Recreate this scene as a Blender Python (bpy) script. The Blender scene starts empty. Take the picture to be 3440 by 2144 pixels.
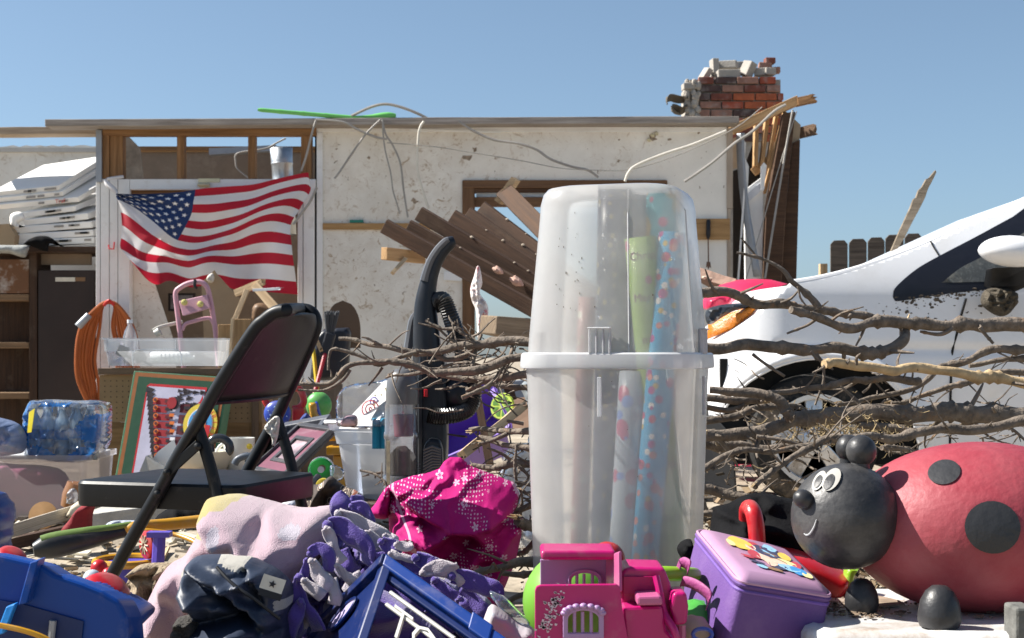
import bpy, bmesh, math, random
import numpy as np
from mathutils import Vector, Matrix, Euler, noise
from mathutils.geometry import delaunay_2d_cdt
random.seed(7)
rnd = random.Random(11)
SC = bpy.context.scene
COL = SC.collection
# ------------------------------------------------------------------ camera, sky, sun
F = 4890.0          # focal length in photograph pixels
H = 0.70            # eye height
cam_d = bpy.data.cameras.new('camera'); cam = bpy.data.objects.new('camera', cam_d); COL.objects.link(cam)
cam.location = (0, 0, H); cam.rotation_euler = (math.radians(90), 0, 0)
cam_d.sensor_width = 36.0; cam_d.lens = F / 3440 * 36.0
cam_d.shift_y = 128.0 / 3440; cam_d.clip_start = 0.05; cam_d.clip_end = 3000
SC.camera = cam
cam_d.dof.use_dof = True; cam_d.dof.focus_distance = 3.3; cam_d.dof.aperture_fstop = 13
SUN = Vector((-0.72, 0.10, 0.69)).normalized()
elev = math.asin(SUN.z); azim = math.atan2(SUN.x, SUN.y)
world = bpy.data.worlds.new('World'); SC.world = world; world.use_nodes = True
wn = world.node_tree
sky = wn.nodes.new('ShaderNodeTexSky'); sky.sky_type = 'NISHITA'; sky.sun_disc = False
sky.sun_elevation = elev; sky.sun_rotation = azim
sky.altitude = 800; sky.air_density = 1.0; sky.dust_density = 1.5; sky.ozone_density = 8.0
hs = wn.nodes.new('ShaderNodeHueSaturation'); hs.inputs['Saturation'].default_value = 0.80; hs.inputs['Hue'].default_value = 0.488
wn.links.new(sky.outputs[0], hs.inputs['Color']); wn.links.new(hs.outputs[0], wn.nodes['Background'].inputs[0])
wn.nodes['Background'].inputs[1].default_value = 0.061
sl = bpy.data.lights.new('sun', 'SUN'); sl.energy = 5.0; sl.angle = math.radians(0.53); sl.color = (1.0, 0.955, 0.88)
so = bpy.data.objects.new('sun', sl); COL.objects.link(so); so.location = (-6, 2, 8)
so.rotation_euler = SUN.to_track_quat('Z', 'Y').to_euler()
SC.view_settings.view_transform = 'Standard'; SC.view_settings.look = 'None'
SC.view_settings.exposure = 1.12; SC.view_settings.gamma = 1.0; SC.view_settings.use_curve_mapping = False
SC.cycles.use_denoising = True
SC.cycles.max_bounces = 8; SC.cycles.transparent_max_bounces = 16
SC.cycles.caustics_reflective = False; SC.cycles.caustics_refractive = False

# ------------------------------------------------------------------ helpers
def W(px, py, d):
    return Vector(((px - 1720) * d / F, d, H + (1200 - py) * d / F))
def lin(c):
    c = c / 255.0
    return c / 12.92 if c <= 0.04045 else ((c + 0.055) / 1.055) ** 2.4
def S(r, g, b):
    return (lin(r), lin(g), lin(b))
WOFF = {}
def tag(o, label=None, cat=None, group=None, kind=None):
    if label: o['label'] = label
    if cat: o['category'] = cat
    if group: o['group'] = group
    if kind: o['kind'] = kind
    return o
def thing(name, label, cat, loc, group=None):
    o = bpy.data.objects.new(name, None); COL.objects.link(o)
    o.empty_display_size = 0.05; o.location = loc; WOFF[o.name] = Vector(loc)
    return tag(o, label, cat, group)

class MB:
    """collects shapes; build() links them as one mesh object"""
    def __init__(s):
        s.v = []; s.f = []; s.m = []; s.uv = []
    def add(s, verts, faces, slot=0, uvs=None):
        n = len(s.v); s.v += [Vector(p) for p in verts]
        for k, fc in enumerate(faces):
            s.f.append([n + i for i in fc]); s.m.append(slot)
            if uvs is not None:
                s.uv.append([uvs[i] for i in fc] if not isinstance(uvs[0], list) else uvs[k])
            else:
                ps = [Vector(verts[i]) for i in fc]
                nr = (ps[1] - ps[0]).cross(ps[2] - ps[0]); a = max(range(3), key=lambda i: abs(nr[i]))
                ii = [i for i in range(3) if i != a]
                s.uv.append([(p[ii[0]], p[ii[1]]) for p in ps])
        return s
    def box(s, c, size, R=None, slot=0):
        c = Vector(c); h = [x / 2 for x in size]; vs = []
        for z in (-1, 1):
            for y in (-1, 1):
                for x in (-1, 1):
                    p = Vector((x * h[0], y * h[1], z * h[2]))
                    if R is not None: p = R @ p
                    vs.append(c + p)
        # uv: u along longest axis
        a = max(range(3), key=lambda i: size[i]); loc = []
        for z in (-1, 1):
            for y in (-1, 1):
                for x in (-1, 1): loc.append((x * h[0], y * h[1], z * h[2]))
        fs = [(0, 2, 3, 1), (4, 5, 7, 6), (0, 1, 5, 4), (2, 6, 7, 3), (0, 4, 6, 2), (1, 3, 7, 5)]
        o = rnd.random() * 50; uvs = []
        for fc in fs:
            cs = [loc[i] for i in fc]
            const = [i for i in range(3) if abs(cs[0][i] - cs[2][i]) < 1e-9]
            k = const[0] if const else 0
            ax = [i for i in range(3) if i != k]
            if a in ax: ax = [a] + [i for i in ax if i != a]
            uvs.append([(q[ax[0]] + o, q[ax[1]] + o * .37 + k * .31) for q in cs])
        return s.add(vs, fs, slot, uvs)
    def bar(s, p0, p1, wv, tv, n=1, jit=0, splinter=0, slot=0):
        """beam p0->p1 with half vectors wv, tv; optional splintered far end and uneven edges"""
        p0 = Vector(p0); p1 = Vector(p1); wv = Vector(wv); tv = Vector(tv); L = (p1 - p0).length; ax = (p1 - p0) / L
        k = 6 if splinter else 1
        ring = []
        for i in range(k + 1): ring.append((-1 + 2 * i / k, -1))
        for i in range(k + 1): ring.append((1 - 2 * i / k, 1))
        R = len(ring); vs = []; n = max(n, 1); off = rnd.random() * 60; us = []
        per = []; acc = 0; wl = wv.length * 2; tl = tv.length * 2
        for i, (a, b) in enumerate(ring):
            per.append(acc); acc += (wl / k) if i not in (k, R - 1) else tl
        for j in range(n + 1):
            t = j / n
            jw = 1 + rnd.uniform(-jit, jit); jc = wv * rnd.uniform(-jit, jit) * .5
            for i, (a, b) in enumerate(ring):
                p = p0.lerp(p1, t) + wv * a * jw + tv * b + jc
                if splinter and j == n:
                    p += ax * rnd.uniform(-splinter, splinter * .25)
                vs.append(p); us.append((t * L + off, per[i] + off * .3))
        fs = []
        for j in range(n):
            for i in range(R):
                i2 = (i + 1) % R
                fs.append((j * R + i, j * R + i2, (j + 1) * R + i2, (j + 1) * R + i))
        fs.append(tuple(range(R - 1, -1, -1))); fs.append(tuple(n * R + i for i in range(R)))
        return s.add(vs, fs, slot, us)
    def prism(s, poly, vec, slot=0):
        n = len(poly); vec = Vector(vec); poly = [Vector(p) for p in poly]
        vs = poly + [p + vec for p in poly]
        fs = [tuple(range(n)), tuple(range(2 * n - 1, n - 1, -1))]
        fs += [((i + 1) % n, i, n + i, n + (i + 1) % n) for i in range(n)]
        return s.add(vs, fs, slot)
    def tube(s, pts, r, n=8, caps=True, slot=0, closed=False, flat=None):
        pts = [Vector(p) for p in pts]; N = len(pts)
        rs = r if isinstance(r, (list, tuple)) else [r] * N
        vs = []; us = []; up = None; acc = 0; off = rnd.random() * 30
        for i, p in enumerate(pts):
            if closed: t = pts[(i + 1) % N] - pts[i - 1]
            else: t = pts[min(i + 1, N - 1)] - pts[max(i - 1, 0)]
            if t.length < 1e-9: t = Vector((0, 0, 1))
            t.normalize()
            if up is None:
                up = Vector((0, 0, 1)) if abs(t.z) < .9 else Vector((0, 1, 0))
            up = (up - t * up.dot(t))
            if up.length < 1e-6: up = t.orthogonal()
            up.normalize(); sd = t.cross(up)
            if i: acc += (p - pts[i - 1]).length
            for k in range(n):
                a = 2 * math.pi * k / n
                fy = flat if flat else 1
                vs.append(p + sd * math.cos(a) * rs[i] + up * math.sin(a) * rs[i] * fy); us.append((acc + off, a * rs[0] + off))
        fs = []
        for i in range(N if closed else N - 1):
            j = (i + 1) % N
            for k in range(n):
                k2 = (k + 1) % n
                fs.append((i * n + k, i * n + k2, j * n + k2, j * n + k))
        if caps and not closed:
            fs.append(tuple(range(n - 1, -1, -1))); fs.append(tuple((N - 1) * n + k for k in range(n)))
        return s.add(vs, fs, slot, us)
    def lathe(s, prof, c=(0, 0, 0), n=24, R=None, slot=0, sx=1, sy=1, caps=True):
        c = Vector(c); vs = []
        for (r, z) in prof:
            for k in range(n):
                a = 2 * math.pi * k / n
                p = Vector((r * math.cos(a) * sx, r * math.sin(a) * sy, z))
                if R is not None: p = R @ p
                vs.append(c + p)
        fs = []
        for i in range(len(prof) - 1):
            for k in range(n):
                k2 = (k + 1) % n
                fs.append((i * n + k, i * n + k2, (i + 1) * n + k2, (i + 1) * n + k))
        if caps and prof[0][0] > 1e-6: fs.append(tuple(range(n - 1, -1, -1)))
        if caps and prof[-1][0] > 1e-6: fs.append(tuple((len(prof) - 1) * n + k for k in range(n)))
        return s.add(vs, fs, slot)
    def ell(s, c, rad, nu=24, nv=14, R=None, slot=0, disp=None):
        c = Vector(c); vs = []; fs = []
        for j in range(nv + 1):
            th = math.pi * j / nv
            for k in range(nu):
                a = 2 * math.pi * k / nu
                q = Vector((math.sin(th) * math.cos(a), math.sin(th) * math.sin(a), math.cos(th)))
                m = disp(q) if disp else 1
                p = Vector((q.x * rad[0], q.y * rad[1], q.z * rad[2])) * m
                if R is not None: p = R @ p
                vs.append(c + p)
        for j in range(nv):
            for k in range(nu):
                k2 = (k + 1) % nu
                fs.append((j * nu + k, (j + 1) * nu + k, (j + 1) * nu + k2, j * nu + k2))
        return s.add(vs, fs, slot)
    def grid(s, fn, nu, nv, slot=0, uvf=None):
        vs = []; us = []
        for j in range(nv + 1):
            for i in range(nu + 1):
                vs.append(fn(i / nu, j / nv)); us.append(uvf(i / nu, j / nv) if uvf else (i / nu, j / nv))
        fs = []
        for j in range(nv):
            for i in range(nu):
                a = j * (nu + 1) + i
                fs.append((a, a + 1, a + nu + 2, a + nu + 1))
        if callable(slot):
            n = len(s.v); s.v += [Vector(p) for p in vs]
            for q, fc in enumerate(fs):
                s.f.append([n + i for i in fc]); s.m.append(slot((q % nu + .5) / nu, (q // nu + .5) / nv)); s.uv.append([us[i] for i in fc])
            return s
        return s.add(vs, fs, slot, us)
    def build(s, name, mats, parent=None, smooth=False, bevel=0, solid=0, sub=0, ang=38, label=None, cat=None, group=None, kind=None, bseg=2):
        if parent is not None: off = WOFF[parent.name]
        else:
            xs = [p.x for p in s.v]; ys = [p.y for p in s.v]; zs = [p.z for p in s.v]
            off = Vector(((min(xs) + max(xs)) / 2, (min(ys) + max(ys)) / 2, min(zs)))
        me = bpy.data.meshes.new(name)
        me.from_pydata([tuple(p - off) for p in s.v], [], s.f)
        if not isinstance(mats, (list, tuple)): mats = [mats]
        for m in mats: me.materials.append(m)
        me.polygons.foreach_set('material_index', s.m)
        ul = me.uv_layers.new(name='UVMap')
        flat = [c for fc in s.uv for uv in fc for c in uv]
        if len(flat) == len(me.loops) * 2: ul.data.foreach_set('uv', flat)
        if smooth:
            me.polygons.foreach_set('use_smooth', [True] * len(me.polygons))
            me.set_sharp_from_angle(angle=math.radians(ang))
        bm = bmesh.new(); bm.from_mesh(me); bmesh.ops.recalc_face_normals(bm, faces=bm.faces); bm.to_mesh(me); bm.free()
        o = bpy.data.objects.new(name, me); COL.objects.link(o)
        if parent is not None:
            o.parent = parent; WOFF[o.name] = off
        else:
            o.location = off; WOFF[o.name] = off
        if solid:
            md = o.modifiers.new('solid', 'SOLIDIFY'); md.thickness = solid; md.offset = 0
        if sub:
            md = o.modifiers.new('sub', 'SUBSURF'); md.levels = sub; md.render_levels = sub
        if bevel:
            md = o.modifiers.new('bevel', 'BEVEL'); md.width = bevel; md.segments = bseg; md.limit_method = 'ANGLE'; md.angle_limit = math.radians(35)
        tag(o, label, cat, group, kind)
        return o
def rotz(a): return Matrix.Rotation(math.radians(a), 3, 'Z')
def rotx(a): return Matrix.Rotation(math.radians(a), 3, 'X')
def roty(a): return Matrix.Rotation(math.radians(a), 3, 'Y')
def spline(pts, n=6):
    pts = [Vector(p) for p in pts]; out = []
    for i in range(len(pts) - 1):
        p0 = pts[max(i - 1, 0)]; p1 = pts[i]; p2 = pts[i + 1]; p3 = pts[min(i + 2, len(pts) - 1)]
        for k in range(n):
            t = k / n
            out.append(0.5 * ((2 * p1) + (p2 - p0) * t + (2 * p0 - 5 * p1 + 4 * p2 - p3) * t * t + (3 * p1 - p0 - 3 * p2 + p3) * t ** 3))
    out.append(pts[-1]); return out
def lerpl(a, n):
    """resample a list of numbers to n"""
    return [float(x) for x in np.interp(np.linspace(0, 1, n), np.linspace(0, 1, len(a)), a)]

# inflated outline: a soft body with real thickness; folds are ridges/valleys along polylines
def pdist(P, poly, closed=True):
    """distance of points P (n,2) to polyline"""
    A = np.array(poly, float); B = np.roll(A, -1, 0) if closed else A[1:]
    A = A if closed else A[:-1]
    best = np.full(len(P), 1e9)
    for a, b in zip(A, B):
        ab = b - a; L = max((ab * ab).sum(), 1e-12)
        t = np.clip(((P - a) @ ab) / L, 0, 1)
        q = a + t[:, None] * ab
        best = np.minimum(best, np.hypot(P[:, 0] - q[:, 0], P[:, 1] - q[:, 1]))
    return best
def smooth_poly(poly, n=4):
    c = [Vector((p[0], p[1], 0)) for p in poly]; N = len(c); out = []
    for i in range(N):
        p0, p1, p2, p3 = c[i - 1], c[i], c[(i + 1) % N], c[(i + 2) % N]
        for k in range(n):
            t = k / n
            q = 0.5 * ((2 * p1) + (p2 - p0) * t + (2 * p0 - 5 * p1 + 4 * p2 - p3) * t * t + (3 * p1 - p0 - 3 * p2 + p3) * t ** 3)
            out.append((q.x, q.y))
    return out
def inside(P, poly):
    x = P[:, 0]; y = P[:, 1]; c = np.zeros(len(P), bool); n = len(poly)
    for i in range(n):
        x1, y1 = poly[i]; x2, y2 = poly[i - 1]
        m = ((y1 > y) != (y2 > y)) & (x < (x2 - x1) * (y - y1) / ((y2 - y1) or 1e-9) + x1)
        c ^= m
    return c
def fbm(p, s, o=3):
    v = 0; a = 1; t = 0
    for i in range(o):
        v += a * noise.noise(p * s); t += a; a *= .5; s *= 2.1
    return v / t
def inflate(poly, d, thick, res, folds=(), round_px=60, back=0.6, nz=0.0, nzs=8, lean=0.0, smooth=True, wr=0.0, wrs=6, slotf=None, mb=None, dfun=None, ctrl=None, csm=2, seed=0):
    """poly in photo pixels at depth d.  thick: m towards the camera.  lean: depth gained per metre of height"""
    if smooth: poly = smooth_poly(poly, 4)
    bd = []
    for i in range(len(poly)):
        a = Vector(poly[i]); b = Vector(poly[(i + 1) % len(poly)]); k = max(1, int((b - a).length / res))
        for j in range(k): bd.append(tuple(a.lerp(b, j / k)))
    xs = [p[0] for p in bd]; ys = [p[1] for p in bd]
    gx, gy = np.meshgrid(np.arange(min(xs), max(xs), res), np.arange(min(ys), max(ys), res * .87))
    gx = gx + (np.arange(gx.shape[0]) % 2)[:, None] * res * .5
    P = np.stack([gx.ravel(), gy.ravel()], 1)
    P = P[inside(P, bd)]; P = P[pdist(P, bd) > res * .55]
    allp = [Vector(p) for p in bd] + [Vector((p[0], p[1])) for p in P]
    nb = len(bd)
    vco, ed, fc, ov, oe, of = delaunay_2d_cdt(allp, [], [list(range(nb))], 1, 1e-4)
    Q = np.array([[p.x, p.y] for p in vco])
    dist = pdist(Q, bd)
    on = dist < .2
    t = np.clip(dist / round_px, 0, 1); prof = np.sqrt(1 - (1 - t) ** 2)
    edge = np.clip(dist / (round_px * .35), 0, 1)
    disp = prof * thick
    if ctrl:
        cb = poly[::max(1, len(poly) // 40)]; cpts = [Vector(p) for p in cb] + [Vector((c[0], c[1])) for c in ctrl]; coff = [0.0] * len(cb) + [c[2] for c in ctrl]
        cv, _e, cf, ov_, _a, _b = delaunay_2d_cdt(cpts, [], [], 0, 1e-4); off2 = [coff[o_[0]] if o_ else 0.0 for o_ in ov_]
        val = np.zeros(len(Q)); got = np.zeros(len(Q), bool)
        for t_ in cf:
            if len(t_) != 3: continue
            a, b_, c_ = [np.array([cv[i].x, cv[i].y]) for i in t_]; den = (b_[1] - c_[1]) * (a[0] - c_[0]) + (c_[0] - b_[0]) * (a[1] - c_[1])
            if abs(den) < 1e-9: continue
            l1 = ((b_[1] - c_[1]) * (Q[:, 0] - c_[0]) + (c_[0] - b_[0]) * (Q[:, 1] - c_[1])) / den; l2 = ((c_[1] - a[1]) * (Q[:, 0] - c_[0]) + (a[0] - c_[0]) * (Q[:, 1] - c_[1])) / den; l3 = 1 - l1 - l2
            ins = (l1 > -1e-6) & (l2 > -1e-6) & (l3 > -1e-6) & ~got
            val[ins] = (l1 * off2[t_[0]] + l2 * off2[t_[1]] + l3 * off2[t_[2]])[ins]; got |= ins
        ea = np.array([(t_[k], t_[(k + 1) % len(t_)]) for t_ in fc for k in range(len(t_))])
        for _ in range(csm):
            sm = val.copy(); ct = np.ones(len(val)); np.add.at(sm, ea[:, 0], val[ea[:, 1]]); np.add.at(ct, ea[:, 0], 1); np.add.at(sm, ea[:, 1], val[ea[:, 0]]); np.add.at(ct, ea[:, 1], 1); val = sm / ct
        disp += val
    for fo in folds:
        pl, amp, wid = fo[:3]
        if len(pl) > 2: pl = [(q.x, q.y) for q in spline([(a, b, 0) for a, b in pl], 4)]
        dd = pdist(Q, pl, False)
        disp += edge * amp * np.exp(-(dd / wid) ** 2)
    k = d / F
    if nz or wr:
        for i, q in enumerate(Q):
            p = Vector((q[0] * k, q[1] * k, seed + .3))
            if nz: disp[i] += edge[i] * nz * fbm(p, nzs)
            if wr:
                w = p + Vector((fbm(p + Vector((3, 1, 2)), wrs * .5), fbm(p + Vector((7, 5, 1)), wrs * .5), 0)) * .12
                r1 = 1 - min(1, abs(noise.noise(w * wrs)) * 2.2); r2 = 1 - min(1, abs(noise.noise(w * wrs * 2.3 + Vector((9, 2, 4)))) * 2.2)
                disp[i] += edge[i] * wr * (r1 * r1 * 1.2 - .4 + .4 * r2 * r2 - .15)
    m = mb or MB(); n0 = len(m.v)
    zmin = H + (1200 - max(ys)) * k
    def pt(q, off):
        p = W(q[0], q[1], d)
        dy = lean * (p.z - zmin) + (dfun(q[0], q[1]) if dfun else 0)
        return Vector((p.x, p.y + dy + off, p.z))
    vs = [pt(q, -disp[i]) for i, q in enumerate(Q)]
    us = [(q[0] * k, -q[1] * k) for q in Q]
    bi = {}
    for i, q in enumerate(Q):
        if on[i]: bi[i] = i
        else:
            bi[i] = len(vs); vs.append(pt(q, prof[i] * thick * back)); us.append((q[0] * k, -q[1] * k))
    m.v += vs
    for f_ in fc:
        s_ = slotf(sum(Q[i][0] for i in f_) / len(f_), sum(Q[i][1] for i in f_) / len(f_)) if slotf else 0
        m.f.append([n0 + i for i in f_]); m.m.append(s_); m.uv.append([us[i] for i in f_])
        b = [bi[i] for i in reversed(f_)]
        m.f.append([n0 + i for i in b]); m.m.append(s_); m.uv.append([us[i] for i in b])
    return m

# ------------------------------------------------------------------ materials
MATS = {}
def mat(name, base, rough=.6, var=.18, scale=6, bump=.15, bscale=40, metal=0, spec=.4, dirt=None, stretch=None, uv=False, sheen=0, coat=0, dirt_scale=5, dirt_lo=.52, dirt_hi=.68, trans=0, hue=None, sss=0):
    if name in MATS: return MATS[name]
    m = bpy.data.materials.new(name); m.use_nodes = True; nt = m.node_tree; N = nt.nodes; L = nt.links
    b = N['Principled BSDF']
    tc = N.new('ShaderNodeTexCoord'); mp = N.new('ShaderNodeMapping')
    oi = N.new('ShaderNodeObjectInfo'); va = N.new('ShaderNodeVectorMath'); va.operation = 'MULTIPLY_ADD'
    va.inputs[1].default_value = (17, 23, 31)
    L.new(oi.outputs['Random'], va.inputs[0]); L.new(tc.outputs['UV' if uv else 'Object'], va.inputs[2])
    L.new(va.outputs[0], mp.inputs[0])
    if stretch: mp.inputs['Scale'].default_value = stretch
    n1 = N.new('ShaderNodeTexNoise'); n1.inputs['Scale'].default_value = scale; n1.inputs['Detail'].default_value = 6; n1.inputs['Roughness'].default_value = .62
    L.new(mp.outputs[0], n1.inputs['Vector'])
    cr = N.new('ShaderNodeMapRange'); cr.inputs[1].default_value = .3; cr.inputs[2].default_value = .7
    L.new(n1.outputs[0], cr.inputs[0])
    mx = N.new('ShaderNodeMix'); mx.data_type = 'RGBA'
    d = hue or tuple(c * (1 - var) for c in base)
    mx.inputs[6].default_value = (*d, 1); mx.inputs[7].default_value = (*[min(1, c * (1 + var * .6)) for c in base], 1)
    L.new(cr.outputs[0], mx.inputs[0]); out = mx.outputs[2]
    if dirt:
        n2 = N.new('ShaderNodeTexNoise'); n2.inputs['Scale'].default_value = dirt_scale; n2.inputs['Detail'].default_value = 9; n2.inputs['Roughness'].default_value = .7
        L.new(va.outputs[0], n2.inputs['Vector'])
        r2 = N.new('ShaderNodeMapRange'); r2.inputs[1].default_value = dirt_lo; r2.inputs[2].default_value = dirt_hi; r2.inputs[4].default_value = dirt[3] if len(dirt) > 3 else .8
        L.new(n2.outputs[0], r2.inputs[0])
        m2 = N.new('ShaderNodeMix'); m2.data_type = 'RGBA'; L.new(r2.outputs[0], m2.inputs[0]); L.new(out, m2.inputs[6])
        m2.inputs[7].default_value = (*dirt[:3], 1); out = m2.outputs[2]
    L.new(out, b.inputs['Base Color'])
    b.inputs['Metallic'].default_value = metal; b.inputs['Specular IOR Level'].default_value = spec
    rr = N.new('ShaderNodeMapRange'); rr.inputs[3].default_value = max(0, rough - .1); rr.inputs[4].default_value = min(1, rough + .12)
    L.new(n1.outputs[0], rr.inputs[0]); L.new(rr.outputs[0], b.inputs['Roughness'])
    if sheen: b.inputs['Sheen Weight'].default_value = sheen
    if coat: b.inputs['Coat Weight'].default_value = coat; b.inputs['Coat Roughness'].default_value = .08
    if trans: b.inputs['Transmission Weight'].default_value = trans
    if bump:
        n3 = N.new('ShaderNodeTexNoise'); n3.inputs['Scale'].default_value = bscale; n3.inputs['Detail'].default_value = 4
        L.new(mp.outputs[0], n3.inputs['Vector'])
        bp = N.new('ShaderNodeBump'); bp.inputs['Strength'].default_value = bump; bp.inputs['Distance'].default_value = .01
        L.new(n3.outputs[0], bp.inputs['Height']); L.new(bp.outputs[0], b.inputs['Normal'])
    MATS[name] = m; m['b'] = 1
    return m
def flatc(c, rough=.5):
    """plain print / plastic colour with slight variation"""
    key = 'ink_%d_%d_%d_%d' % (*c, int(rough * 10))
    return mat(key, S(*c), rough, var=.1, scale=30, bump=.02)
def wood(name, base, dark, sc=1.0, rough=.75, dirt=None):
    return mat(name, base, rough, scale=7 * sc, stretch=(.35, 6, 1), uv=True, hue=dark, bump=.35, bscale=30, dirt=dirt, dirt_scale=3, spec=.25)
def film(name, color, diff=.25, tl=.3, gl=.12, tr=.33, rough=.25, refr=0.0, var=0.0):
    """frosted plastic sheet: diffuse + translucent + see-through + gloss"""
    if name in MATS: return MATS[name]
    m = bpy.data.materials.new(name); m.use_nodes = True; nt = m.node_tree; N = nt.nodes; L = nt.links
    N.remove(N['Principled BSDF']); out = N['Material Output']
    D = N.new('ShaderNodeBsdfDiffuse'); T = N.new('ShaderNodeBsdfTranslucent'); G = N.new('ShaderNodeBsdfGlossy'); X = N.new('ShaderNodeBsdfTransparent')
    for q in (D, T): q.inputs['Color'].default_value = (*color, 1)
    X.inputs['Color'].default_value = (*[min(1, .35 + .65 * c) for c in color], 1)
    G.inputs['Roughness'].default_value = rough; G.inputs['Color'].default_value = (.9, .93, 1, 1)
    def mix(a, b, f):
        q = N.new('ShaderNodeMixShader'); q.inputs[0].default_value = f; L.new(a, q.inputs[1]); L.new(b, q.inputs[2]); return q.outputs[0], q
    tot = diff + tl
    o, _ = mix(D.outputs[0], T.outputs[0], tl / tot)
    xo = X.outputs[0]
    if refr:
        Rf = N.new('ShaderNodeBsdfRefraction'); Rf.inputs['IOR'].default_value = 1.04; Rf.inputs['Roughness'].default_value = .32
        Rf.inputs['Color'].default_value = (*[min(1, .3 + .7 * c) for c in color], 1)
        xo, _ = mix(X.outputs[0], Rf.outputs[0], refr)
    o, q = mix(o, xo, tr / (tot + tr))
    if var:
        tc = N.new('ShaderNodeTexCoord'); nn = N.new('ShaderNodeTexNoise'); nn.inputs['Scale'].default_value = 9; nn.inputs['Detail'].default_value = 5
        L.new(tc.outputs['Object'], nn.inputs['Vector']); mr = N.new('ShaderNodeMapRange')
        mr.inputs[1].default_value = .35; mr.inputs[2].default_value = .65; mr.inputs[3].default_value = tr / (tot + tr) - var; mr.inputs[4].default_value = tr / (tot + tr) + var
        L.new(nn.outputs[0], mr.inputs[0]); L.new(mr.outputs[0], q.inputs[0])
    lw = N.new('ShaderNodeFresnel'); lw.inputs[0].default_value = 1.35
    ad = N.new('ShaderNodeMath'); ad.operation = 'MULTIPLY'; ad.inputs[1].default_value = gl * 8; ad.use_clamp = True; L.new(lw.outputs[0], ad.inputs[0])
    o2, q2 = mix(o, G.outputs[0], gl); L.new(ad.outputs[0], q2.inputs[0])
    L.new(o2, out.inputs[0]); MATS[name] = m
    return m
# decals: flat prints lying on a face; frame = (origin, ux, uy, normal)
def fpt(fr, x, y, z=0): return fr[0] + fr[1] * x + fr[2] * y + fr[3] * z
def decal(m, fr, poly, z, slot=0):
    m.add([fpt(fr, x, y, z) for x, y in poly], [tuple(range(len(poly)))], slot)
def circ(cx, cy, rx, ry=None, n=20, a0=0, a1=360):
    ry = ry or rx
    return [(cx + rx * math.cos(math.radians(a0 + (a1 - a0) * k / (n if a1 - a0 >= 360 else n - 1))), cy + ry * math.sin(math.radians(a0 + (a1 - a0) * k / (n if a1 - a0 >= 360 else n - 1)))) for k in range(n)]
def text(fr, s, size, name, m, parent, z=.001, ext=0, shear=0):
    cu = bpy.data.curves.new('t', 'FONT'); cu.body = s; cu.size = size; cu.extrude = ext; cu.align_x = 'CENTER'; cu.align_y = 'CENTER'; cu.shear = shear; cu.resolution_u = 3
    to = bpy.data.objects.new('t', cu); COL.objects.link(to)
    dg = bpy.context.evaluated_depsgraph_get(); me = bpy.data.meshes.new_from_object(to.evaluated_get(dg))
    bpy.data.objects.remove(to); bpy.data.curves.remove(cu)
    off = WOFF[parent.name]
    for v in me.vertices: v.co = fpt(fr, v.co.x, v.co.y, z + v.co.z) - off
    me.materials.clear(); me.materials.append(m); me.name = name
    o = bpy.data.objects.new(name, me); COL.objects.link(o); o.parent = parent; WOFF[o.name] = off
    return o
def branch_mb(m, pts, r0, r1, jit=.012, nseg=7, sides=8, twigs=3, seed=0, twig_len=.12):
    rr = random.Random(seed)
    P = spline(pts, nseg); n = len(P)
    Q = []
    for i, p in enumerate(P):
        w = Vector((noise.noise(p * 9 + Vector((seed, 0, 0))), noise.noise(p * 9 + Vector((0, seed, 3))), noise.noise(p * 9 + Vector((5, 1, seed))))) * jit
        Q.append(p + w)
    R = [(r0 + (r1 - r0) * i / (n - 1)) * (1 + .22 * noise.noise(P[i] * 22 + Vector((seed, 2, 1)))) for i in range(n)]
    for _ in range(max(1, n // 14)):
        k = rr.randrange(1, n - 1); R[k] *= 1.35
    m.tube(Q, R, sides)
    for t in range(twigs):
        k = rr.randrange(1, n - 1); a = Q[k]; ax = (Q[min(k + 1, n - 1)] - Q[k - 1]).normalized()
        sd = Vector((rr.uniform(-1, 1), rr.uniform(-1, 1), rr.uniform(-1, 1))); sd = (sd - ax * sd.dot(ax)).normalized()
        L = twig_len * rr.uniform(.25, 1.2); dr = (ax * rr.choice((-1, 1)) * rr.uniform(.2, .9) + sd).normalized()
        q = [a, a + dr * L * .5 + Vector((rr.uniform(-1, 1), rr.uniform(-1, 1), rr.uniform(-1, 1))) * L * .1, a + dr * L]
        m.tube(spline(q, 3), lerpl([R[k] * .5, R[k] * .2], 7), 5)
    return m

def textm(m, fr, s, size, slot=0, z=0.0, ext=0.0, align='CENTER', bold=0):
    cu = bpy.data.curves.new('t', 'FONT'); cu.body = s; cu.size = size; cu.extrude = ext; cu.align_x = align; cu.align_y = 'CENTER'; cu.resolution_u = 2; cu.offset = bold
    to = bpy.data.objects.new('t', cu); COL.objects.link(to)
    dg = bpy.context.evaluated_depsgraph_get(); me = bpy.data.meshes.new_from_object(to.evaluated_get(dg))
    bpy.data.objects.remove(to); bpy.data.curves.remove(cu)
    m.add([fpt(fr, v.co.x, v.co.y, z + v.co.z) for v in me.vertices], [tuple(p.vertices) for p in me.polygons], slot)
    bpy.data.meshes.remove(me); return m
def soft(name, poly, d, thick, res, mats, label=None, cat=None, parent=None, group=None, ang=180, **kw):
    m = inflate(poly, d, thick, res, **kw)
    return m.build(name, mats, parent, smooth=True, ang=ang, label=label, cat=cat, group=group)
def bar2(p0, p1, wpx, d0, d1, t, m, n=4, jit=.04, splinter=0, depthdir=None):
    a = W(*p0, d0); b = W(*p1, d1); ax = (b - a).normalized(); up = depthdir or Vector((0, 1, 0)); up = (up - ax * ax.dot(up)).normalized(); sd = ax.cross(up).normalized()
    m.bar(a, b, sd * wpx * (d0 + d1) / 2 / F / 2, up * t / 2, n=n, jit=jit, splinter=splinter); return m
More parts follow.
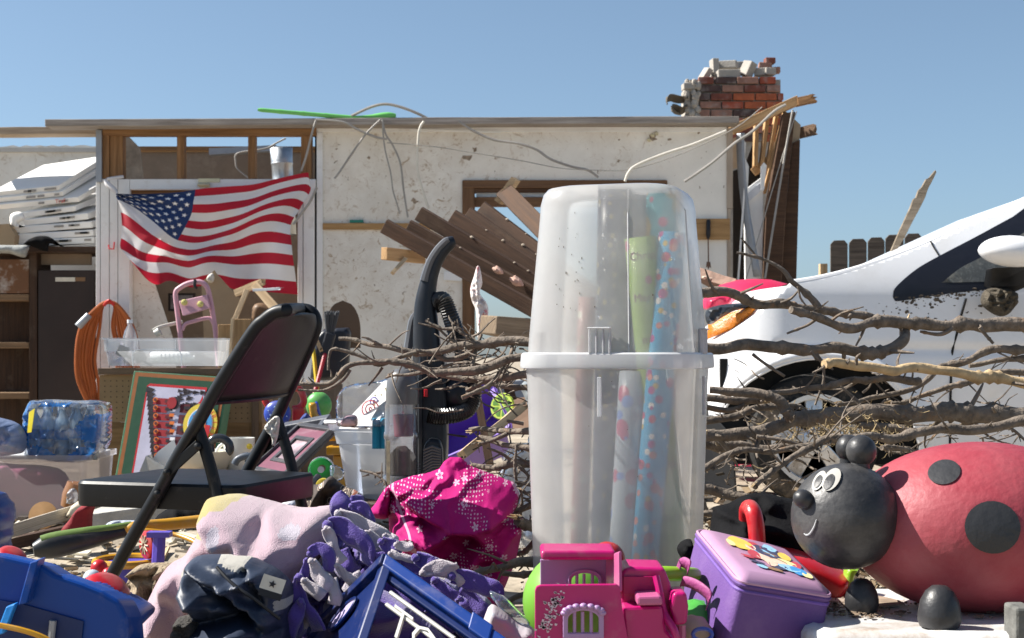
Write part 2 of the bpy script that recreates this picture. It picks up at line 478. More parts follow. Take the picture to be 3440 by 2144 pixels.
# ================================================================== setting: ground
def ground_h(x, y):
    h = .02 * noise.noise(Vector((x * 1.7, y * 1.7, 0))) + .012 * noise.noise(Vector((x * 6, y * 6, 2)))
    h += .10 * math.exp(-(((x + .95) / .75) ** 2 + ((y - 5.5) / .75) ** 2))      # heap under the household goods
    h += .07 * math.exp(-(((x + .1) / 1.1) ** 2 + ((y - 2.6) / .45) ** 2))       # heap in the foreground
    return h
def m_ground():
    m = mat('dirt', (.34, .29, .225), .95, var=.5, scale=3, bump=.9, bscale=25, dirt=(.44, .39, .32), dirt_scale=9, spec=.1)
    return m
xs = sorted(set([-300, -120, -60, -30, -16] + [round(-9 + i * .15, 3) for i in range(121)] + [16, 30, 60, 120, 300]))
ys = sorted(set([-60, -20, -5, 0] + [round(1 + i * .12, 3) for i in range(110)] + [16, 20, 28, 45, 80, 160, 400, 1200]))
g = MB(); gv = []; gf = []
for y in ys:
    for x in xs:
        gv.append((x, y, ground_h(x, y) if abs(x) < 9 and 0 < y < 14.5 else 0))
nx = len(xs)
for j in range(len(ys) - 1):
    for i in range(nx - 1):
        a = j * nx + i; gf.append((a, a + 1, a + nx + 1, a + nx))
g.add(gv, gf); go = g.build('ground', m_ground(), smooth=True, ang=80, kind='structure')

# ================================================================== materials for the house
def m_plaster(name, base, mud, hi=.62, lo=.5):
    """painted board with brown mud thrown on it in specks and smears"""
    m = mat(name, base, .75, var=.1, scale=2.5, bump=.05, bscale=60, spec=.2)
    nt = m.node_tree; N = nt.nodes; L = nt.links; b = N['Principled BSDF']
    src = b.inputs['Base Color'].links[0].from_socket
    tc = N.new('ShaderNodeTexCoord')
    def nz(sc, det, rough=.6, dist=0):
        n = N.new('ShaderNodeTexNoise'); n.inputs['Scale'].default_value = sc; n.inputs['Detail'].default_value = det; n.inputs['Roughness'].default_value = rough; n.inputs['Distortion'].default_value = dist
        L.new(tc.outputs['Object'], n.inputs['Vector']); return n.outputs[0]
    def rng(s, a, b_, c=0, d=1):
        r = N.new('ShaderNodeMapRange'); r.inputs[1].default_value = a; r.inputs[2].default_value = b_; r.inputs[3].default_value = c; r.inputs[4].default_value = d; L.new(s, r.inputs[0]); return r.outputs[0]
    def mul(a, b_):
        q = N.new('ShaderNodeMath'); q.operation = 'MULTIPLY'; L.new(a, q.inputs[0]); L.new(b_, q.inputs[1]); return q.outputs[0]
    sp = N.new('ShaderNodeSeparateXYZ'); L.new(tc.outputs['Object'], sp.inputs[0])
    grad = rng(sp.outputs[0], -1.9, 1.2, .10, -.06)
    ad = N.new('ShaderNodeMath'); ad.operation = 'ADD'; L.new(nz(.9, 3), ad.inputs[0]); L.new(grad, ad.inputs[1])
    zone = rng(ad.outputs[0], .42, .60)
    speck = rng(nz(13, 7, .8, 1.2), .55, .63, 0, .9)
    smear = rng(nz(5, 9, .75, .5), .36, .70, 0, .62)
    f1 = mul(speck, zone); f2 = mul(smear, zone)
    def mx(fac, col, s):
        q = N.new('ShaderNodeMix'); q.data_type = 'RGBA'; L.new(fac, q.inputs[0]); L.new(s, q.inputs[6]); q.inputs[7].default_value = (*col, 1); return q.outputs[2]
    s = mx(f2, tuple(.6 * a + .4 * c for a, c in zip(mud, base)), src)
    s = mx(f1, mud, s)
    dots = rng(nz(26, 3, .5, .6), .70, .75)
    s = mx(dots, tuple(c * .55 for c in mud), s)
    L.new(s, b.inputs['Base Color'])
    return m
PLAS = m_plaster("plaster_mud", (.84, .81, .735), (.38, .27, .16))
PLAS2 = m_plaster('plaster_far', (.72, .70, .65), (.34, .25, .16))
WHITEP = mat('white_paint', (.82, .82, .80), .6, var=.07, scale=4, bump=.06, dirt=(.45, .39, .31, .5), dirt_scale=7, dirt_lo=.55, dirt_hi=.75)
GREYW = wood('weathered_plank', (.40, .36, .32), (.20, .17, .145))
STUD = wood('stud_pine', (.30, .165, .075), (.15, .075, .032))
STUDL = wood('fresh_pine', (.52, .33, .165), (.36, .21, .095))
DARKW = wood('dark_timber', (.10, .055, .032), (.045, .025, .016))
JOIST = wood('joist_brown', (.082, .045, .028), (.036, .02, .013), dirt=(.15, .10, .065, .35))
PALEW = wood('splintered_wood', (.56, .42, .26), (.33, .22, .12))
FENCEW = wood('fence_cedar', (.165, .135, .11), (.075, .06, .05))
SIDING = mat('tan_board', (.40, .32, .225), .85, var=.2, scale=4, bump=.1)
PLY = mat('brown_plywood', (.25, .185, .13), .8, var=.25, scale=3, bump=.1, dirt=(.36, .28, .2, .6))
CARD = mat('cardboard', (.37, .265, .16), .85, var=.15, scale=5, bump=.08, dirt=(.24, .16, .09, .5))
GALV = mat('galvanised', (.55, .58, .6), .38, var=.3, scale=12, bump=.05, metal=.85)
GREYM = mat('grey_metal', (.33, .35, .38), .45, var=.15, scale=8, bump=.05, metal=.3)
WIREM = mat('grey_cable', (.34, .32, .29), .6, var=.2, bump=0)
WIREW = mat('white_cable', (.68, .64, .55), .55, var=.12, bump=0)
BLACKM = mat('black_void', (.012, .011, .011), .9, var=.2, bump=0)
# brown door leaf boards
TRIMB = wood('brown_door_trim', (.19, .105, .055), (.10, .055, .03))

def hx(px, d=11): return (px - 1720) * d / F
def hz(py, d=11): return H + (1200 - py) * d / F
def pbox(m, x0, x1, y0, y1, d, t, slot=0):
    """box whose front face covers the pixel rectangle at depth d, t metres thick (away from the camera)"""
    a = W(x0, y1, d); b = W(x1, y0, d)
    m.box(((a.x + b.x) / 2, d + t / 2, (a.z + b.z) / 2), (abs(b.x - a.x), t, abs(b.z - a.z)), slot=slot); return m
GY = 1511   # where the house wall meets the ground at 11 m
# ------------------------------------------------------------------ house wall with doorway
hw = thing('house_wall', 'mud spattered white interior wall with brown framed doorway, roof torn off', 'wall', (hx(1760), 11, 0))
def wall_poly(poly, d, t, name, m, parent, bevel=0):
    q = MB(); q.prism([W(x, y, d) for x, y in poly], (0, t, 0)); return q.build(name, m, parent, bevel=bevel)
wall_poly([(1066, 428), (2442, 428), (2442, GY + 4), (2238, GY + 4), (2238, 606), (1556, 606), (1556, GY + 4), (1066, GY + 4)], 11, .013, 'wallboard', PLAS, hw)
for x in (1090, 1270, 1450, 1543, 2250, 2350):
    pbox(MB(), x, x + 17, 424, GY + 4, 11.016, .089).build('stud', STUD, hw)
pbox(MB(), 1062, 2440, 427, 444, 10.992, .007).build('ceiling_trim', WHITEP, hw)
pbox(MB(), 1064, 1084, 446, GY, 10.99, .009).build('corner_bead', WHITEP, hw)
m = MB(); m.bar(W(1340, 436, 10.985), W(1682, 444, 10.985), (0, 0, .009), (0, .004, 0)); m.build('loose_trim_strip', WHITEP, hw)
pbox(MB(), 1084, 1480, 750, 771, 10.975, .018).build('batten', wood('honey_pine', (.44, .27, .12), (.3, .17, .07)), hw)
pbox(MB(), 1175, 1220, 739, 748, 10.975, .02).build('green_tape', flatc((40, 120, 105)), hw)
# door frame
df = MB(); pbox(df, 1553, 1594, 606, GY + 3, 10.98, .14); df.build('door_jamb', TRIMB, hw, bevel=.004)
df = MB(); pbox(df, 1556, 2240, 605, 632, 10.972, .15); df.build('door_head', TRIMB, hw, bevel=.004)
df = MB(); pbox(df, 1594, 2210, 634, 645, 10.99, .13); df.build('door_stop', DARKW, hw, bevel=.003)
df = MB(); pbox(df, 1594, 2210, 662, 694, 11.02, .06); df.build('transom_bar', TRIMB, hw, bevel=.004)
df = MB(); pbox(df, 2210, 2242, 606, GY + 3, 10.98, .14); df.build('door_jamb', TRIMB, hw, bevel=.004)
pbox(MB(), 1600, 2206, 646, 662, 11.05, .004).build('transom_glass', film('transom_pane', (.75, .8, .85), .5, .3, .1, .2), hw)
# right end of the wall
pbox(MB(), 2442, 2462, 430, 700, 10.985, .1).build('end_stud', wood('dusty_pine', (.46, .39, .31), (.33, .26, .2)), hw)
pbox(MB(), 2444, 2455, 702, GY, 10.99, .1).build('end_stud', wood('dusty_pine', (.46, .39, .31), (.33, .26, .2)), hw)
pbox(MB(), 2336, 2452, 735, 805, 10.972, .019).build('tool_board', wood('honey_pine', (.44, .27, .12), (.3, .17, .07)), hw)
wall_poly([(1492, 912), (1553, 915), (1551, 945), (1490, 941)], 10.982, .003, 'paper_note', WHITEP, hw)
# dents and clods in the wall
rw = random.Random(41)
for (x, y, s) in ((1572, 528, .05), (1596, 503, .035), (1392, 676, .04), (2195, 462, .04), (1130, 500, .012), (1240, 530, .018), (1365, 800, .02), (1480, 880, .016), (2080, 470, .015), (2078, 540, .02), (2250, 470, .018)):
    pl = [W(x + s * 300 * (1 + .6 * rw.uniform(-1, 1)) * math.cos(a), y + s * 300 * (.7 + .5 * rw.uniform(-1, 1)) * math.sin(a), 10.9975) for a in [k * math.pi / 5 for k in range(10)]]
    q = MB(); q.prism(pl, (0, .003, 0)); q.build('torn_patch', mat('torn_paper_brown', (.34, .27, .20), .95, var=.5, scale=40, bump=.4), hw)
for (x, y) in ((2192, 455), (2205, 448), (2180, 470)):
    q = MB(); q.ell(W(x, y, 10.98), (.018, .012, .012), 8, 6, R=roty(30), disp=lambda p: 1 + .5 * noise.noise(p * 2.7)); q.build('foam_bit', mat('pale_foam', (.6, .55, .38), .9), hw)
# top boards
tb = MB(); tb.bar(W(2476, 409, 10.95), W(165, 420, 10.9), (0, 0, .026), (0, .1, 0), n=14, jit=.06, splinter=.0)
tb.build('top_plate', GREYW, hw, bevel=.004)
tb = MB()
tb.prism([W(165, 408, 10.9), W(440, 409, 10.9), W(440, 425, 10.9), W(300, 424, 10.9)], (0, .19, 0)); 
# ------------------------------------------------------------------ flag doorway wall
fw = thing('door_wall', 'white painted door surround with bare studs and open framing above', 'wall', (hx(700), 11, 0))
pbox(MB(), 322, 341, 437, 612, 10.96, .1).build('metal_flashing', GREYM, fw)
pbox(MB(), 343, 366, 437, 600, 10.98, .09).build('stud', STUD, fw, bevel=.003)
pbox(MB(), 369, 413, 448, 598, 11.0, .09).build('stud', STUD, fw, bevel=.003)
pbox(MB(), 1011, 1046, 456, 602, 10.99, .09).build('stud', STUD, fw, bevel=.003)
pbox(MB(), 343, 1062, 430, 455, 10.97, .095).build('header', STUD, fw, bevel=.003)
for x in (594, 833):
    pbox(MB(), x, x + 24, 455, 602, 11.0, .089).build('cripple_stud', STUD, fw, bevel=.003)
for i, (x0, x1) in enumerate(((322, 337), (338, 367), (368, 396), (397, 436))):
    pbox(MB(), x0, x1 - 1, 612 if i == 0 else 602, GY, 10.985 - .004 * (i % 2), .1).build('board', WHITEP, fw, bevel=.003)
pbox(MB(), 436, 1060, 602, 637, 10.98, .09).build('door_head', WHITEP, fw, bevel=.004)
pbox(MB(), 436, 1000, 637, 660, 11.03, .03).build('head_stop', STUD, fw)
h = MB(); pbox(h, 666, 738, 600, 612, 10.97, .008); pbox(h, 668, 704, 614, 629, 10.96, .01)
h.tube([W(664, 621, 10.95), W(704, 621, 10.95)], .012, 10); h.build('hinge', mat('brass_hinge', (.62, .56, .38), .4, metal=.6, bump=0), fw)
for i, (x0, x1) in enumerate(((1000, 1018), (1019, 1057))):
    pbox(MB(), x0, x1 - 1, 637, GY, 10.985 - .004 * i, .1).build('board', WHITEP, fw, bevel=.003)
pbox(MB(), 1058, 1065, 456, GY, 11.02, .06).build('gap_strip', BLACKM, fw)
wall_poly([(437, 640), (437, 1400), (610, 1400), (578, 1130), (548, 1040), (520, 955), (516, 925), (470, 870), (452, 780)], 11.09, .014, 'broken_wallboard', PLAS, fw)
q = MB(); q.tube([W(365, 823, 10.94), W(367, 836, 10.93), W(382, 837, 10.93), W(384, 814, 10.94)], .006, 6); q.build('wire_hook', flatc((200, 40, 50)), fw)
# plank over the far left
m = MB(); m.bar(W(-120, 447, 11.3), W(332, 443, 11.15), (0, 0, .028), (0, .09, 0), n=5, jit=.05); m.build('roof_plank', wood('tan_plank', (.44, .35, .25), (.28, .21, .15)), label='tan weathered roof plank running level to the torn wall top left of the flag', cat='plank', bevel=.003)
# wedge-tipped plank above the door
m = MB(); m.prism([W(165, 408, 10.83), W(1040, 409, 10.86), W(1040, 424, 10.86), W(280, 424, 10.84), W(225, 416, 10.83)], (0, .2, 0)); m.build('split_board', GREYW, label='long grey splintered board pointing past the wall top above the flag', cat='board', bevel=.003)
# ------------------------------------------------------------------ back rooms
bw = thing('back_wall', 'brown plywood wall of the back room seen over the door header', 'wall', (hx(700, 12), 12.1, 0))
pbox(MB(), 332, 1062, 505, 1480, 12.1, .02).build('sheet', PLY, bw)
pbox(MB(), 332, 1062, 492, 505, 12.06, .09).build('top_plate', STUD, bw)
pbox(MB(), 332, 1062, 506, 511, 12.08, .01).build('trim', STUDL, bw)
wall_poly([(414, 440), (470, 498), (480, 600), (414, 600)], 11.3, .02, 'torn_partition', mat('torn_board', (.36, .31, .25), .9, var=.4, scale=9, bump=.5), bw)
m = MB(); m.bar(W(706, 512, 11.8), W(930, 500, 11.8), (0, 0, .025), (0, .05, 0), n=3, jit=.1); m.build('rafter_piece', GREYM, bw)
lw = thing('side_wall', 'dirty white wallboard with a ragged top edge behind the stacked boxes', 'wall', (hx(160, 12.1), 12.1, 0))
top = [(-150, 490)] + [(x, 492 + rnd.choice((-10, -4, 0, 2, 0, 0))) for x in range(-110, 332, 22)] + [(332, 490)]
wall_poly([(-150, 1500)] + top + [(332, 1500)], 12.1, .014, 'wallboard', PLAS2, lw)
pbox(MB(), -150, 332, 497, 511, 12.07, .02).build('rail', mat('grey_rail', (.48, .46, .43), .8, var=.15), lw)
# duct
dp = thing('duct_pipe', 'dented galvanised vent pipe standing behind the flag corner', 'pipe', W(952, 640, 11.45))
c = W(952, 640, 11.45)
prof = [(.082, -.35), (.082, .05), (.086, .06), (.082, .07), (.081, .2), (.087, .21), (.083, .225), (.088, .33), (.085, .335)]
m = MB(); m.lathe(prof[:-1], c, 20, R=roty(-3)); m.f = [f_ for f_ in m.f if len(f_) == 4]; m.m = m.m[:len(m.f)]; m.uv = m.uv[:len(m.f)]
m.build('shell', GALV, dp, smooth=True, solid=.003)
q = MB(); q.tube([c + Vector((-.09, -.03, .0)), c + Vector((-.03, -.095, .06)), c + Vector((.06, -.08, .09))], .006, 6); q.build('clamp_wire', GREYM, dp)

# ------------------------------------------------------------------ chimney
ch = thing('brick_chimney', 'red brick chimney broken off at the top with pale blocks', 'chimney', (hx(2470, 13.6), 13.6, 0))
D = 13.6; kx = D / F
MORT = mat('mortar', (.40, .36, .31), .95, var=.3, scale=20, bump=.8, bscale=60)
m = MB(); pbox(m, 2318, 2622, 268, 1465, D + .02, .7); m.build('core', MORT, ch)
bmats = [mat('brick_%s' % n, c, .85, var=.35, scale=14, bump=.5, bscale=70, dirt=(.45, .42, .39, .45), dirt_scale=6) for n, c in
         (('red', (.33, .075, .04)), ('orange', (.40, .105, .045)), ('brown', (.19, .06, .04)), ('dark', (.085, .05, .045)), ('dusty', (.30, .16, .12)))]
rb = random.Random(3)
rows = [(258 + i * 27.6) for i in range(8)]
bl, bh, bd = .200, .064, .095
brick_mesh = {}
for r, y in enumerate(rows):
    x = 2350 + (0 if r % 2 else -38) + (14 if r == 0 else 0)
    xe = 2634 - (26 if r == 0 else 10 if r == 1 else 0)
    while x < xe - 14:
        wpx = min(74, xe - x)
        if x < 2346: wpx -= (2346 - x); x = 2346
        q = MB(); p = W(x + wpx / 2, y + 11.5, D - .018 + rb.uniform(-.006, .008))
        q.box(p + Vector((0, bd / 2, 0)), ((wpx - 3.5) * kx, bd, bh), R=rotz(rb.uniform(-1, 1)))
        q.build('brick', bmats[rb.choice((0, 0, 1, 1, 2, 3, 4)) if x > 2440 else bmats.index(bmats[rb.choice((4, 4, 2, 0, 3))])], ch, bevel=.006)
        x += wpx + 1
# loose bricks of the right edge top and ragged mortar face on the left
for (x, y, w_) in ((2600, 238, 40), (2570, 222, 44), (2585, 206, 34)):
    q = MB(); q.box(W(x, y, D + .1), (w_ * kx, .1, .055), R=rotz(rb.uniform(-15, 15)) @ roty(rb.uniform(-4, 4))); q.build('brick', bmats[rb.choice((0, 4, 2))], ch, bevel=.008)
m = MB()
for i in range(60):
    y = rb.uniform(272, 440); x = rb.uniform(2304, 2348)
    s = rb.uniform(.012, .04); q = W(x, y, D - .02 + rb.uniform(0, .04))
    m.ell(q, (s, s * .8, s * 1.3), 7, 5, R=rotz(rb.uniform(0, 90)), disp=lambda p: 1 + .3 * noise.noise(p * 3 + q))
m.build('mortar_crumbs', MORT, ch, smooth=False)
BLOCK = mat('pale_block', (.36, .335, .30), .9, var=.15, scale=10, bump=.4, bscale=50, dirt=(.36, .3, .24, .6))
for (x, y, w_, h_, dd, rz, ry) in ((2446, 252, 76, 30, .0, 4, 1), (2440, 220, 76, 26, .16, -20, -1), (2400, 230, 22, 62, .1, 10, 3), (2512, 233, 30, 52, .0, 35, -24), (2555, 244, 44, 26, .05, -10, 3), (2584, 243, 36, 24, .02, 8, -2), (2500, 222, 56, 24, .3, 5, 0), (2370, 250, 20, 44, .05, 20, -32), (2320, 292, 56, 22, -.03, 6, 3), (2352, 274, 50, 12, .1, 0, 20)):
    q = MB(); q.box(W(x, y, D + .06 + dd), (w_ * kx, .12, h_ * kx), R=roty(-ry) @ rotz(rz)); q.build('block', BLOCK, ch, bevel=.008)
for (pts) in ([(2310, 336), (2275, 334), (2250, 330), (2240, 335), (2240, 346)], [(2308, 362), (2290, 372), (2270, 366), (2256, 362), (2262, 372), (2285, 380)]):
    q = MB(); P = spline([W(a, b, D) for a, b in pts], 4)
    q.grid(lambda u, v: P[min(int(u * (len(P) - 1)), len(P) - 1)] + Vector((0, (v - .5) * .12, .03 * math.sin(v * 5 + u * 4))), len(P) - 1, 4)
    q.build('torn_flashing', mat('tar_flashing', (.13, .11, .085), .8, var=.3), ch, solid=.006, smooth=True)

# ------------------------------------------------------------------ collapsed gable frame at the right end
gf_ = thing('gable_frame', 'leaning broken gable wall of raw studs beside the chimney', 'wall frame', (hx(2600), 11.3, 0))
def hb(p0, p1, wpx, d0, d1, t, name, m_, jit=.03, splinter=0, parent=gf_, n=5):
    a = W(*p0, d0); b = W(*p1, d1); ax = (b - a).normalized(); up = Vector((0, 1, 0)); sd = ax.cross(up).normalized()
    q = MB(); q.bar(a, b, sd * wpx * d0 / F / 2, up * t / 2, n=n, jit=jit, splinter=splinter); return q.build(name, m_, parent, bevel=.003)
hb((2455, 440), (2680, 338), 30, 11.25, 11.1, .09, 'top_rail', STUDL)
hb((2676, 344), (2742, 330), 26, 11.1, 11.05, .1, 'rail_end', STUD, splinter=.05)
hb((2540, 420), (2536, 560), 13, 11.3, 11.3, .09, 'stud', STUDL)
hb((2575, 404), (2556, 570), 13, 11.28, 11.3, .09, 'stud', STUDL)
hb((2607, 392), (2570, 600), 12, 11.26, 11.3, .09, 'stud', STUDL)
hb((2636, 376), (2566, 650), 12, 11.2, 11.25, .05, 'stud', STUDL)
hb((2530, 580), (2600, 525), 30, 11.32, 11.3, .05, 'brace', STUDL)
wall_poly([(2632, 380), (2672, 375), (2640, 700), (2590, 1500), (2535, 1500), (2575, 700)], 11.1, .1, 'corner_post', DARKW, gf_, bevel=.004)
wall_poly([(2640, 700), (2665, 480), (2688, 470), (2660, 1500), (2590, 1500)], 11.2, .05, 'corner_post', DARKW, gf_)
wall_poly([(2668, 400), (2690, 420), (2683, 500), (2676, 540), (2668, 598), (2634, 594), (2660, 470)], 11.22, .03, 'sheathing', SIDING, gf_)
wall_poly([(2455, 470), (2490, 450), (2485, 560), (2460, 570)], 11.35, .02, 'sheathing', SIDING, gf_)
hb((2684, 448), (2742, 434), 38, 11.25, 11.15, .02, 'broken_siding', wood('siding_brown', (.2, .13, .085), (.1, .065, .045)), splinter=.04)
wall_poly([(2462, 575), (2500, 560), (2530, 480), (2560, 600), (2575, 1500), (2462, 1500)], 11.38, .02, 'dark_cavity_board', mat('cavity_black', (.028, .023, .02), .9, bump=.3), gf_)  # near-black sheet closing the cavity behind the studs
m = MB()
P = spline([W(2484, 448, 11.05), W(2482, 480, 11.05), W(2486, 560, 11.05), (W(2500, 700, 11.05)), W(2540, 930, 11.0)], 5)
for i in range(len(P) - 1): pass
m.grid(lambda u, v: P[min(int(u * (len(P) - 1) + .5), len(P) - 1)] + Vector(((v - .3) * .05, .02 * math.cos(v * 3), 0)), len(P) - 1, 3)
m.build('metal_jamb', GREYM, gf_, solid=.012, smooth=True)
wall_poly([(2500, 640), (2565, 590), (2556, 1480), (2510, 1480)], 11.15, .04, 'door_leaf', WHITEP, gf_, bevel=.004)
hb((2508, 668), (2562, 622), 24, 11.12, 11.12, .02, 'door_panel', mat('door_panel_white', (.66, .67, .70), .5, var=.05, bump=0), splinter=0)
wall_poly([(2556, 560), (2566, 546), (2576, 556), (2566, 640), (2556, 640)], 11.08, .02, 'torn_edge', WHITEP, gf_)
wall_poly([(2492, 462), (2506, 480), (2503, 530), (2516, 560), (2512, 640), (2500, 640), (2503, 560)], 11.1, .02, 'torn_edge', WHITEP, gf_)
hb((2506, 560), (2462, 1200), 6, 11.05, 11.05, .02, 'loose_batten', WHITEP)
for (a, b, c_, w_) in (((2663, 370), (2630, 560), (2570, 935), .008), ((2676, 374), (2600, 620), (2500, 960), .004)):
    q = MB(); q.tube(spline([W(*a, 11.0), W(*b, 10.98), W(*c_, 10.9)], 8), w_, 6); q.build('dangling_cable', WIREM, gf_)

# ------------------------------------------------------------------ cables on the wall
def cable(pts, d, r, m_, label, group='loose cables hanging from the wall top'):
    q = MB(); q.tube(spline([W(x, y, d + (rest[0] if rest else 0)) for x, y, *rest in pts], 8), r, 7)
    return q.build('cable', m_, smooth=True, label=label, cat='cable', group=group)
cable([(1062, 404), (1050, 440), (1030, 520), (1012, 575)], 10.8, .0085, WIREM, 'grey cable hanging beside the flag top corner')
cable([(1278, 403), (1230, 450), (1180, 520), (1140, 580), (1124, 600)], 10.8, .008, WIREM, 'grey cable with a bare copper tip slanting down the wall')
cable([(1284, 402), (1287, 450), (1295, 510), (1312, 580), (1320, 640), (1332, 680), (1343, 718)], 10.8, .006, WIREM, 'thin dark cable hanging straight and kinked down the wall')
cable([(1285, 404), (1295, 450), (1320, 490), (1345, 550), (1356, 640), (1370, 730)], 10.8, .0075, WIREM, 'grey cable curving down the wall to the fanned joists')
cable([(1424, 408), (1408, 440), (1402, 520), (1404, 580), (1420, 640), (1440, 702)], 10.8, .009, WIREW, 'white cable hanging in a shallow bow from the wall top')
cable([(1060, 402), (1150, 410), (1200, 435), (1260, 460), (1300, 468)], 10.8, .009, WIREM, 'short grey cable lying over the wall top plate')
cable([(1180, 390), (1240, 362), (1290, 350), (1340, 358), (1400, 380), (1446, 404)], 10.85, .011, WIREM, 'grey cable arched above the wall top against the sky')
cable([(1540, 408), (1590, 440), (1660, 470), (1740, 482), (1800, 502), (1850, 535), (1920, 560), (1975, 572), (2010, 596)], 10.8, .0095, WIREM, 'grey cable running down towards the doorway head')
cable([(1300, 480), (1450, 492), (1600, 515), (1750, 540), (1880, 565), (2000, 572), (2100, 572), (2200, 548), (2330, 500), (2470, 430), (2560, 360)], 10.78, .0035, WIREM, 'very thin wire strung across the whole wall')
cable([(2100, 610), (2112, 580), (2140, 555), (2230, 518), (2330, 485), (2440, 440)], 10.76, .0105, WIREW, 'thick white cable bending down behind the storage bin')
cable([(2300, 610), (2345, 580), (2400, 540), (2470, 480), (2530, 440), (2600, 375), (2640, 352)], 10.7, .0105, WIREM, 'grey cable slung from the gable tip to the storage bin')
cable([(960, 465), (930, 480), (890, 500), (800, 515), (792, 545), (800, 570), (835, 598)], 11.3, .007, WIREM, 'thin cable looped behind the studs over the flag')
# green plastic bat on the wall top
gb = thing('plastic_bat', 'lime green plastic toy bat lying on top of the wall', 'toy bat', W(1090, 395, 10.88))
GREENP = mat('lime_plastic', (.16, .52, .13), .4, var=.08, scale=5, bump=.02, dirt=(.1, .3, .08, .4))
a = W(866, 369, 10.8); b = W(1200, 397, 10.86)
m = MB(); n = 26
m.tube([a.lerp(b, i / n) for i in range(n + 1)], [(.010 if i == 0 else .0155 + .0015 * (i / n)) * (1.15 if i in (6, 12, 18) else 1) for i in range(n + 1)], 12)
m.build('handle', GREENP, gb, smooth=True)
a = W(1196, 398, 10.86); b = W(1330, 388, 10.9)
m = MB(); P = [a.lerp(b, i / 12) for i in range(13)]; m.tube(P, lerpl([.018, .019, .019, .021, .027, .030, .028, .014], 13), 12); m.build('barrel', GREENP, gb, smooth=True)
# red-handled chisel hung on the board
tl = thing('screwdriver', 'old screwdriver with black handle hung on the wooden wall plate', 'screwdriver', W(2376, 910, 10.94))
m = MB(); m.tube([W(2380, 738, 10.95), W(2380, 745, 10.95), W(2379, 790, 10.95), W(2379, 803, 10.95)], [.012, .017, .017, .009], 10); m.build('handle', flatc((28, 28, 32)), tl, smooth=True)
m = MB(); m.tube([W(2379, 803, 10.95), W(2380, 880, 10.95)], .005, 8); m.prism([W(2374, 880, 10.945), W(2386, 880, 10.945), W(2389, 902, 10.945), W(2384, 896, 10.945), W(2380, 906, 10.945), W(2376, 896, 10.945), W(2372, 900, 10.945)], (0, .008, 0)); m.build('blade', mat('rusty_steel', (.2, .12, .08), .7, var=.3, metal=.3), tl)

# ------------------------------------------------------------------ fence beyond the car
fe = thing('picket_fence', 'short run of dark weathered dog-eared fence pickets beyond the car hood', 'fence', (hx(2930, 15), 15, 0))
for i, (x0, x1, y) in enumerate(((2790, 2848, 808), (2853, 2912, 803), (2916, 2972, 798), (2975, 3036, 789), (3040, 3097, 785))):
    t = (x1 - x0) * .2
    wall_poly([(x0 + t, y), (x1 - t, y - 1), (x1, y + 12), (x1, 1420), (x0, 1420), (x0, y + 13)], 15 + rnd.uniform(-.01, .01), .02, 'picket', FENCEW, fe, bevel=.003)
pbox(MB(), 2756, 2780, 886, 1420, 15.05, .09).build('post', PALEW, fe)
pbox(MB(), 2740, 3140, 960, 990, 15.04, .04).build('rail', FENCEW, fe)
st = MB(); P = [(2978, 880), (3022, 778), (3058, 700), (3070, 668), (3078, 664), (3086, 640), (3098, 628), (3112, 602), (3124, 596), (3143, 572), (3146, 579), (3130, 612), (3118, 634), (3108, 664), (3088, 704), (3062, 752), (3038, 800), (3012, 842), (2992, 884)]
st.prism([W(x, y, 8.6) for x, y in P], (0, .03, 0)); st.bar(W(2976, 880, 8.62), W(2970, 1050, 8.6), (.015, 0, 0), (0, .02, 0))
st.build('wood_splinter', wood('grey_splinter', (.22, .18, .135), (.12, .095, .065)), label='long jagged splinter of wood sticking up behind the car hood', cat='splinter')
# ================================================================== flag
RED = mat('flag_red', (.48, .012, .035), .8, var=.1, scale=4, bump=.12, bscale=300, sheen=.2)
WHT = mat('flag_white', (.78, .77, .78), .8, var=.06, scale=4, bump=.12, bscale=300)
BLU = mat('flag_blue', (.022, .05, .16), .8, var=.12, scale=4, bump=.12, bscale=300)
for m_ in (RED, WHT, BLU):      # thin cloth lets light through
    nt = m_.node_tree; b = nt.nodes['Principled BSDF']; t = nt.nodes.new('ShaderNodeBsdfTranslucent'); mxs = nt.nodes.new('ShaderNodeMixShader'); mxs.inputs[0].default_value = .3
    nt.links.new(b.inputs['Base Color'].links[0].from_socket, t.inputs[0]); nt.links.new(b.outputs[0], mxs.inputs[1]); nt.links.new(t.outputs[0], mxs.inputs[2]); nt.links.new(mxs.outputs[0], nt.nodes['Material Output'].inputs[0])
flag = thing('flag', 'stars and stripes flag pinned across the white door frame', 'flag', W(700, 1000, 10.9))
T_ = [(392, 652), (470, 652), (590, 646), (680, 632), (760, 624), (850, 616), (930, 596), (1028, 574), (1046, 604)]
B_ = [(407, 850), (475, 915), (520, 960), (570, 950), (640, 968), (720, 945), (800, 968), (880, 978), (1000, 992)]
Lx = [(392, 652), (402, 690), (407, 735), (407, 785), (408, 830), (440, 870), (475, 915)]
Rx = [(1036, 590), (1044, 640), (1010, 700), (978, 760), (985, 830), (992, 900), (1000, 992)]
def on(poly, t):
    P = spline([(a, b, 0) for a, b in poly], 6); return P[min(int(t * (len(P) - 1) + .5), len(P) - 1)] if False else P[int(t * (len(P) - 1))].lerp(P[min(int(t * (len(P) - 1)) + 1, len(P) - 1)], t * (len(P) - 1) - int(t * (len(P) - 1)))
TT = [(a, b) for a, b in T_[:-1]] + [(1036, 582)]
BB = [(475, 915), (520, 960), (570, 950), (640, 968), (720, 948), (800, 968), (880, 978), (1000, 992)]
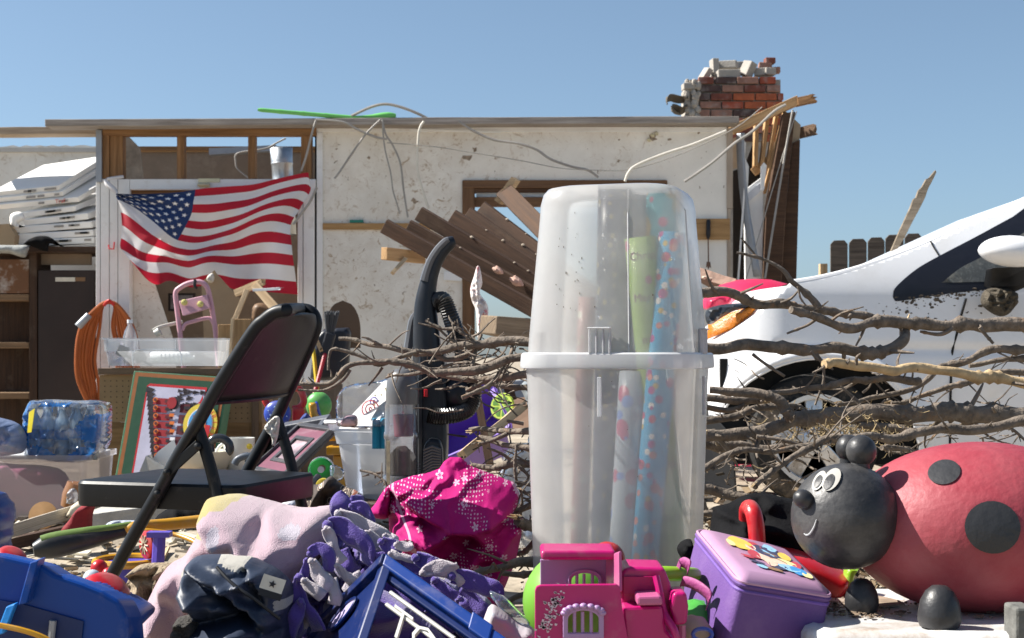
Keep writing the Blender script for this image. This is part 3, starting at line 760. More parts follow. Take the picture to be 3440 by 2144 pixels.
def flag_pt(u, v, z=0):
    s_ = min(1, u / .36); w_ = .10 + (.50 - .10) * s_ * s_ * (3 - 2 * s_) ; e_ = 7 / 13
    v = v / e_ * w_ if v < e_ else w_ + (v - e_) / (1 - e_) * (1 - w_)
    # Coons patch in photo pixels with sagging swags
    t = on(TT, u); b = on(BB, u); l = on(Lx, v); r = on(Rx, v)
    c00 = on(TT, 0); c10 = on(TT, 1); c01 = on(BB, 0); c11 = on(BB, 1)
    p = t * (1 - v) + b * v + l * (1 - u) + r * u - (c00 * (1 - u) * (1 - v) + c10 * u * (1 - v) + c01 * (1 - u) * v + c11 * u * v)
    sag = 34 * math.sin(math.pi * min(1, v * 1.25)) * math.exp(-((u - .45 - .1 * v) / .28) ** 2) - 20 * math.sin(math.pi * v) * math.exp(-((u - .8) / .15) ** 2)
    p.y += sag + 9 * math.sin(7 * u + 3) * v * (1 - abs(u - .5))
    y = 10.84 + .05 * math.sin(u * 13 + v * 5) * v + .05 * math.sin((u * 1.2 - v) * 10) * v + .02 * math.sin(u * 31 + v * 9) * v + .05 * math.sin(u * math.pi) * v
    # radiating folds from the top left pin
    a = math.atan2(v, u + .02); rr = math.hypot(u, v)
    y += .022 * math.sin(a * 14) * math.exp(-rr * 1.6) + .01 * math.sin(a * 9 + 1) * rr
    q = W(p.x, p.y, 10.86); return Vector((q.x, y - z, q.z))
def fslot(u, v):
    if u < .34 and v < 7 / 13: return 2
    return 0 if int(v * 13) % 2 == 0 else 1
m = MB(); m.grid(lambda u, v: flag_pt(u, v), 70, 78, slot=fslot); m.build('cloth', [RED, WHT, BLU], flag, smooth=True, ang=180)
m = MB()
for r in range(9):
    for c in range(6 if r % 2 == 0 else 5):
        cu = .34 * ((c + .5) / 6 if r % 2 == 0 else (c + 1) / 6); cv = 7 / 13 * (r + .9) / 9.8
        pts = []
        for k in range(10):
            ra = (.0195 if k % 2 == 0 else .0078); a = math.pi / 2 + k * math.pi / 5
            pts.append((cu + ra * .78 * math.cos(a), max(0.001, cv - ra * 1.3 * math.sin(a))))
        vs = [flag_pt(cu, cv, .004)] + [flag_pt(max(0, a), b, .004) for a, b in pts]
        m.add(vs, [(0, k + 1, (k + 1) % 10 + 1) for k in range(10)])
m.build('stars', mat('star_white', (.8, .8, .82), .8, bump=0), flag)
q = MB(); q.tube(spline([W(354, 604, 10.92), W(362, 620, 10.9), W(380, 634, 10.88), W(395, 652, 10.87)], 5), lerpl([.012, .022, .02, .012], 16), 8); q.tube(spline([W(360, 602, 10.9), W(385, 598, 10.9), W(415, 594, 10.92)], 4), .012, 8); q.build('gathered_corner', WHT, flag, smooth=True)
cable([(1064, 630), (1040, 680), (1010, 720), (985, 755)], 10.75, .010, WIREM, 'stiff grey cable poking out over the right edge of the flag')

# ================================================================== left back corner
DKW = wood('dark_shelf_wood', (.06, .033, .02), (.028, .016, .01), dirt=(.25, .2, .15, .25))
BRC = mat('brown_cabinet', (.035, .024, .021), .5, var=.2, scale=4, bump=.03, spec=.25)
su = thing('bookshelf', 'open dark wooden shelf unit under the box stack', 'shelf', (hx(50, 11.3), 11.3, 0))
pbox(MB(), 98, 124, 846, 1500, 11.2, .34).build('side_panel', DKW, su, bevel=.003)
pbox(MB(), -60, 98, 850, 1500, 11.5, .02).build('back_panel', DKW, su)
for y in (990, 1150, 1320):
    pbox(MB(), -60, 97, y, y + 20, 11.22, .27).build('shelf', wood('tan_shelf', (.22, .14, .08), (.12, .075, .04)), su, bevel=.003)
pbox(MB(), -60, 97, 872, 985, 11.21, .012).build('peeling_front', mat('peeling_paint', (.16, .075, .035), .8, var=.2, dirt=(.5, .48, .44), dirt_scale=6, bump=.2), su)
mc = thing('metal_cabinet', 'dark brown metal cabinet with a small pale label', 'cabinet', (hx(220, 11.2), 11.2, 0))
pbox(MB(), 128, 318, 908, 1500, 11.2, .35).build('body', BRC, mc, bevel=.006)
pbox(MB(), 186, 252, 932, 946, 11.194, .004).build('label_plate', flatc((205, 200, 185)), mc)
pbox(MB(), 253, 286, 932, 945, 11.194, .004).build('label_plate', flatc((120, 90, 60)), mc)
m = MB(); pbox(m, -60, 320, 828, 848, 11.12, .5); m.build('shelf_board', DKW, label='dark board carrying the white box stack', cat='board', bevel=.003)
m = MB(); pbox(m, 126, 304, 850, 890, 11.3, .04); m.build('loose_plank', PLY, label='brown plank wedged between the shelf board and the cabinet', cat='plank')
BOX = mat('white_box_card', (.80, .79, .76), .7, var=.05, scale=3, bump=.04, dirt=(.55, .49, .4, .4), dirt_scale=5, dirt_lo=.55, dirt_hi=.8)
def slab(c, th, name, mt, label, grp=None, cat='box'):
    """flat carton from four top corners (front-left, front-right, back-right, back-left)"""
    c = [Vector(p) for p in c]; nr = (c[1] - c[0]).cross(c[3] - c[0]).normalized(); m = MB(); m.prism(c, -nr * th); return m.build(name, mt, label=label, cat=cat, group=grp, bevel=.006)
bl_ = ['topmost flat white carton with a dark tape strip, tilted steeply', 'second flat white carton of the tilted stack', 'third flat white carton with red handwriting on its edge', 'flat white carton below the red handwriting',
       'thin flat carton in the middle of the white stack', 'flat white carton third from the bottom of the stack', 'second lowest white carton of the stack', 'lowest white carton of the stack']
ys_ = [(648, 623), (668, 643), (690, 662), (714, 692), (738, 716), (762, 744), (787, 772), (808, 796)]
xo_ = [(-40, 197), (-45, 208), (-38, 262), (70, 250), (78, 292), (36, 308), (40, 312), (44, 316)]
tl_ = [1, .98, .92, .6, .5, .35, .28, .2]
prevb = None
for i in range(8):
    t = tl_[i]; (yl, yr) = ys_[i]; (xl, xr) = xo_[i]; d0 = 11.15
    fl = W(xl, yl, d0); fr_ = W(xr, yr, d0); rise = .285 * t; back = .50 * (1 - .25 * t)
    sx = .24 * t + .03
    br = fr_ + Vector((sx, back, rise)); blk = fl + Vector((sx + .03, back, rise - .02))
    o = slab([fl, fr_, br, blk], (.042 if i < 4 else .05), 'carton', BOX, bl_[i], 'white cartons stacked on the shelf')
    if i == 0:
        fr = (fl, (fr_ - fl), (blk - fl), (fr_ - fl).cross(blk - fl).normalized())
        q = MB(); n = 10
        pts = [(.22 + .74 * k / n, .40 + .06 * math.sin(k / n * 2.6)) for k in range(n + 1)]
        for k in range(n):
            decal(q, fr, [(pts[k][0], pts[k][1] - .055), (pts[k + 1][0], pts[k + 1][1] - .055), (pts[k + 1][0], pts[k + 1][1] + .06), (pts[k][0], pts[k][1] + .06)], .003)
        q.build('tape', flatc((70, 75, 92)), o)
    if i == 2:
        n_ = Vector((0, -1, .1)); q = MB(); mid = fl.lerp(fr_, .80); ux = (fr_ - fl).normalized(); fr = (mid + Vector((0, -.001, -.02)), ux, Vector((0, 0, 1)), Vector((0, -1, 0)))
        textm(q, fr, 'Traf', .045, z=.004); q.build('red_handwriting', flatc((200, 60, 50)), o)
    for k in range(3):
        q = MB(); p = fl.lerp(fr_, rnd.uniform(.5, .97)); ux = (fr_ - fl).normalized(); fr = (p + Vector((0, -.0035, -.021)), ux, Vector((0, 0, 1)), Vector((0, -1, 0)))
        w_ = rnd.uniform(.015, .05); decal(q, fr, [(-w_, -.008), (w_, -.008), (w_, .008), (-w_, .008)], .001); q.build('printed_mark', flatc((150, 145, 138)), o)
soft('paper_flap', [(35, 722), (70, 712), (84, 735), (60, 752), (84, 762), (40, 762)], 11.1, .02, 8, BOX, 'crumpled white paper flap beside the stacked cartons', 'paper', round_px=14)
m = MB(); m.prism([W(-40, 756, 11.05), W(28, 752, 11.05), W(50, 790, 11.05), W(46, 830, 11.05), W(-40, 828, 11.05)], (0, .15, 0)); m.build('torn_carton', CARD, label='torn brown cardboard piece at the foot of the white stack', cat='cardboard')
BLKC = mat('black_cloth', (.008, .008, .009), .9, var=.3, scale=8, bump=.25, bscale=120, spec=.08)
GRYC = mat('grey_rag', (.30, .31, .30), .9, var=.3, scale=14, bump=.4, bscale=80)
soft('black_rag', [(78, 822), (105, 800), (140, 792), (170, 798), (200, 820), (224, 834), (190, 824), (166, 820), (160, 845), (130, 838), (100, 826)], 11.0, .06, 8, BLKC, 'limp black rag hanging over the shelf board', 'rag', round_px=16, wr=.02, wrs=14)
soft('grey_rag', [(-30, 826), (40, 824), (95, 826), (92, 850), (80, 866), (30, 852), (-30, 850)], 10.95, .05, 8, GRYC, 'stiff grey rag on the shelf board end', 'rag', round_px=14, nz=.02, nzs=14)
# orange extension cord
ec = thing('extension_cord', 'coiled orange extension cord hung on the white door post', 'cord', W(366, 1380, 10.8))
ORC = mat('orange_rubber', (.42, .105, .02), .5, var=.15, scale=6, bump=.03, spec=.4)
m = MB(); rr = random.Random(5)
for k in range(9):
    a = k / 8; lx = 254 + 62 * a + rr.uniform(-4, 4); rx = 462 - 60 * a + rr.uniform(-8, 8); by = 1392 - 30 * abs(a - .5) + rr.uniform(-8, 8); dd = 10.78 + .012 * k
    pts = [(366, 1012 + 4 * a), (330 + 14 * a, 1030), (lx + 16, 1100), (lx, 1210), (lx + 14, 1300), ((lx + rx) / 2 - 30, by), (rx - 22, 1310), (rx, 1200), (rx - 18, 1100), (400 - 14 * a, 1030)]
    P = spline([W(x, y, dd + rr.uniform(-.01, .01)) for x, y in pts + [pts[0]]], 6)[:-1]; m.tube(P, .0125, 8, closed=True)
m.build('coil', ORC, ec, smooth=True)
m = MB(); m.tube([W(300, 1058, 10.75), W(262, 1098, 10.74)], [.026, .03], 10); m.build('plug', GREYM, ec, smooth=True, bevel=.003)
m = MB(); m.tube(spline([W(350, 1026, 10.76), W(366, 1010, 10.72), W(382, 1024, 10.76)], 5), .012, 6); m.build('tie', flatc((190, 40, 40)), ec, smooth=True)

# ================================================================== pegboard cabinet and things on it
PEG = mat('pegboard', (.27, .175, .09), .7, var=.15, scale=4, bump=.06, dirt=(.18, .11, .055, .5))
pc = thing('pegboard_cabinet', 'low brown cabinet with a perforated hardboard back', 'cabinet', (hx(605, 8), 8.2, 0))
pbox(MB(), 334, 880, 1260, 1418, 8.0, .012).build('pegboard', PEG, pc)
pbox(MB(), 334, 880, 1419, 1628, 7.998, .014).build('lower_panel', wood('oak_panel', (.25, .15, .07), (.14, .08, .035)), pc)
pbox(MB(), 328, 886, 1237, 1259, 7.96, .42).build('top', wood('walnut_top', (.16, .105, .07), (.09, .06, .04)), pc, bevel=.003)
pbox(MB(), 334, 344, 1260, 1628, 8.012, .36).build('side', PEG, pc); pbox(MB(), 868, 880, 1260, 1628, 8.012, .36).build('side', PEG, pc)
pbox(MB(), 845, 868, 1262, 1620, 7.985, .012).build('stile', wood('walnut_top', (.16, .105, .07), (.09, .06, .04)), pc)
m = MB()
for iy in range(8):
    for ix in range(26):
        p = W(352 + ix * 20, 1280 + iy * 18, 7.9975); m.add([p + Vector((.0035 * math.cos(a), 0, .0035 * math.sin(a))) for a in [k * math.pi / 3 for k in range(6)]], [tuple(range(6))])
m.build('peg_holes', flatc((35, 22, 12)), pc, kind='stuff')
CLEAR = film('clear_tray_plastic', (.82, .86, .90), .12, .22, .12, .58, .18)
ct = thing('storage_tray', 'shallow clear plastic storage tray on the pegboard cabinet', 'tray', W(570, 1228, 7.9))
m = MB()
def rrect(w, d, r, n=5):
    out = []
    for (cx, cy, a0) in ((w / 2 - r, d / 2 - r, 0), (-w / 2 + r, d / 2 - r, 90), (-w / 2 + r, -d / 2 + r, 180), (w / 2 - r, -d / 2 + r, 270)):
        for k in range(n): a = math.radians(a0 + 90 * k / (n - 1)); out.append((cx + r * math.cos(a), cy + r * math.sin(a)))
    return out
def shell(m, c, secs, cap_bottom=True, cap_top=False, R=None, slot=0):
    """stack of rounded rectangles (w, d, r, z)"""
    c = Vector(c); n = 20; vs = []
    for (w, d, r, z) in secs:
        for (x, y) in rrect(w, d, r):
            p = Vector((x, y, z)); p = R @ p if R is not None else p; vs.append(c + p)
    fs = []
    for i in range(len(secs) - 1):
        for k in range(n): k2 = (k + 1) % n; fs.append((i * n + k, i * n + k2, (i + 1) * n + k2, (i + 1) * n + k))
    if cap_bottom: fs.append(tuple(range(n - 1, -1, -1)))
    if cap_top: fs.append(tuple((len(secs) - 1) * n + k for k in range(n)))
    m.add(vs, fs, slot); return m
base = W(573, 1229, 8.12)
shell(m, base, [(.60, .36, .03, .0), (.605, .365, .03, .004), (.625, .385, .03, .075), (.64, .4, .03, .08), (.645, .405, .03, .14), (.665, .425, .03, .143), (.667, .427, .03, .152), (.645, .405, .03, .150)])
m.build('tub', CLEAR, ct, smooth=True, ang=50)
m = MB(); fy = base.y - .207
for x in (-.13, .075): m.tube([base + Vector((x, -.2, .085)), base + Vector((x, -.205, .146))], .003, 5)
m.tube(spline([base + Vector((-.16, -.196, .0)), base + Vector((-.155, -.205, .075)), base + Vector((-.1, -.206, .088)), base + Vector((.06, -.206, .088)), base + Vector((.1, -.204, .075)), base + Vector((.105, -.196, .0))], 4), .003, 5)
m.build('moulded_ribs', film('rib_plastic', (.9, .93, .96), .4, .3, .1, .15), ct)
def bottle_prof(s): return [(0, 0), (.030 * s, .0), (.033 * s, .01 * s), (.033 * s, .06 * s), (.030 * s, .07 * s), (.033 * s, .085 * s), (.033 * s, .13 * s), (.025 * s, .16 * s), (.012 * s, .185 * s), (.012 * s, .2 * s)]
wb = thing('water_bottle', 'empty clear plastic bottle standing up in the storage tray', 'bottle', W(437, 1225, 8.1))
m = MB(); m.lathe(bottle_prof(1.15), W(437, 1222, 8.1), 16); m.build('body', film('bottle_pet', (.88, .9, .93), .12, .12, .18, .6, .1), wb, smooth=True, ang=60)
m = MB(); m.lathe([(.016, .225), (.016, .245), (.0, .245)], W(437, 1222, 8.1), 14); m.build('cap', flatc((225, 225, 228)), wb, smooth=True)
sc_ = thing('spray_can', 'white spray can lying on its side inside the storage tray', 'can', W(580, 1222, 7.98))
m = MB(); m.lathe([(0, 0), (.030, 0), (.033, .006), (.033, .20), (.026, .215), (.012, .22), (.012, .24), (0, .24)], W(508, 1202, 8.0), 18, R=roty(90)); m.build('body', mat('can_white', (.72, .72, .70), .35, var=.06, scale=10, bump=0, dirt=(.5, .5, .52, .5)), sc_, smooth=True)
m = MB()
for k in range(7): 
    p = W(540 + k * 14, 1200, 7.964); m.add([p + Vector((dx, 0, dz)) for dx, dz in ((0, -.02), (.006, -.02), (.006, .02), (0, .02))], [(0, 1, 2, 3)])
m.build('printed_lines', flatc((150, 155, 165)), sc_)
for (x, y, rz_, nm, lb) in ((412, 1180, 22, 'charger_block', 'square black charger block tipped in the clear tray'), (470, 1198, -28, 'charger_block', 'small black adapter beside the white spray can')):
    m = MB(); m.box(W(x, y, 8.0), (.055, .04, .06), R=roty(rz_)); m.tube([W(x + 12, y + 16, 8.0), W(x + 40, y + 30, 8.0)], .008, 6); m.build(nm, flatc((45, 46, 52)), label=lb, cat='charger', bevel=.004)
PINKM = mat('pink_enamel', (.55, .30, .36), .45, var=.1, scale=6, bump=.02, dirt=(.4, .22, .24, .4))
pf = thing('toy_seat_frame', 'pink tubular toy frame with two yellow knobs behind the tray', 'toy frame', W(660, 1240, 8.3))
m = MB(); m.tube(spline([W(x, y, 8.3) for x, y in ((618, 1240), (606, 1130), (595, 1040), (590, 985), (606, 966), (634, 952), (668, 947), (690, 958), (702, 985), (716, 1060), (726, 1130), (736, 1240))], 5), .0145, 10); m.tube(spline([W(x, y, 8.3) for x, y in ((612, 1110), (622, 1090), (650, 1080), (690, 1070), (708, 1072), (718, 1090))], 4), .011, 8); m.build('tube_frame', PINKM, pf, smooth=True)
m = MB(); m.prism([W(600, 1012, 8.27), W(695, 990, 8.27), W(706, 1035, 8.25), W(614, 1062, 8.25)], (0, .03, 0)); m.build('panel', PINKM, pf, bevel=.004)
for (x, y) in ((620, 1016), (674, 1022)):
    m = MB(); m.lathe([(.018, 0), (.018, .012), (.011, .016), (.011, .03), (0, .034)], W(x, y, 8.262), 12, R=rotx(90)); m.build('knob', flatc((206, 196, 120)), pf, smooth=True)
m = MB(); m.tube(spline([W(655, 940, 8.28), W(654, 960, 8.27), W(660, 968, 8.28)], 3), .009, 6); m.build('strap', flatc((25, 25, 28)), pf)
# scraps round the doorway
def plank(name, p0, p1, w, d0, d1, t, m_, label, cat='wood scrap', splinter=.04, group='broken wood scraps'):
    q = MB(); bar2(p0, p1, w, d0, d1, t, q, splinter=splinter); return q.build(name, m_, label=label, cat=cat, group=group, bevel=.002)
m = MB(); m.prism([W(x, y, 8.9) for x, y in ((676, 950), (720, 908), (726, 918), (812, 1012), (792, 1110), (780, 1240), (690, 1240))], (0, .012, 0)); m.build('cardboard_sheet', CARD, label='brown cardboard sheet leaning under the flag with torn top', cat='cardboard')
soft('foam_tuft', [(700, 925), (714, 918), (720, 932), (716, 948), (704, 950), (694, 938)], 8.86, .03, 5, mat('white_fluff', (.62, .58, .5), .95, bump=.6, var=.3, scale=30), 'tuft of pale foam stuck on the cardboard corner', 'foam', round_px=8, nz=.02, nzs=40)
plank('wood_scrap', (792, 985), (890, 945), 24, 8.8, 8.7, .03, PALEW, 'pale split board balanced on top of the cardboard')
plank('wood_scrap', (856, 958), (946, 1060), 30, 8.7, 8.6, .03, PALEW, 'pale broken board slanting down behind the black chair back')
plank('wood_scrap', (830, 975), (782, 1090), 17, 8.6, 8.5, .02, PALEW, 'narrow pointed splinter leaning beside the pink frame')
plank('wood_scrap', (850, 975), (944, 970), 9, 8.6, 8.5, .01, GREYM, 'thin grey rod lying across the scraps under the flag')
for (x0, x1, y0, lb) in ((732, 778, 1090, 'short wooden crate slat upright left of the chair back'), (782, 842, 1072, 'wide wooden crate slat upright behind the chair back'), (844, 884, 1080, 'wooden crate slat nearest the broom')):
    m = MB(); pbox(m, x0, x1, y0, 1240, 8.2, .02); m.build('upright_board', wood('crate_wood', (.40, .25, .12), (.25, .15, .07)), label=lb, cat='board', group='upright crate slats', bevel=.003)
m = MB(); bar2((782, 1072), (772, 1240), 9, 8.15, 8.1, .03, m); m.build('crate_post', PALEW, label='thin pale post at the corner of the crate slats', cat='post', group='upright crate slats')
soft('brown_bag', [(850, 1030), (880, 1018), (920, 1035), (940, 1080), (850, 1085)], 8.9, .06, 9, mat('brown_leather', (.17, .095, .045), .55, var=.3), 'brown leather lump under the flag', 'bag', round_px=20, nz=.02)
m = MB(); m.tube(spline([W(512, 1112, 8.2), W(540, 1098, 8.25), W(610, 1082, 8.4)], 4), .011, 8); m.lathe([(.022, 0), (.024, .03), (0, .032)], W(522, 1122, 8.15), 12, R=roty(60)); m.build('shower_head', mat('cream_plastic', (.5, .48, .42), .5), smooth=True, label='cream plastic hose wand lying left of the pink frame', cat='hose')
pf2 = thing('wall_picture', 'dark framed picture on the shadowed wall under the flag', 'picture', W(610, 1045, 11.4))
m = MB(); pbox(m, 565, 655, 985, 1045, 11.4, .03); m.build('frame', flatc((30, 24, 22)), pf2); m = MB(); pbox(m, 573, 647, 992, 1038, 11.39, .008); m.build('print', mat('dim_print', (.2, .19, .2), .6, var=.6, scale=14), pf2)

# ================================================================== train set box
tbx = thing('train_set_box', 'green bordered Christmas train set box standing on its end', 'box', W(580, 1590, 7.7))
TLc, TRc, BLc, BRc = W(450, 1246, 7.78), W(768, 1268, 7.70), W(402, 1610, 7.62), W(711, 1632, 7.54)
ux = (TRc - TLc).normalized(); uy = (TLc - BLc); uy = (uy - ux * uy.dot(ux)).normalized(); nn_ = ux.cross(uy); nn_ = nn_ if nn_.y < 0 else -nn_
bwid = (TRc - TLc).length; bhei = (TLc - BLc).length
fr = (TLc, ux * bwid, -uy * bhei, nn_)
m = MB(); m.prism([fpt(fr, 0, 0), fpt(fr, 1, 0), fpt(fr, 1, 1), fpt(fr, 0, 1)], -nn_ * .10); m.build('carton', mat('box_green', (.05, .16, .08), .5, var=.1), tbx, bevel=.003)
cols = [flatc((142, 84, 36)), flatc((20, 68, 42)), flatc((186, 26, 36)), mat('snow_print', S(186, 184, 204), .5, var=.18, scale=9, bump=0), flatc((40, 28, 34)), flatc((150, 26, 34)), flatc((88, 20, 30)), flatc((222, 196, 70)), flatc((70, 150, 205)), flatc((40, 60, 150)), flatc((210, 110, 40)), flatc((235, 232, 235))]
m = MB(); z = .002
def R_(x0, y0, x1, y1): return [(x0, y0), (x1, y0), (x1, y1), (x0, y1)]
decal(m, fr, R_(.022, .012, .98, .985), z, 0); decal(m, fr, R_(.062, .05, .945, .95), z * 2, 1)
decal(m, fr, [(.17, .13), (.20, .11), (.80, .11), (.80, .94), (.17, .94)], z * 3, 2); decal(m, fr, R_(.19, .135, .785, .94), z * 4, 3)
rt = random.Random(9)
for k in range(16):      # dark conifers along the left
    y = .14 + k * .042; x = .205 + .012 * k; decal(m, fr, [(x - .03, y), (x + .06, y + .02), (x + .03, y + .05), (x - .035, y + .045 + rt.uniform(0, .02))], z * 5, 4)
for k in range(22):
    x = rt.uniform(.5, .77); y = rt.uniform(.13, .3); decal(m, fr, [(x, y), (x + .07, y + .015), (x, y + .035)], z * 5, 4)
for k in range(9):       # engine and coaches, drawn on their side
    y = .24 + k * .072; x = .27 + k * .016; decal(m, fr, R_(x, y, x + .15 + rt.uniform(-.02, .04), y + .06), z * 6, 5); decal(m, fr, R_(x + .12, y + .01, x + .2, y + .04), z * 7, 4 if k % 2 else 6)
    decal(m, fr, circ(x + .02, y + .02, .026, .024, 12), z * 8, 10); decal(m, fr, circ(x + .02, y + .02, .015, .014, 12), z * 9, 6); decal(m, fr, R_(x + .16, y - .01, x + .21, y + .02), z * 8, 11 if k > 4 else 10)
decal(m, fr, circ(.50, .28, .055, .06), z * 9, 4); decal(m, fr, circ(.47, .28, .05, .055), z * 10, 5)
for k in range(5): decal(m, fr, R_(.56, .28 + k * .1, .66, .36 + k * .1), z * 6, 6); decal(m, fr, R_(.6, .3 + k * .1, .69, .33 + k * .1), z * 7, 4)
decal(m, fr, circ(.80, .45, .175, .185, 30), z * 11, 7); decal(m, fr, circ(.80, .45, .13, .14, 30), z * 12, 11); decal(m, fr, circ(.80, .45, .12, .13, 30), z * 13, 8)
for (x, y, w_, h_, c_) in ((.72, .38, .07, .16, 5), (.79, .33, .06, .1, 9), (.78, .42, .08, .14, 10), (.84, .46, .07, .11, 2), (.76, .52, .09, .05, 11)): decal(m, fr, R_(x, y, x + w_, y + h_), z * 14, c_)
decal(m, fr, [(.74, .27), (.86, .27), (.84, .2), (.8, .25), (.78, .19), (.76, .25)], z * 12, 2)
cc = fpt(fr, .80, .45); s_ = bwid
for k, chh in enumerate('CHRISTMAS'):
    a = math.radians(70 - k * 21); o_ = cc + ux * (.152 * s_ * math.cos(a)) + uy * (.152 * s_ * 1.08 * math.sin(a)); tx = ux * math.sin(a) - uy * math.cos(a); ty = ux * math.cos(a) + uy * math.sin(a)
    textm(m, (o_, tx, ty, nn_), chh, .036, 2, z=z * 15)
for k, chh in enumerate('TRAIN SET'):
    a = math.radians(215 - k * 9); o_ = cc + ux * (.152 * s_ * math.cos(a)) + uy * (.152 * s_ * 1.08 * math.sin(a)); tx = ux * math.sin(a) - uy * math.cos(a); ty = ux * math.cos(a) + uy * math.sin(a)
m.build('printed_front', cols, tbx)
m = MB(); tpf = (TLc - nn_ * .0, ux * bwid, -nn_ * .10, uy)
decal(m, tpf, R_(.04, .1, .48, .9), .003, 0); decal(m, tpf, R_(.49, .05, .6, .95), .004, 1); decal(m, tpf, R_(.61, .1, .97, .9), .003, 0); m.build('printed_end', [flatc((222, 226, 222)), flatc((44, 120, 72))], tbx)

# ================================================================== water pack, tote, bags at the left
PET = film('shrink_wrap', (.80, .88, .95), .05, .07, .30, .85, .10)
PETB = film('bottle_water', (.76, .86, .93), .16, .2, .22, .42, .12)
wp = thing('bottled_water_pack', 'shrink wrapped pack of water bottles on the white tote', 'water bottles', W(210, 1552, 6.2))
rr = random.Random(21)
proto = None
for ix in range(5):
    for iy in range(3):
        b0 = W(112 + ix * 48, 1545, 6.12 + iy * .064) + Vector((rr.uniform(-.004, .004), 0, rr.uniform(0, .008)))
        if proto is None:
            m = MB(); m.lathe(bottle_prof(1.08)[:-2] + [(.014, .2), (.014, .215)], b0, 14); proto = m.build('bottle', PETB, wp, smooth=True, ang=60); pb0 = b0
            m = MB(); m.lathe([(.0148, .212), (.0148, .228), (0, .228)], b0, 12); cproto = m.build('cap', flatc((228, 232, 236)), proto, smooth=True)
            m = MB(); m.lathe([(.0362, .085), (.0362, .125)], b0, 14); m.f = m.f[:-2]; m.m = m.m[:-2]; m.uv = m.uv[:-2]; lproto = m.build('label', flatc((52, 108, 168)), proto, smooth=True)
        else:
            c_ = proto.copy(); COL.objects.link(c_); c_.location = b0 - pb0; WOFF[c_.name] = WOFF[proto.name]
            for ch_ in (cproto, lproto):
                e = ch_.copy(); COL.objects.link(e); e.parent = c_
BLUW = film('blue_wrap', S(60, 130, 205), .4, .3, .25, .2, .12)
def wrapf(px, py, nzz=.012):
    p = W(px, py, 6.04); return p + Vector((0, nzz * noise.noise(Vector((px * .03, py * .03, 1))), 0))
m = inflate([(92, 1358), (140, 1342), (260, 1346), (334, 1352), (340, 1440), (335, 1500), (300, 1545), (230, 1556), (150, 1548), (100, 1530), (80, 1450)], 6.10, .06, 9, round_px=24, back=4.2, wr=.024, wrs=14, seed=2,
            slotf=lambda x, y: 1 if (y > 1512 + 18 * math.sin(x * .035) or (x > 284 + 20 * math.sin(y * .06) and 1392 < y) or x < 112 or (1352 < y < 1366 and 150 < x < 250)) else 0)
m.build('wrap', [PET, BLUW], wp, smooth=True, ang=50)
m = MB(); q_ = [W(98, 1385, 6.0), W(117, 1372, 5.99), W(106, 1452, 5.99), W(92, 1455, 6.0)]; m.add(q_, [(0, 1, 2, 3)]); m.build('price_sticker', flatc((226, 208, 50)), wp, solid=.002)
tw = thing('white_tote', 'cloudy white tote filled with pink fabric under the water pack', 'storage tote', W(150, 1745, 6.2))
base = W(120, 1743, 6.25)
m = MB(); shell(m, base, [(.52, .40, .03, .0), (.56, .44, .03, .26), (.585, .465, .03, .265), (.585, .465, .03, .288)], cap_top=False); m.build('tub', film('cloudy_tote', (.66, .62, .62), .22, .2, .1, .6, .3), tw, smooth=True, ang=50)
m = MB(); m.box(base + Vector((0, .03, .275)), (.54, .36, .02)); m.build('lid', mat('lid_white', (.6, .6, .6), .5), tw, bevel=.008)
soft('pink_fabric', [(-60, 1570), (60, 1560), (200, 1575), (240, 1640), (235, 1725), (-60, 1735)], 6.12, .03, 12, mat('pink_gingham', (.40, .13, .23), .9, var=.5, scale=14, dirt=(.5, .4, .45)), 'pink patterned fabric pressed inside the cloudy tote', 'fabric', round_px=30, wr=.02)
soft('blue_bag', [(-40, 1410), (20, 1408), (70, 1430), (86, 1470), (84, 1510), (60, 1525), (-40, 1525)], 6.0, .10, 9, mat('blue_plastic_bag', (.17, .22, .36), .35, var=.6, scale=6, spec=.5, dirt=(.5, .35, .45, .7), dirt_scale=4), 'crumpled blue and lilac plastic bag left of the water pack', 'plastic bag', round_px=26, wr=.05, wrs=10)
soft('blue_boot', [(-50, 1660), (10, 1655), (20, 1672), (38, 1690), (46, 1720), (44, 1750), (36, 1775), (40, 1800), (30, 1815), (28, 1855), (-50, 1865)], 4.7, .10, 9, mat('blue_vinyl', (.02, .05, .22), .35, var=.3, scale=8, spec=.5, bump=.2, bscale=20, dirt=(.3, .3, .36, .35)), 'shiny dark blue inflated vinyl toy at the edge of the rubble', 'vinyl toy', round_px=22, folds=[([(-40, 1700), (40, 1722)], -.03, 8), ([(-40, 1775), (40, 1778)], -.035, 8)])
# ================================================================== rubble strip on the ground
DEBW = wood('debris_board', (.52, .47, .40), (.3, .26, .2))
rr = random.Random(33)
m = MB()
for k in range(2600):
    if k < 1700: x = rr.uniform(-2.6, -.1); y = rr.uniform(3.9, 7.2)
    else: x = rr.uniform(-1, 3.2); y = rr.uniform(3.2, 7)
    L_ = rr.choice((.01, .015, .02, .03, .05, .09)) * rr.uniform(.6, 1.5); a = rr.uniform(0, 180)
    m.box((x, y, ground_h(x, y) + .006 + rr.uniform(0, .02)), (L_, L_ * rr.uniform(.12, .6), rr.uniform(.002, .012)), R=rotz(a) @ rotx(rr.uniform(-25, 25)) @ roty(rr.uniform(-20, 20)), slot=rr.choice((0, 0, 0, 1, 2, 3)))
m.build('wood_chips', [DEBW, PALEW, mat('insulation', (.62, .58, .47), .95, bump=.5), mat('dark_chip', (.09, .07, .05), .9)], kind='stuff')
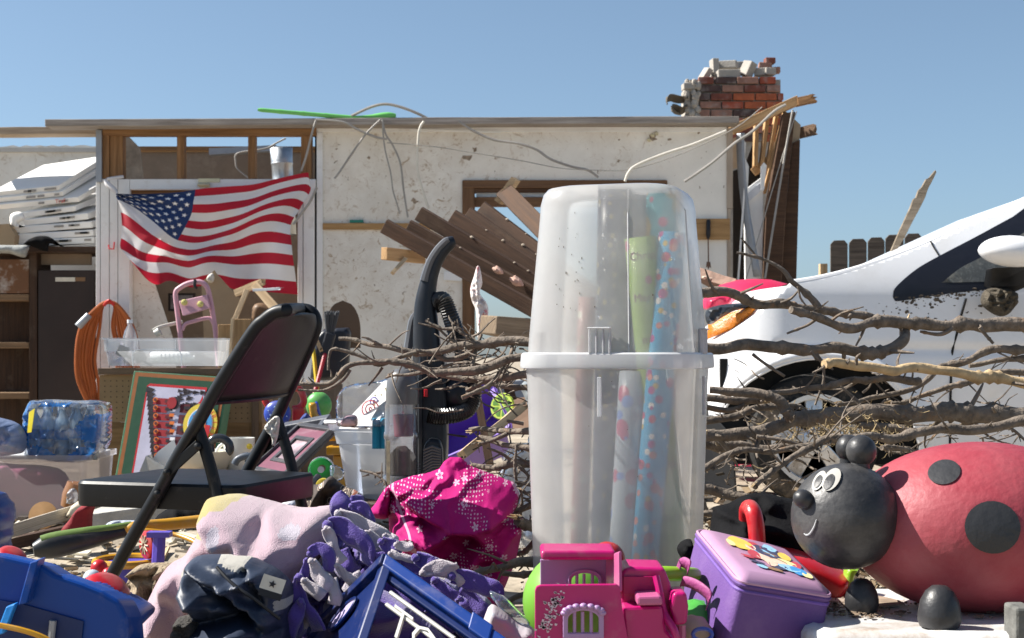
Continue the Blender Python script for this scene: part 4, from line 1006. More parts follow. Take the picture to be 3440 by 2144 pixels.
for i, (p0, p1, w_, d0, d1, t, mm, lb) in enumerate((
    ((60, 1790), (330, 1735), 34, 5.3, 5.9, .05, DEBW, 'flaking pale board lying flat on the rubble below the tote'),
    ((60, 1840), (300, 1790), 30, 5.0, 5.4, .04, JOIST, 'dark muddy board lying below the pale flaking board'),
    ((300, 1745), (760, 1738), 62, 5.3, 5.5, .09, mat('dusty_slab', (.45, .43, .39), .95, var=.3, scale=12, bump=.6, dirt=(.25, .22, .18)), 'dusty concrete slab lying under the folding chair'),
    ((140, 1735), (310, 1700), 22, 5.9, 6.1, .04, PALEW, 'pale lath resting against the cloudy tote'))):
    m = MB(); a = W(*p0, d0); b = W(*p1, d1); a.z = ground_h(a.x, a.y) + t / 2 + (.02 if i != 2 else 0); b.z = ground_h(b.x, b.y) + t / 2 + (.05 if i == 0 else 0)
    m.bar(a, b, (0, w_ * .0025, 0), (0, 0, t / 2), n=6, jit=.12, splinter=.08); m.build('rubble_board', mm, label=lb, cat='board', bevel=.004)
soft('plaster_chunk', [(222, 1740), (240, 1700), (268, 1680), (300, 1680), (302, 1712), (262, 1740)], 5.6, .05, 8, mat('cream_chunk', (.62, .55, .42), .9, bump=.4), 'cream torn plaster chunk leaning by the tote corner', 'plaster', smooth=False, round_px=12)
m = MB(); m.lathe([(0, .11), (.045, .10), (.05, .05), (.042, 0), (0, 0)], W(238, 1705, 5.8), 16, R=roty(18)); m.build('jar', film('amber_jar', (.42, .20, .08), .5, .2, .2, .2), smooth=True, label='amber brown jar tipped against the tote corner', cat='jar')
soft('clear_bag_corner', [(230, 1650), (250, 1640), (262, 1660), (256, 1690), (226, 1690)], 5.75, .04, 7, film('poly', (.85, .87, .9), .2, .2, .2, .4), 'scrap of clear plastic above the amber jar', 'plastic scrap', round_px=12, wr=.03, wrs=20)
m = MB(); m.lathe([(0, .0), (.05, .0), (.055, .01), (.055, .02), (.0, .024)], W(148, 1735, 5.7), 20, R=rotx(70)); m.build('tan_lid', flatc((168, 128, 82)), smooth=True, label='round tan lid standing in the rubble', cat='lid')
soft('red_sleeve', [(206, 1790), (232, 1748), (262, 1708), (300, 1690), (322, 1690), (312, 1730), (308, 1790), (290, 1800)], 4.9, .05, 9, mat('dark_red_fabric', (.20, .012, .018), .85, var=.3, bump=.3, bscale=120), 'dark red cloth sleeve slumped in front of the slab', 'clothing', round_px=20, wr=.02)
soft('black_trousers', [(520, 1745), (560, 1712), (640, 1690), (760, 1688), (1000, 1690), (1010, 1760), (700, 1775), (540, 1770)], 4.6, .09, 12, BLKC, 'black cloth heaped in the shade under the folding chair', 'clothing', round_px=36, wr=.05, wrs=7)
soft('cloth_hat', [(350, 1772), (372, 1752), (420, 1748), (480, 1752), (500, 1772), (470, 1785), (370, 1788)], 4.6, .05, 6, mat('pale_cloth', (.42, .46, .54), .85, var=.3), 'pale blue white cloth cap behind the toy bat', 'hat', round_px=18, wr=.06, wrs=16, nz=.03, nzs=25)
soft('pale_papers', [(856, 1702), (880, 1694), (900, 1680), (940, 1684), (990, 1672), (1004, 1700), (960, 1704), (950, 1722), (880, 1728)], 4.3, .03, 6, mat('crumpled_paper', (.75, .76, .8), .7, var=.1, dirt=(.2, .4, .8, .8), dirt_scale=9), 'white and blue crumpled packaging behind the chair leg', 'packaging', round_px=10, wr=.08, wrs=18, nz=.05, nzs=22)
# ground board that carries the kitchen things, a box behind the frames
cb = thing('cardboard_box', 'brown cardboard box carrying the bowls behind the chair', 'box', W(700, 1770, 6.2))
m = MB(); pbox(m, 470, 960, 1602, 1772, 6.0, .45); m.build('carton', CARD, cb, bevel=.004); m = MB(); m.bar(W(470, 1602, 6.0), W(960, 1602, 6.0), (0, -.05, .02), (0, .001, .001)); m.build('flap', CARD, cb)
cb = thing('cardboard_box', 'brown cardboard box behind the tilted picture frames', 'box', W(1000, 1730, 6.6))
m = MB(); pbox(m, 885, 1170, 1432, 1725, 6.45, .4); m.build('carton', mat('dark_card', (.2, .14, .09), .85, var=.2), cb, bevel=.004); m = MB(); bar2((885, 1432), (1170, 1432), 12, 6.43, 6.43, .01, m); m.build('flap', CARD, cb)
CERM = mat('white_ceramic', (.76, .75, .70), .15, var=.04, bump=0, spec=.5)
def cup(name, px, py, d, r, h, m_, label, hand=None, tilt=0, rz=0):
    t = thing(name, label, name.split('_')[-1], W(px, py, d)); c = W(px, py, d)
    m = MB(); m.lathe([(0, 0), (r * .62, 0), (r * .75, h * .1), (r * .93, h * .6), (r, h), (r * .955, h), (r * .88, h * .6), (r * .7, h * .12), (0, h * .08)], c, 26, R=rotz(rz) @ rotx(tilt)); m.build('bowl', m_, t, smooth=True, ang=50)
    if hand:
        m = MB(); R = rotz(hand); P = [c + R @ Vector((r * .8 + r * .62 * math.sin(a), 0, h * .5 - h * .36 * math.cos(a))) for a in [k * math.pi / 10 for k in range(11)]]; m.tube(P, r * .11, 8); m.build('handle', m_, t, smooth=True)
    return t
cup('white_mug', 802, 1602, 6.15, .068, .165, CERM, 'tall white mug with a yellow flower behind the chair', hand=200)
m = MB(); c = W(838, 1500, 6.08); m.lathe([(.013, 0), (.0, .002)], c, 9, R=rotx(90)); m.build('flower_print', flatc((226, 200, 70)), bpy.data.objects['white_mug'])
cup('cream_bowl', 672, 1602, 6.1, .137, .11, mat('cream_glaze', (.60, .56, .46), .25, var=.05, bump=0, spec=.5), 'wide cream bowl behind the chair seat')
ml = thing('metal_ladle', 'dark metal utensils with round handles between the bowls', 'ladle', W(740, 1600, 5.9))
DKG = mat('dark_gloss', (.03, .032, .036), .18, var=.2, bump=0, spec=.6)
m = MB(); m.tube(spline([W(x, y, 5.9) for x, y in ((708, 1520), (706, 1490), (722, 1474), (748, 1474), (768, 1490), (772, 1512), (764, 1520))], 5), .018, 10); m.build('loop_handle', DKG, ml, smooth=True)
m = MB(); m.tube(spline([W(x, y, 5.85) for x, y in ((788, 1560), (800, 1542), (830, 1532), (850, 1540), (852, 1570))], 5), .015, 10); m.build('handle', mat('slate_plastic', (.07, .085, .11), .4), ml, smooth=True)
m = MB(); m.prism([W(508, 1548, 5.9), W(532, 1516, 5.9), (W(584, 1476, 5.9)), (W(600, 1530, 5.9)), W(560, 1600, 5.9)], (0, .004, 0)); m.build('paper_sheet', mat('bright_paper', (.82, .82, .80), .8, var=.05), label='torn white paper sheet in front of the train box', cat='paper')
m = MB(); m.prism([W(462, 1600, 5.8), W(490, 1532, 5.8), W(500, 1600, 5.8)], (.0, .1, 0)); m.prism([W(490, 1532, 5.8), W(562, 1572, 5.75), W(562, 1600, 5.75), W(500, 1600, 5.8)], (0, .01, 0)); m.build('metal_tray_corner', mat('dull_steel', (.3, .31, .32), .35, metal=.7, var=.2), label='bent dull metal sheet corner below the train box', cat='sheet metal')
# picture frames
pfm = thing('picture_frame', 'dark picture frame with maroon mat tilted on the heap', 'picture frame', W(980, 1600, 5.5))
FRD = mat('charcoal_frame', (.045, .045, .05), .45, var=.3, scale=20, bump=.1, dirt=(.25, .21, .17, .5), dirt_scale=8)
def fquad(m, fr, x0, y0, x1, y1, b, h, slot=0):
    for (a0, b0, a1, b1) in ((x0, y0, x1, y0 + b), (x0, y1 - b, x1, y1), (x0, y0 + b, x0 + b, y1 - b), (x1 - b, y0 + b, x1, y1 - b)):
        m.prism([fpt(fr, a0, b0, 0), fpt(fr, a1, b0, 0), fpt(fr, a1, b1, 0), fpt(fr, a0, b1, 0)], fr[3] * h, slot)
P0, P1, P3 = W(838, 1592, 5.25), W(1012, 1434, 5.75), W(975, 1602, 4.98)
P3 = P0 + (W(1126, 1450, 5.5) - P1)
ux_ = P3 - P0; uy_ = P1 - P0; n_ = ux_.cross(uy_).normalized(); n_ = n_ if n_.z > 0 else -n_
fr = (P0, ux_, uy_, n_)
m = MB(); fquad(m, fr, 0, 0, 1, 1, .07, .022); m.build('moulding', FRD, pfm, bevel=.003)
m = MB(); fquad(m, fr, .07, .07, .93, .93, .17, .010); m.build('mat_board', mat('maroon_mat', (.17, .055, .085), .6, var=.15, dirt=(.4, .3, .33, .4)), pfm)
m = MB(); fquad(m, fr, .24, .24, .76, .76, .06, .014); m.build('inner_moulding', FRD, pfm)
m = MB(); decal(m, fr, R_(.28, .28, .72, .72), .006); m.build('print', mat('faded_photo', (.45, .33, .36), .25, var=.5, scale=12, dirt=(.75, .7, .7), dirt_scale=10), pfm)
m = MB(); m.prism([fpt(fr, 0, 0, 0), fpt(fr, 1, 0, 0), fpt(fr, 1, 1, 0), fpt(fr, 0, 1, 0)], -n_ * .01); m.build('backing', flatc((40, 30, 26)), pfm)
pfm2 = thing('picture_frame', 'larger slate framed picture lying behind the maroon one', 'picture frame', W(1030, 1440, 5.9))
P0, P1, P2 = W(860, 1570, 5.7), W(965, 1440, 6.1), W(1118, 1412, 6.0); fr = (P0, P2 - P1, P1 - P0, ((P2 - P1).cross(P1 - P0)).normalized())
if fr[3].z < 0: fr = (fr[0], fr[1], fr[2], -fr[3])
m = MB(); fquad(m, fr, 0, 0, 1, 1, .12, .03); m.build('moulding', mat('slate_frame', (.09, .095, .11), .4, var=.2), pfm2, bevel=.004); m = MB(); decal(m, fr, R_(.1, .1, .9, .9), .008); m.build('print', mat('grey_photo', (.25, .24, .26), .25, var=.4, scale=10), pfm2)
# toys heaped on the box
REDP = mat('red_plastic', (.42, .008, .014), .3, var=.08, bump=.02, spec=.5, dirt=(.36, .30, .24, .38), dirt_scale=9, dirt_lo=.50, dirt_hi=.74); BLUP = mat('blue_plastic', (.010, .05, .36), .32, var=.08, bump=.02, spec=.5, dirt=(.36, .30, .24, .38), dirt_scale=9, dirt_lo=.50, dirt_hi=.74)
YELP = mat('yellow_plastic', (.50, .25, .012), .35, var=.08, bump=.02, spec=.5, dirt=(.36, .30, .24, .38), dirt_scale=9, dirt_lo=.50, dirt_hi=.74); GRNP = mat('green_plastic', (.07, .36, .06), .4, var=.08, bump=.02, spec=.5, dirt=(.36, .30, .24, .38), dirt_scale=9, dirt_lo=.50, dirt_hi=.74)
LIMP = mat('lime_toy_plastic', (.22, .42, .02), .35, var=.06, bump=.01, spec=.5, dirt=(.36, .30, .24, .38), dirt_scale=9, dirt_lo=.50, dirt_hi=.74)
rt_ = thing('toy_handset', 'red plastic toy handle behind the chair post', 'toy', W(960, 1430, 6.3))
m = MB(); m.tube(spline([W(x, y, 6.3) for x, y in ((908, 1372), (893, 1350), (890, 1325), (902, 1312), (940, 1310), (985, 1306), (1004, 1306), (1018, 1330), (1020, 1352), (1008, 1368), (984, 1374))], 5), .0155, 10); m.build('loop', REDP, rt_, smooth=True)
m = MB(); pbox(m, 980, 1022, 1366, 1428, 6.28, .05); m.build('block', REDP, rt_, bevel=.012, bseg=3)
m = MB(); m.ell(W(932, 1390, 6.2), (.058, .03, .056), 24, 16); bd_ = m.build('toy_ball', BLUP, smooth=True, label='blue plastic toy disc with small pale dots', cat='toy')
m = MB()
for k in range(14):
    a = k * 2.399; r_ = .012 * math.sqrt(k + .5); p = W(932, 1390, 6.2) + Vector((r_ * math.cos(a), -.0302 * math.sqrt(max(0, 1 - (r_ / .057) ** 2)) - .001, r_ * math.sin(a))); m.ell(p, (.0032, .002, .0032), 6, 4)
m.build('dots', flatc((180, 205, 235)), bd_)
m = MB(); m.ell(W(1071, 1362, 6.35), (.057, .04, .06), 24, 16); m.build('toy_ball', GRNP, smooth=True, label='round light green plastic toy ball above the frames', cat='toy')
m = inflate([(1037, 1358), (1048, 1353), (1062, 1356), (1068, 1390), (1092, 1420), (1050, 1424), (1042, 1395)], 6.2, .02, 5, round_px=9, back=1); m.build('toy_scoop', YELP, smooth=True, label='yellow curved toy scoop handle in front of the green ball', cat='toy')
m = inflate([(1058, 1354), (1068, 1352), (1080, 1395), (1100, 1424), (1084, 1424), (1066, 1394)], 6.22, .02, 5, round_px=8, back=1); m.build('toy_scoop', BLUP, smooth=True, label='blue curved toy scoop handle beside the yellow one', cat='toy')
m = inflate([(1010, 1405), (1030, 1388), (1050, 1410), (1056, 1430), (1000, 1430)], 6.15, .03, 6, round_px=10, back=1); m.build('toy_block', flatc((40, 60, 120)), smooth=True, label='dark blue toy piece below the yellow scoop', cat='toy')
m = MB(); pbox(m, 1095, 1165, 1458, 1482, 5.75, .12); pbox(m, 1095, 1165, 1500, 1530, 5.72, .14); pbox(m, 1118, 1165, 1530, 1640, 5.74, .12); m.build('toy_crate', YELP, label='yellow slatted toy crate behind the white waste bin', cat='toy crate', bevel=.006)
gl = thing('cup_lid', 'green round cup lid with a centre hole facing out', 'lid', W(1082, 1622, 4.9))
m = MB(); m.lathe([(.012, -.004), (.03, -.004), (.041, 0), (.044, .006), (.044, .03), (.040, .034)], W(1082, 1574, 4.95), 24, R=rotx(-80) @ rotx(180), caps=False); m.build('lid', film('green_lid_plastic', S(40, 150, 70), .5, .3, .2, .12), gl, smooth=True, ang=40)
m = MB(); m.lathe([(.0115, 0), (0, .001)], W(1078, 1578, 4.915), 14, R=rotx(90)); m.build('straw_hole', flatc((190, 185, 190)), gl)
m = MB(); m.lathe([(.0, .0), (.019, .001), (.021, .006), (.021, .034), (.018, .036)], W(1088, 1628, 4.5), 18, R=rotx(-75) @ rotx(165)); m.build('bottle_cap', mat('mustard_plastic', (.52, .40, .03), .4, bump=.02), smooth=True, ang=40, label='mustard yellow bottle cap on the paisley bag', cat='cap')
m = MB(); m.tube([W(1012, 1672, 4.5), W(1068, 1602, 4.75)], [.013, .011], 8); m.build('umbrella_shaft', flatc((30, 30, 33)), smooth=True, label='short black rod leaning beside the chair leg', cat='rod')
PAIS = mat('paisley', (.06, .042, .034), .8, var=.2, bump=.15, bscale=150)
nt = PAIS.node_tree; b = nt.nodes['Principled BSDF']; vo = nt.nodes.new('ShaderNodeTexVoronoi'); vo.inputs['Scale'].default_value = 34; tc_ = nt.nodes.new('ShaderNodeTexCoord'); nt.links.new(tc_.outputs['UV'], vo.inputs['Vector'])
rp = nt.nodes.new('ShaderNodeValToRGB'); rp.color_ramp.interpolation = 'CONSTANT'; e = rp.color_ramp.elements
e[0].color = (.42, .13, .07, 1); e[1].position = .18; e[1].color = (.62, .5, .42, 1)
for ps, c_ in ((.25, (.06, .042, .034)), (.36, (.45, .36, .28)), (.40, (.055, .04, .033))): x_ = e.new(ps); x_.color = (*c_, 1)
nt.links.new(vo.outputs['Distance'], rp.inputs[0]); nt.links.new(rp.outputs[0], b.inputs['Base Color'])
soft('paisley_bag', [(1000, 1718), (1018, 1660), (1040, 1632), (1075, 1625), (1110, 1600), (1130, 1612), (1160, 1634), (1200, 1650), (1240, 1690), (1250, 1750), (1000, 1760)], 4.4, .08, 8, PAIS, 'dark brown paisley fabric bag behind the blanket', 'bag', round_px=26, wr=.07, wrs=10, folds=[([(1090, 1610), (1080, 1740)], -.04, 12), ([(1150, 1640), (1180, 1740)], -.03, 10)])
soft('plastic_scrap', [(1108, 1570), (1125, 1562), (1155, 1580), (1150, 1610), (1115, 1612)], 4.8, .01, 8, PET, 'bent scrap of clear plastic beside the green lid', 'plastic scrap', round_px=12, wr=.03, wrs=20)
m = MB(); m.tube(spline([W(1112, 1618, 4.7), W(1140, 1640, 4.7), W(1170, 1655, 4.7)], 4), .012, 8, flat=.4); m.build('toy_strap', flatc((90, 180, 60)), smooth=True, label='green strip of plastic beside the yellow cap', cat='strip')
m = MB(); m.tube(spline([W(1108, 1612, 4.68), W(1130, 1628, 4.68), W(1150, 1640, 4.68)], 4), .011, 8, flat=.4); m.build('toy_strap', flatc((40, 90, 200)), smooth=True, label='blue strip of plastic above the paisley bag', cat='strip')
# ================================================================== fallen joists in the doorway
jf = thing('fallen_joists', 'fan of dark brown roof joists collapsed across the doorway', 'joists', W(1500, 1500, 9.3))
JD = Vector((0, 1, 0))
for (p0, p1, w_, d0, d1) in (((1290, 758), (1860, 1078), 56, 9.2, 8.8), ((1370, 760), (1900, 1045), 50, 9.32, 8.95), ((1406, 716), (1900, 1010), 54, 9.44, 9.1), ((1518, 725), (1900, 965), 52, 9.56, 9.2), ((1570, 713), (1900, 945), 44, 9.68, 9.3), ((1616, 694), (1900, 912), 48, 9.8, 9.4)):
    a = W(*p0, d0); b = W(*p1, d1); b = a + (b - a) * 1.75; ax = (b - a).normalized(); sd = ax.cross(JD).normalized(); sd = sd if sd.z > 0 else -sd
    if b.z < .02: b = a + (b - a) * ((a.z - .05) / (a.z - b.z))
    q = MB(); tilt = (JD * .95 + sd * .30).normalized(); ww = (sd * .95 - JD * .30).normalized() * w_ * .9 * d0 / F / 2
    q.bar(a, b, ww, tilt * .022, n=6, jit=.03, splinter=.0); q.build('joist', JOIST, jf, bevel=.003)
    rr = random.Random(int(w_ * 7 + d0 * 100))
    for k in range(4):
        q = MB(); c = a.lerp(b, rr.uniform(.15, .8)) + ww * 1.02 - tilt * .02; s = rr.uniform(.004, .011)
        q.ell(c, (s * 1.4, s, s * .8), 7, 5, disp=lambda p: 1 + .4 * noise.noise(p * 3 + c)); q.build('insulation_clod', mat('pale_clod', (.5, .42, .33), .95, var=.3, scale=40, bump=.4), jf)
for (x, y, s) in ((1672, 908, .035), (1735, 945, .045)):
    q = MB(); c = W(x, y, 9.0); q.ell(c, (s, s * .6, s * .6), 10, 7, R=roty(25), disp=lambda p: 1 + .45 * noise.noise(p * 2.6)); q.build('insulation_clod', mat('pink_insulation', (.52, .33, .26), .95, var=.3, scale=30, bump=.6), jf, smooth=True)
m = MB(); bar2((1692, 640), (1850, 800), 62, 9.9, 9.4, .04, m, n=3); m.build('header_beam', DARKW, label='short dark beam with a pale sawn end above the fanned joists', cat='beam', bevel=.003)
m = MB(); m.prism([W(1660, 672, 9.88), W(1718, 594, 9.86), W(1734, 606, 9.86), W(1678, 686, 9.88)], (.03, .05, 0)); m.build('sawn_end', PALEW, bpy.data.objects['header_beam'])
m = MB(); bar2((1290, 852), (1420, 866), 40, 9.0, 9.3, .05, m, n=2); m.build('wood_block', STUDL, label='short wooden block stuck under the lowest joist', cat='block', bevel=.003)
m = MB(); bar2((1318, 918), (1362, 870), 12, 8.95, 9.1, .02, m, splinter=.03); m.build('wood_stick', PALEW, label='thin broken stick under the wooden block', cat='stick')
# rag, log beam and heap behind the branches
RAGM = mat('white_red_rag', (.66, .60, .58), .85, var=.15, bump=.3, bscale=80, dirt=(.5, .06, .09), dirt_scale=13, dirt_lo=.56, dirt_hi=.6)
soft('hanging_rag', [(1602, 896), (1612, 900), (1620, 950), (1612, 985), (1636, 1020), (1640, 1055), (1626, 1075), (1618, 1110), (1612, 1142), (1604, 1130), (1600, 1050), (1585, 1010), (1580, 970), (1592, 930)], 7.4, .04, 6, RAGM, 'white rag with red print snagged and hanging from a joist', 'rag', round_px=14, folds=[([(1605, 900), (1605, 1000), (1615, 1130)], .03, 6), ([(1596, 960), (1602, 1060)], -.02, 5)], wr=.02, wrs=20)
m = MB(); bar2((1640, 1092), (1900, 1120), 66, 7.2, 7.6, .12, m, n=5, jit=.1, splinter=.03); m.build('broken_beam', wood('rough_beam', (.28, .21, .14), (.14, .1, .065)), label='rough broken roof beam lying behind the bare branches', cat='beam', bevel=.006)
m = MB(); bar2((1552, 1530), (1765, 1360), 30, 5.9, 6.3, .04, m, n=6, jit=.12, splinter=.05); m.build('split_plank', PALEW, label='raw yellow split plank slanting up across the purple tub', cat='plank')
m = MB(); m.prism([W(1620, 1420, 6.6), W(1690, 1338, 6.7), W(1900, 1330, 6.7), W(1900, 1440, 6.5), W(1640, 1470, 6.5)], (0, .02, 0)); m.build('hardboard_sheet', mat('brown_hardboard', (.2, .12, .075), .7, var=.2), label='flat brown hardboard panel behind the split plank', cat='panel')
m = MB(); m.prism([W(1560, 1300, 7.2), W(1800, 1270, 7.2), W(1800, 1350, 7.2), W(1570, 1372, 7.2)], (0, .05, 0)); m.build('plastic_sheet', mat('blue_grey_panel', (.22, .25, .29), .5, var=.3, scale=9), label='blue grey plastic panel wedged behind the purple tub', cat='panel', bevel=.005)
m = MB(); bar2((1604, 1334), (1645, 1560), 26, 6.0, 5.9, .04, m); m.build('dark_batten', DARKW, label='dark brown batten standing in front of the purple tub', cat='batten')
m = MB(); bar2((1700, 1270), (1720, 1345), 34, 6.5, 6.5, .04, m); m.build('dark_batten', DARKW, label='short dark brown block above the lime green disc', cat='batten')
PURT = mat('purple_tub', (.20, .11, .46), .4, var=.12, bump=.02, spec=.5)
pt_ = thing('purple_tub', 'purple plastic tub lying tipped among the branches', 'tub', W(1600, 1600, 6.4))
m = MB(); R = roty(-24) @ rotx(55); shell(m, W(1585, 1455, 6.4), [(.25, .2, .03, -.12), (.30, .24, .03, .1), (.34, .28, .03, .105), (.34, .28, .03, .125)], R=R); m.build('wall', PURT, pt_, smooth=True, ang=40, solid=.004)
m = MB(); P = [W(1585, 1455, 6.4) + R @ Vector((x, y, .115)) for x, y in rrect(.35, .29, .03)]; m.tube(P, .007, 6, closed=True); m.build('rim', PURT, pt_, smooth=True)
ld = thing('lime_slice_disc', 'lime green disc printed like a citrus slice', 'disc', W(1685, 1405, 6.3))
c_ = W(1688, 1366, 6.3); R = rotz(-30) @ rotx(80)
m = MB(); m.lathe([(0, .008), (.055, .008), (.06, 0), (.055, -.008), (0, -.008)], c_, 24, R=R); m.build('disc', mat('lime_rind', (.42, .55, .07), .5), ld, smooth=True)
m = MB()
for k in range(8):
    a0 = math.radians(k * 45 + 6); a1 = math.radians(k * 45 + 39); m.add([c_ + R @ Vector((r * math.cos(a), r * math.sin(a), .0095)) for r, a in ((.012, (a0 + a1) / 2), (.044, a0), (.047, (a0 + a1) / 2), (.044, a1))], [(0, 1, 2, 3)])
m.build('segments', flatc((78, 120, 40)), ld)
BAGW = film('white_poly_bag', (.86, .90, .94), .34, .25, .25, .12, .15)
soft('white_plastic_bag', [(1685, 1530), (1720, 1500), (1770, 1488), (1800, 1470), (1850, 1465), (1860, 1880), (1780, 1870), (1740, 1830), (1750, 1760), (1735, 1700), (1700, 1640), (1672, 1600), (1690, 1560)], 4.35, .14, 11, BAGW, 'crumpled white plastic bag caught behind the storage bin', 'plastic bag', round_px=40, wr=.07, wrs=9, nz=.03, nzs=14)
soft('blue_poly_scrap', [(1775, 1468), (1800, 1458), (1830, 1460), (1830, 1500), (1780, 1500)], 4.28, .03, 8, film('aqua_poly', (.45, .72, .78), .4, .2, .2, .1), 'pale aqua plastic scrap above the white bag', 'plastic scrap', round_px=14, wr=.04, wrs=20)
soft('grey_bag_strip', [(1748, 1300), (1770, 1278), (1800, 1300), (1815, 1440), (1790, 1400), (1760, 1330)], 5.0, .03, 8, mat('grey_tarp', (.2, .22, .23), .5, var=.3), 'grey tarp strip beside the storage bin', 'tarp', round_px=16, wr=.03)

# ================================================================== waste bin with party plates
wbn = thing('waste_bin', 'frosted white waste bin stuffed with party plates', 'waste bin', W(1260, 1692, 5.3))
base = W(1272, 1692, 5.42); base.z = .165
m = MB(); hb_ = W(0, 1415, 5.42).z - .165
shell(m, base, [(.185, .17, .03, 0), (.19, .175, .03, .004), (.245, .22, .03, hb_ * .72), (.26, .235, .035, hb_ * .73), (.275, .25, .035, hb_ * .88), (.30, .275, .04, hb_ * .9), (.315, .29, .04, hb_), (.30, .275, .04, hb_ * .99)], R=rotz(-18)); m.build('tub', film('frosted_bin', (.80, .82, .84), .28, .35, .15, .25, .25), wbn, smooth=True, ang=45)
m = MB(); P = [base + rotz(-18) @ Vector((x, y, hb_)) for x, y in rrect(.325, .3, .045)]; m.tube(P, .008, 6, closed=True); m.build('rim', mat('bin_white', (.72, .73, .74), .4), wbn, smooth=True)
m = MB(); bar2((1180, 1700), (1420, 1700), 34, 5.2, 5.5, .3, m, jit=.1); 
o = m.build('rubble_plank', JOIST, label='brown plank under the waste bin', cat='plank'); 
PPR = mat('party_paper', (.80, .79, .76), .55, var=.04, bump=.02)
ppk = thing('paper_plate_pack', 'pack of white party plates with red and blue swirls', 'paper plates', W(1240, 1430, 5.4))
fr = (W(1138, 1440, 5.25), W(1290, 1280, 5.3) - W(1138, 1440, 5.25), W(1245, 1442, 5.2) - W(1138, 1440, 5.25), Vector((0, -1, .05)))
m = MB(); 
outer = [(0, 0), (1.0, 0), (1.22, .35), (.9, .55), (.62, .7), (.34, .9), (.1, 1.05), (0, .95)]
m.prism([fpt(fr, x, y, 0) for x, y in outer], (0, .02, 0)); m.build('plate', PPR, ppk)
def swirl(m, cx, cy, r, turns, fr, w_=.006):
    P = [fpt(fr, cx, cy, .002) + Vector((r * (k / 40) * math.cos(turns * 6.283 * k / 40), -.002, r * (k / 40) * math.sin(turns * 6.283 * k / 40))) for k in range(41)]; m.tube(P, w_ * .4, 4)
m = MB(); swirl(m, .42, .42, .034, 2.6, fr); m.build('red_swirl', flatc((225, 80, 80)), ppk); m = MB(); swirl(m, .58, .30, .02, 2, fr); m.build('blue_swirl', flatc((120, 110, 200)), ppk)
m = MB()
for k in range(8): p = fpt(fr, rnd.uniform(.5, 1.0), rnd.uniform(.05, .45), .003); m.ell(p, (.003, .001, .003), 6, 4)
m.build('confetti_dots', flatc((210, 190, 90)), ppk)
m = MB(); m.prism([W(1236, 1440, 5.22), W(1250, 1400, 5.22), W(1275, 1362, 5.22), W(1310, 1335, 5.22), W(1340, 1330, 5.22), W(1340, 1440, 5.22)], (0, .015, 0)); m.build('plate_centre', mat('plate_grey', (.52, .54, .55), .5, var=.05), ppk)
soft('cellophane', [(1130, 1345), (1145, 1310), (1190, 1290), (1260, 1282), (1330, 1282), (1345, 1420), (1150, 1435), (1130, 1400)], 5.19, .02, 10, film('cello', (.92, .93, .95), .03, .03, .35, .9, .06), 'clear cellophane wrapped round the party plates', 'cellophane', round_px=20, wr=.04, wrs=12)
soft('pink_cloth', [(1145, 1415), (1165, 1396), (1195, 1396), (1202, 1416), (1195, 1432), (1150, 1432)], 5.2, .04, 7, mat('dusty_pink', (.52, .34, .38), .9, var=.1), 'dusty pink cloth poking over the waste bin rim', 'cloth', round_px=14)
m = MB(); m.grid(lambda u, v: W(1254 + 46 * u, 1408 + 100 * v, 5.215 - .02 * math.sin(min(1, v * 5) * 1.57) - .008 * math.sin(u * 9)), 10, 14); m.build('teal_towel', mat('teal_cloth', (.01, .19, .32), .9, var=.2, bump=.4, bscale=200), solid=.01, smooth=True, label='teal towel hung over the waste bin rim', cat='towel')

# ================================================================== brooms and panels leaning on the wall
m = MB(); m.grid(lambda u, v: W(1152 + (u - .5) * 118 * (1 - max(0, 1 - v * 1.6) ** 2) ** .5 if v > 0 else 1152, 1010 + 160 * v, 9.2), 14, 14); m.build('arched_board', mat('arch_brown', (.12, .075, .045), .6, var=.2), solid=.02, label='brown round-topped board leaning on the wall', cat='board')
br = thing('push_broom', 'upturned broom with grey bristles and red handle', 'broom', W(1075, 1500, 8.6))
m = MB(); rr = random.Random(4)
for k in range(70):
    a = rr.random(); x0 = 1098 + 20 * a; x1 = 1090 + 50 * a; m.tube([W(x0, 1130, 8.7), W(x1 + rr.uniform(-3, 3), 1044 + rr.uniform(0, 12), 8.68 + rr.uniform(-.02, .02))], .004, 4)
m.build('bristles', mat('bristle', (.07, .075, .085), .8), br, kind='stuff')
m = MB(); bar2((1112, 1118), (1090, 1200), 34, 8.7, 8.7, .05, m); m.build('head', flatc((38, 40, 46)), br, bevel=.01)
m = MB(); m.tube([W(1092, 1190, 8.68), W(1055, 1330, 8.5), W(1040, 1420, 8.4)], .013, 8); m.build('handle', flatc((150, 20, 36)), br, smooth=True)
m = MB(); m.tube([W(1052, 1170, 8.7), W(1068, 1330, 8.6), W(1072, 1420, 8.55)], .012, 8); m.build('yellow_pole', flatc((210, 180, 30)), smooth=True, label='thin yellow pole leaning behind the chair back', cat='pole')
soft('dustpan', [(1042, 1270), (1060, 1130), (1090, 1105), (1172, 1100), (1180, 1120), (1172, 1262), (1150, 1275), (1060, 1280)], 8.95, .05, 9, mat('navy_plastic', (.012, .014, .022), .35, var=.2, spec=.5), 'dark navy plastic dustpan leaning below the broom', 'dustpan', round_px=10, smooth=False)
m = MB(); bar2((1058, 1130), (1080, 1180), 12, 8.5, 8.5, .02, m, splinter=.02); m.build('splinter_stick', PALEW, label='short pale splinter between the chair back and the broom', cat='splinter')
m = MB(); pbox(m, 1000, 1150, 1290, 1500, 9.4, .02); m.build('fence_panel', mat('grey_brown_board', (.14, .115, .095), .8, var=.3, stretch=(12, 1, 1)), label='grey brown boarding low against the wall behind the toys', cat='panel')

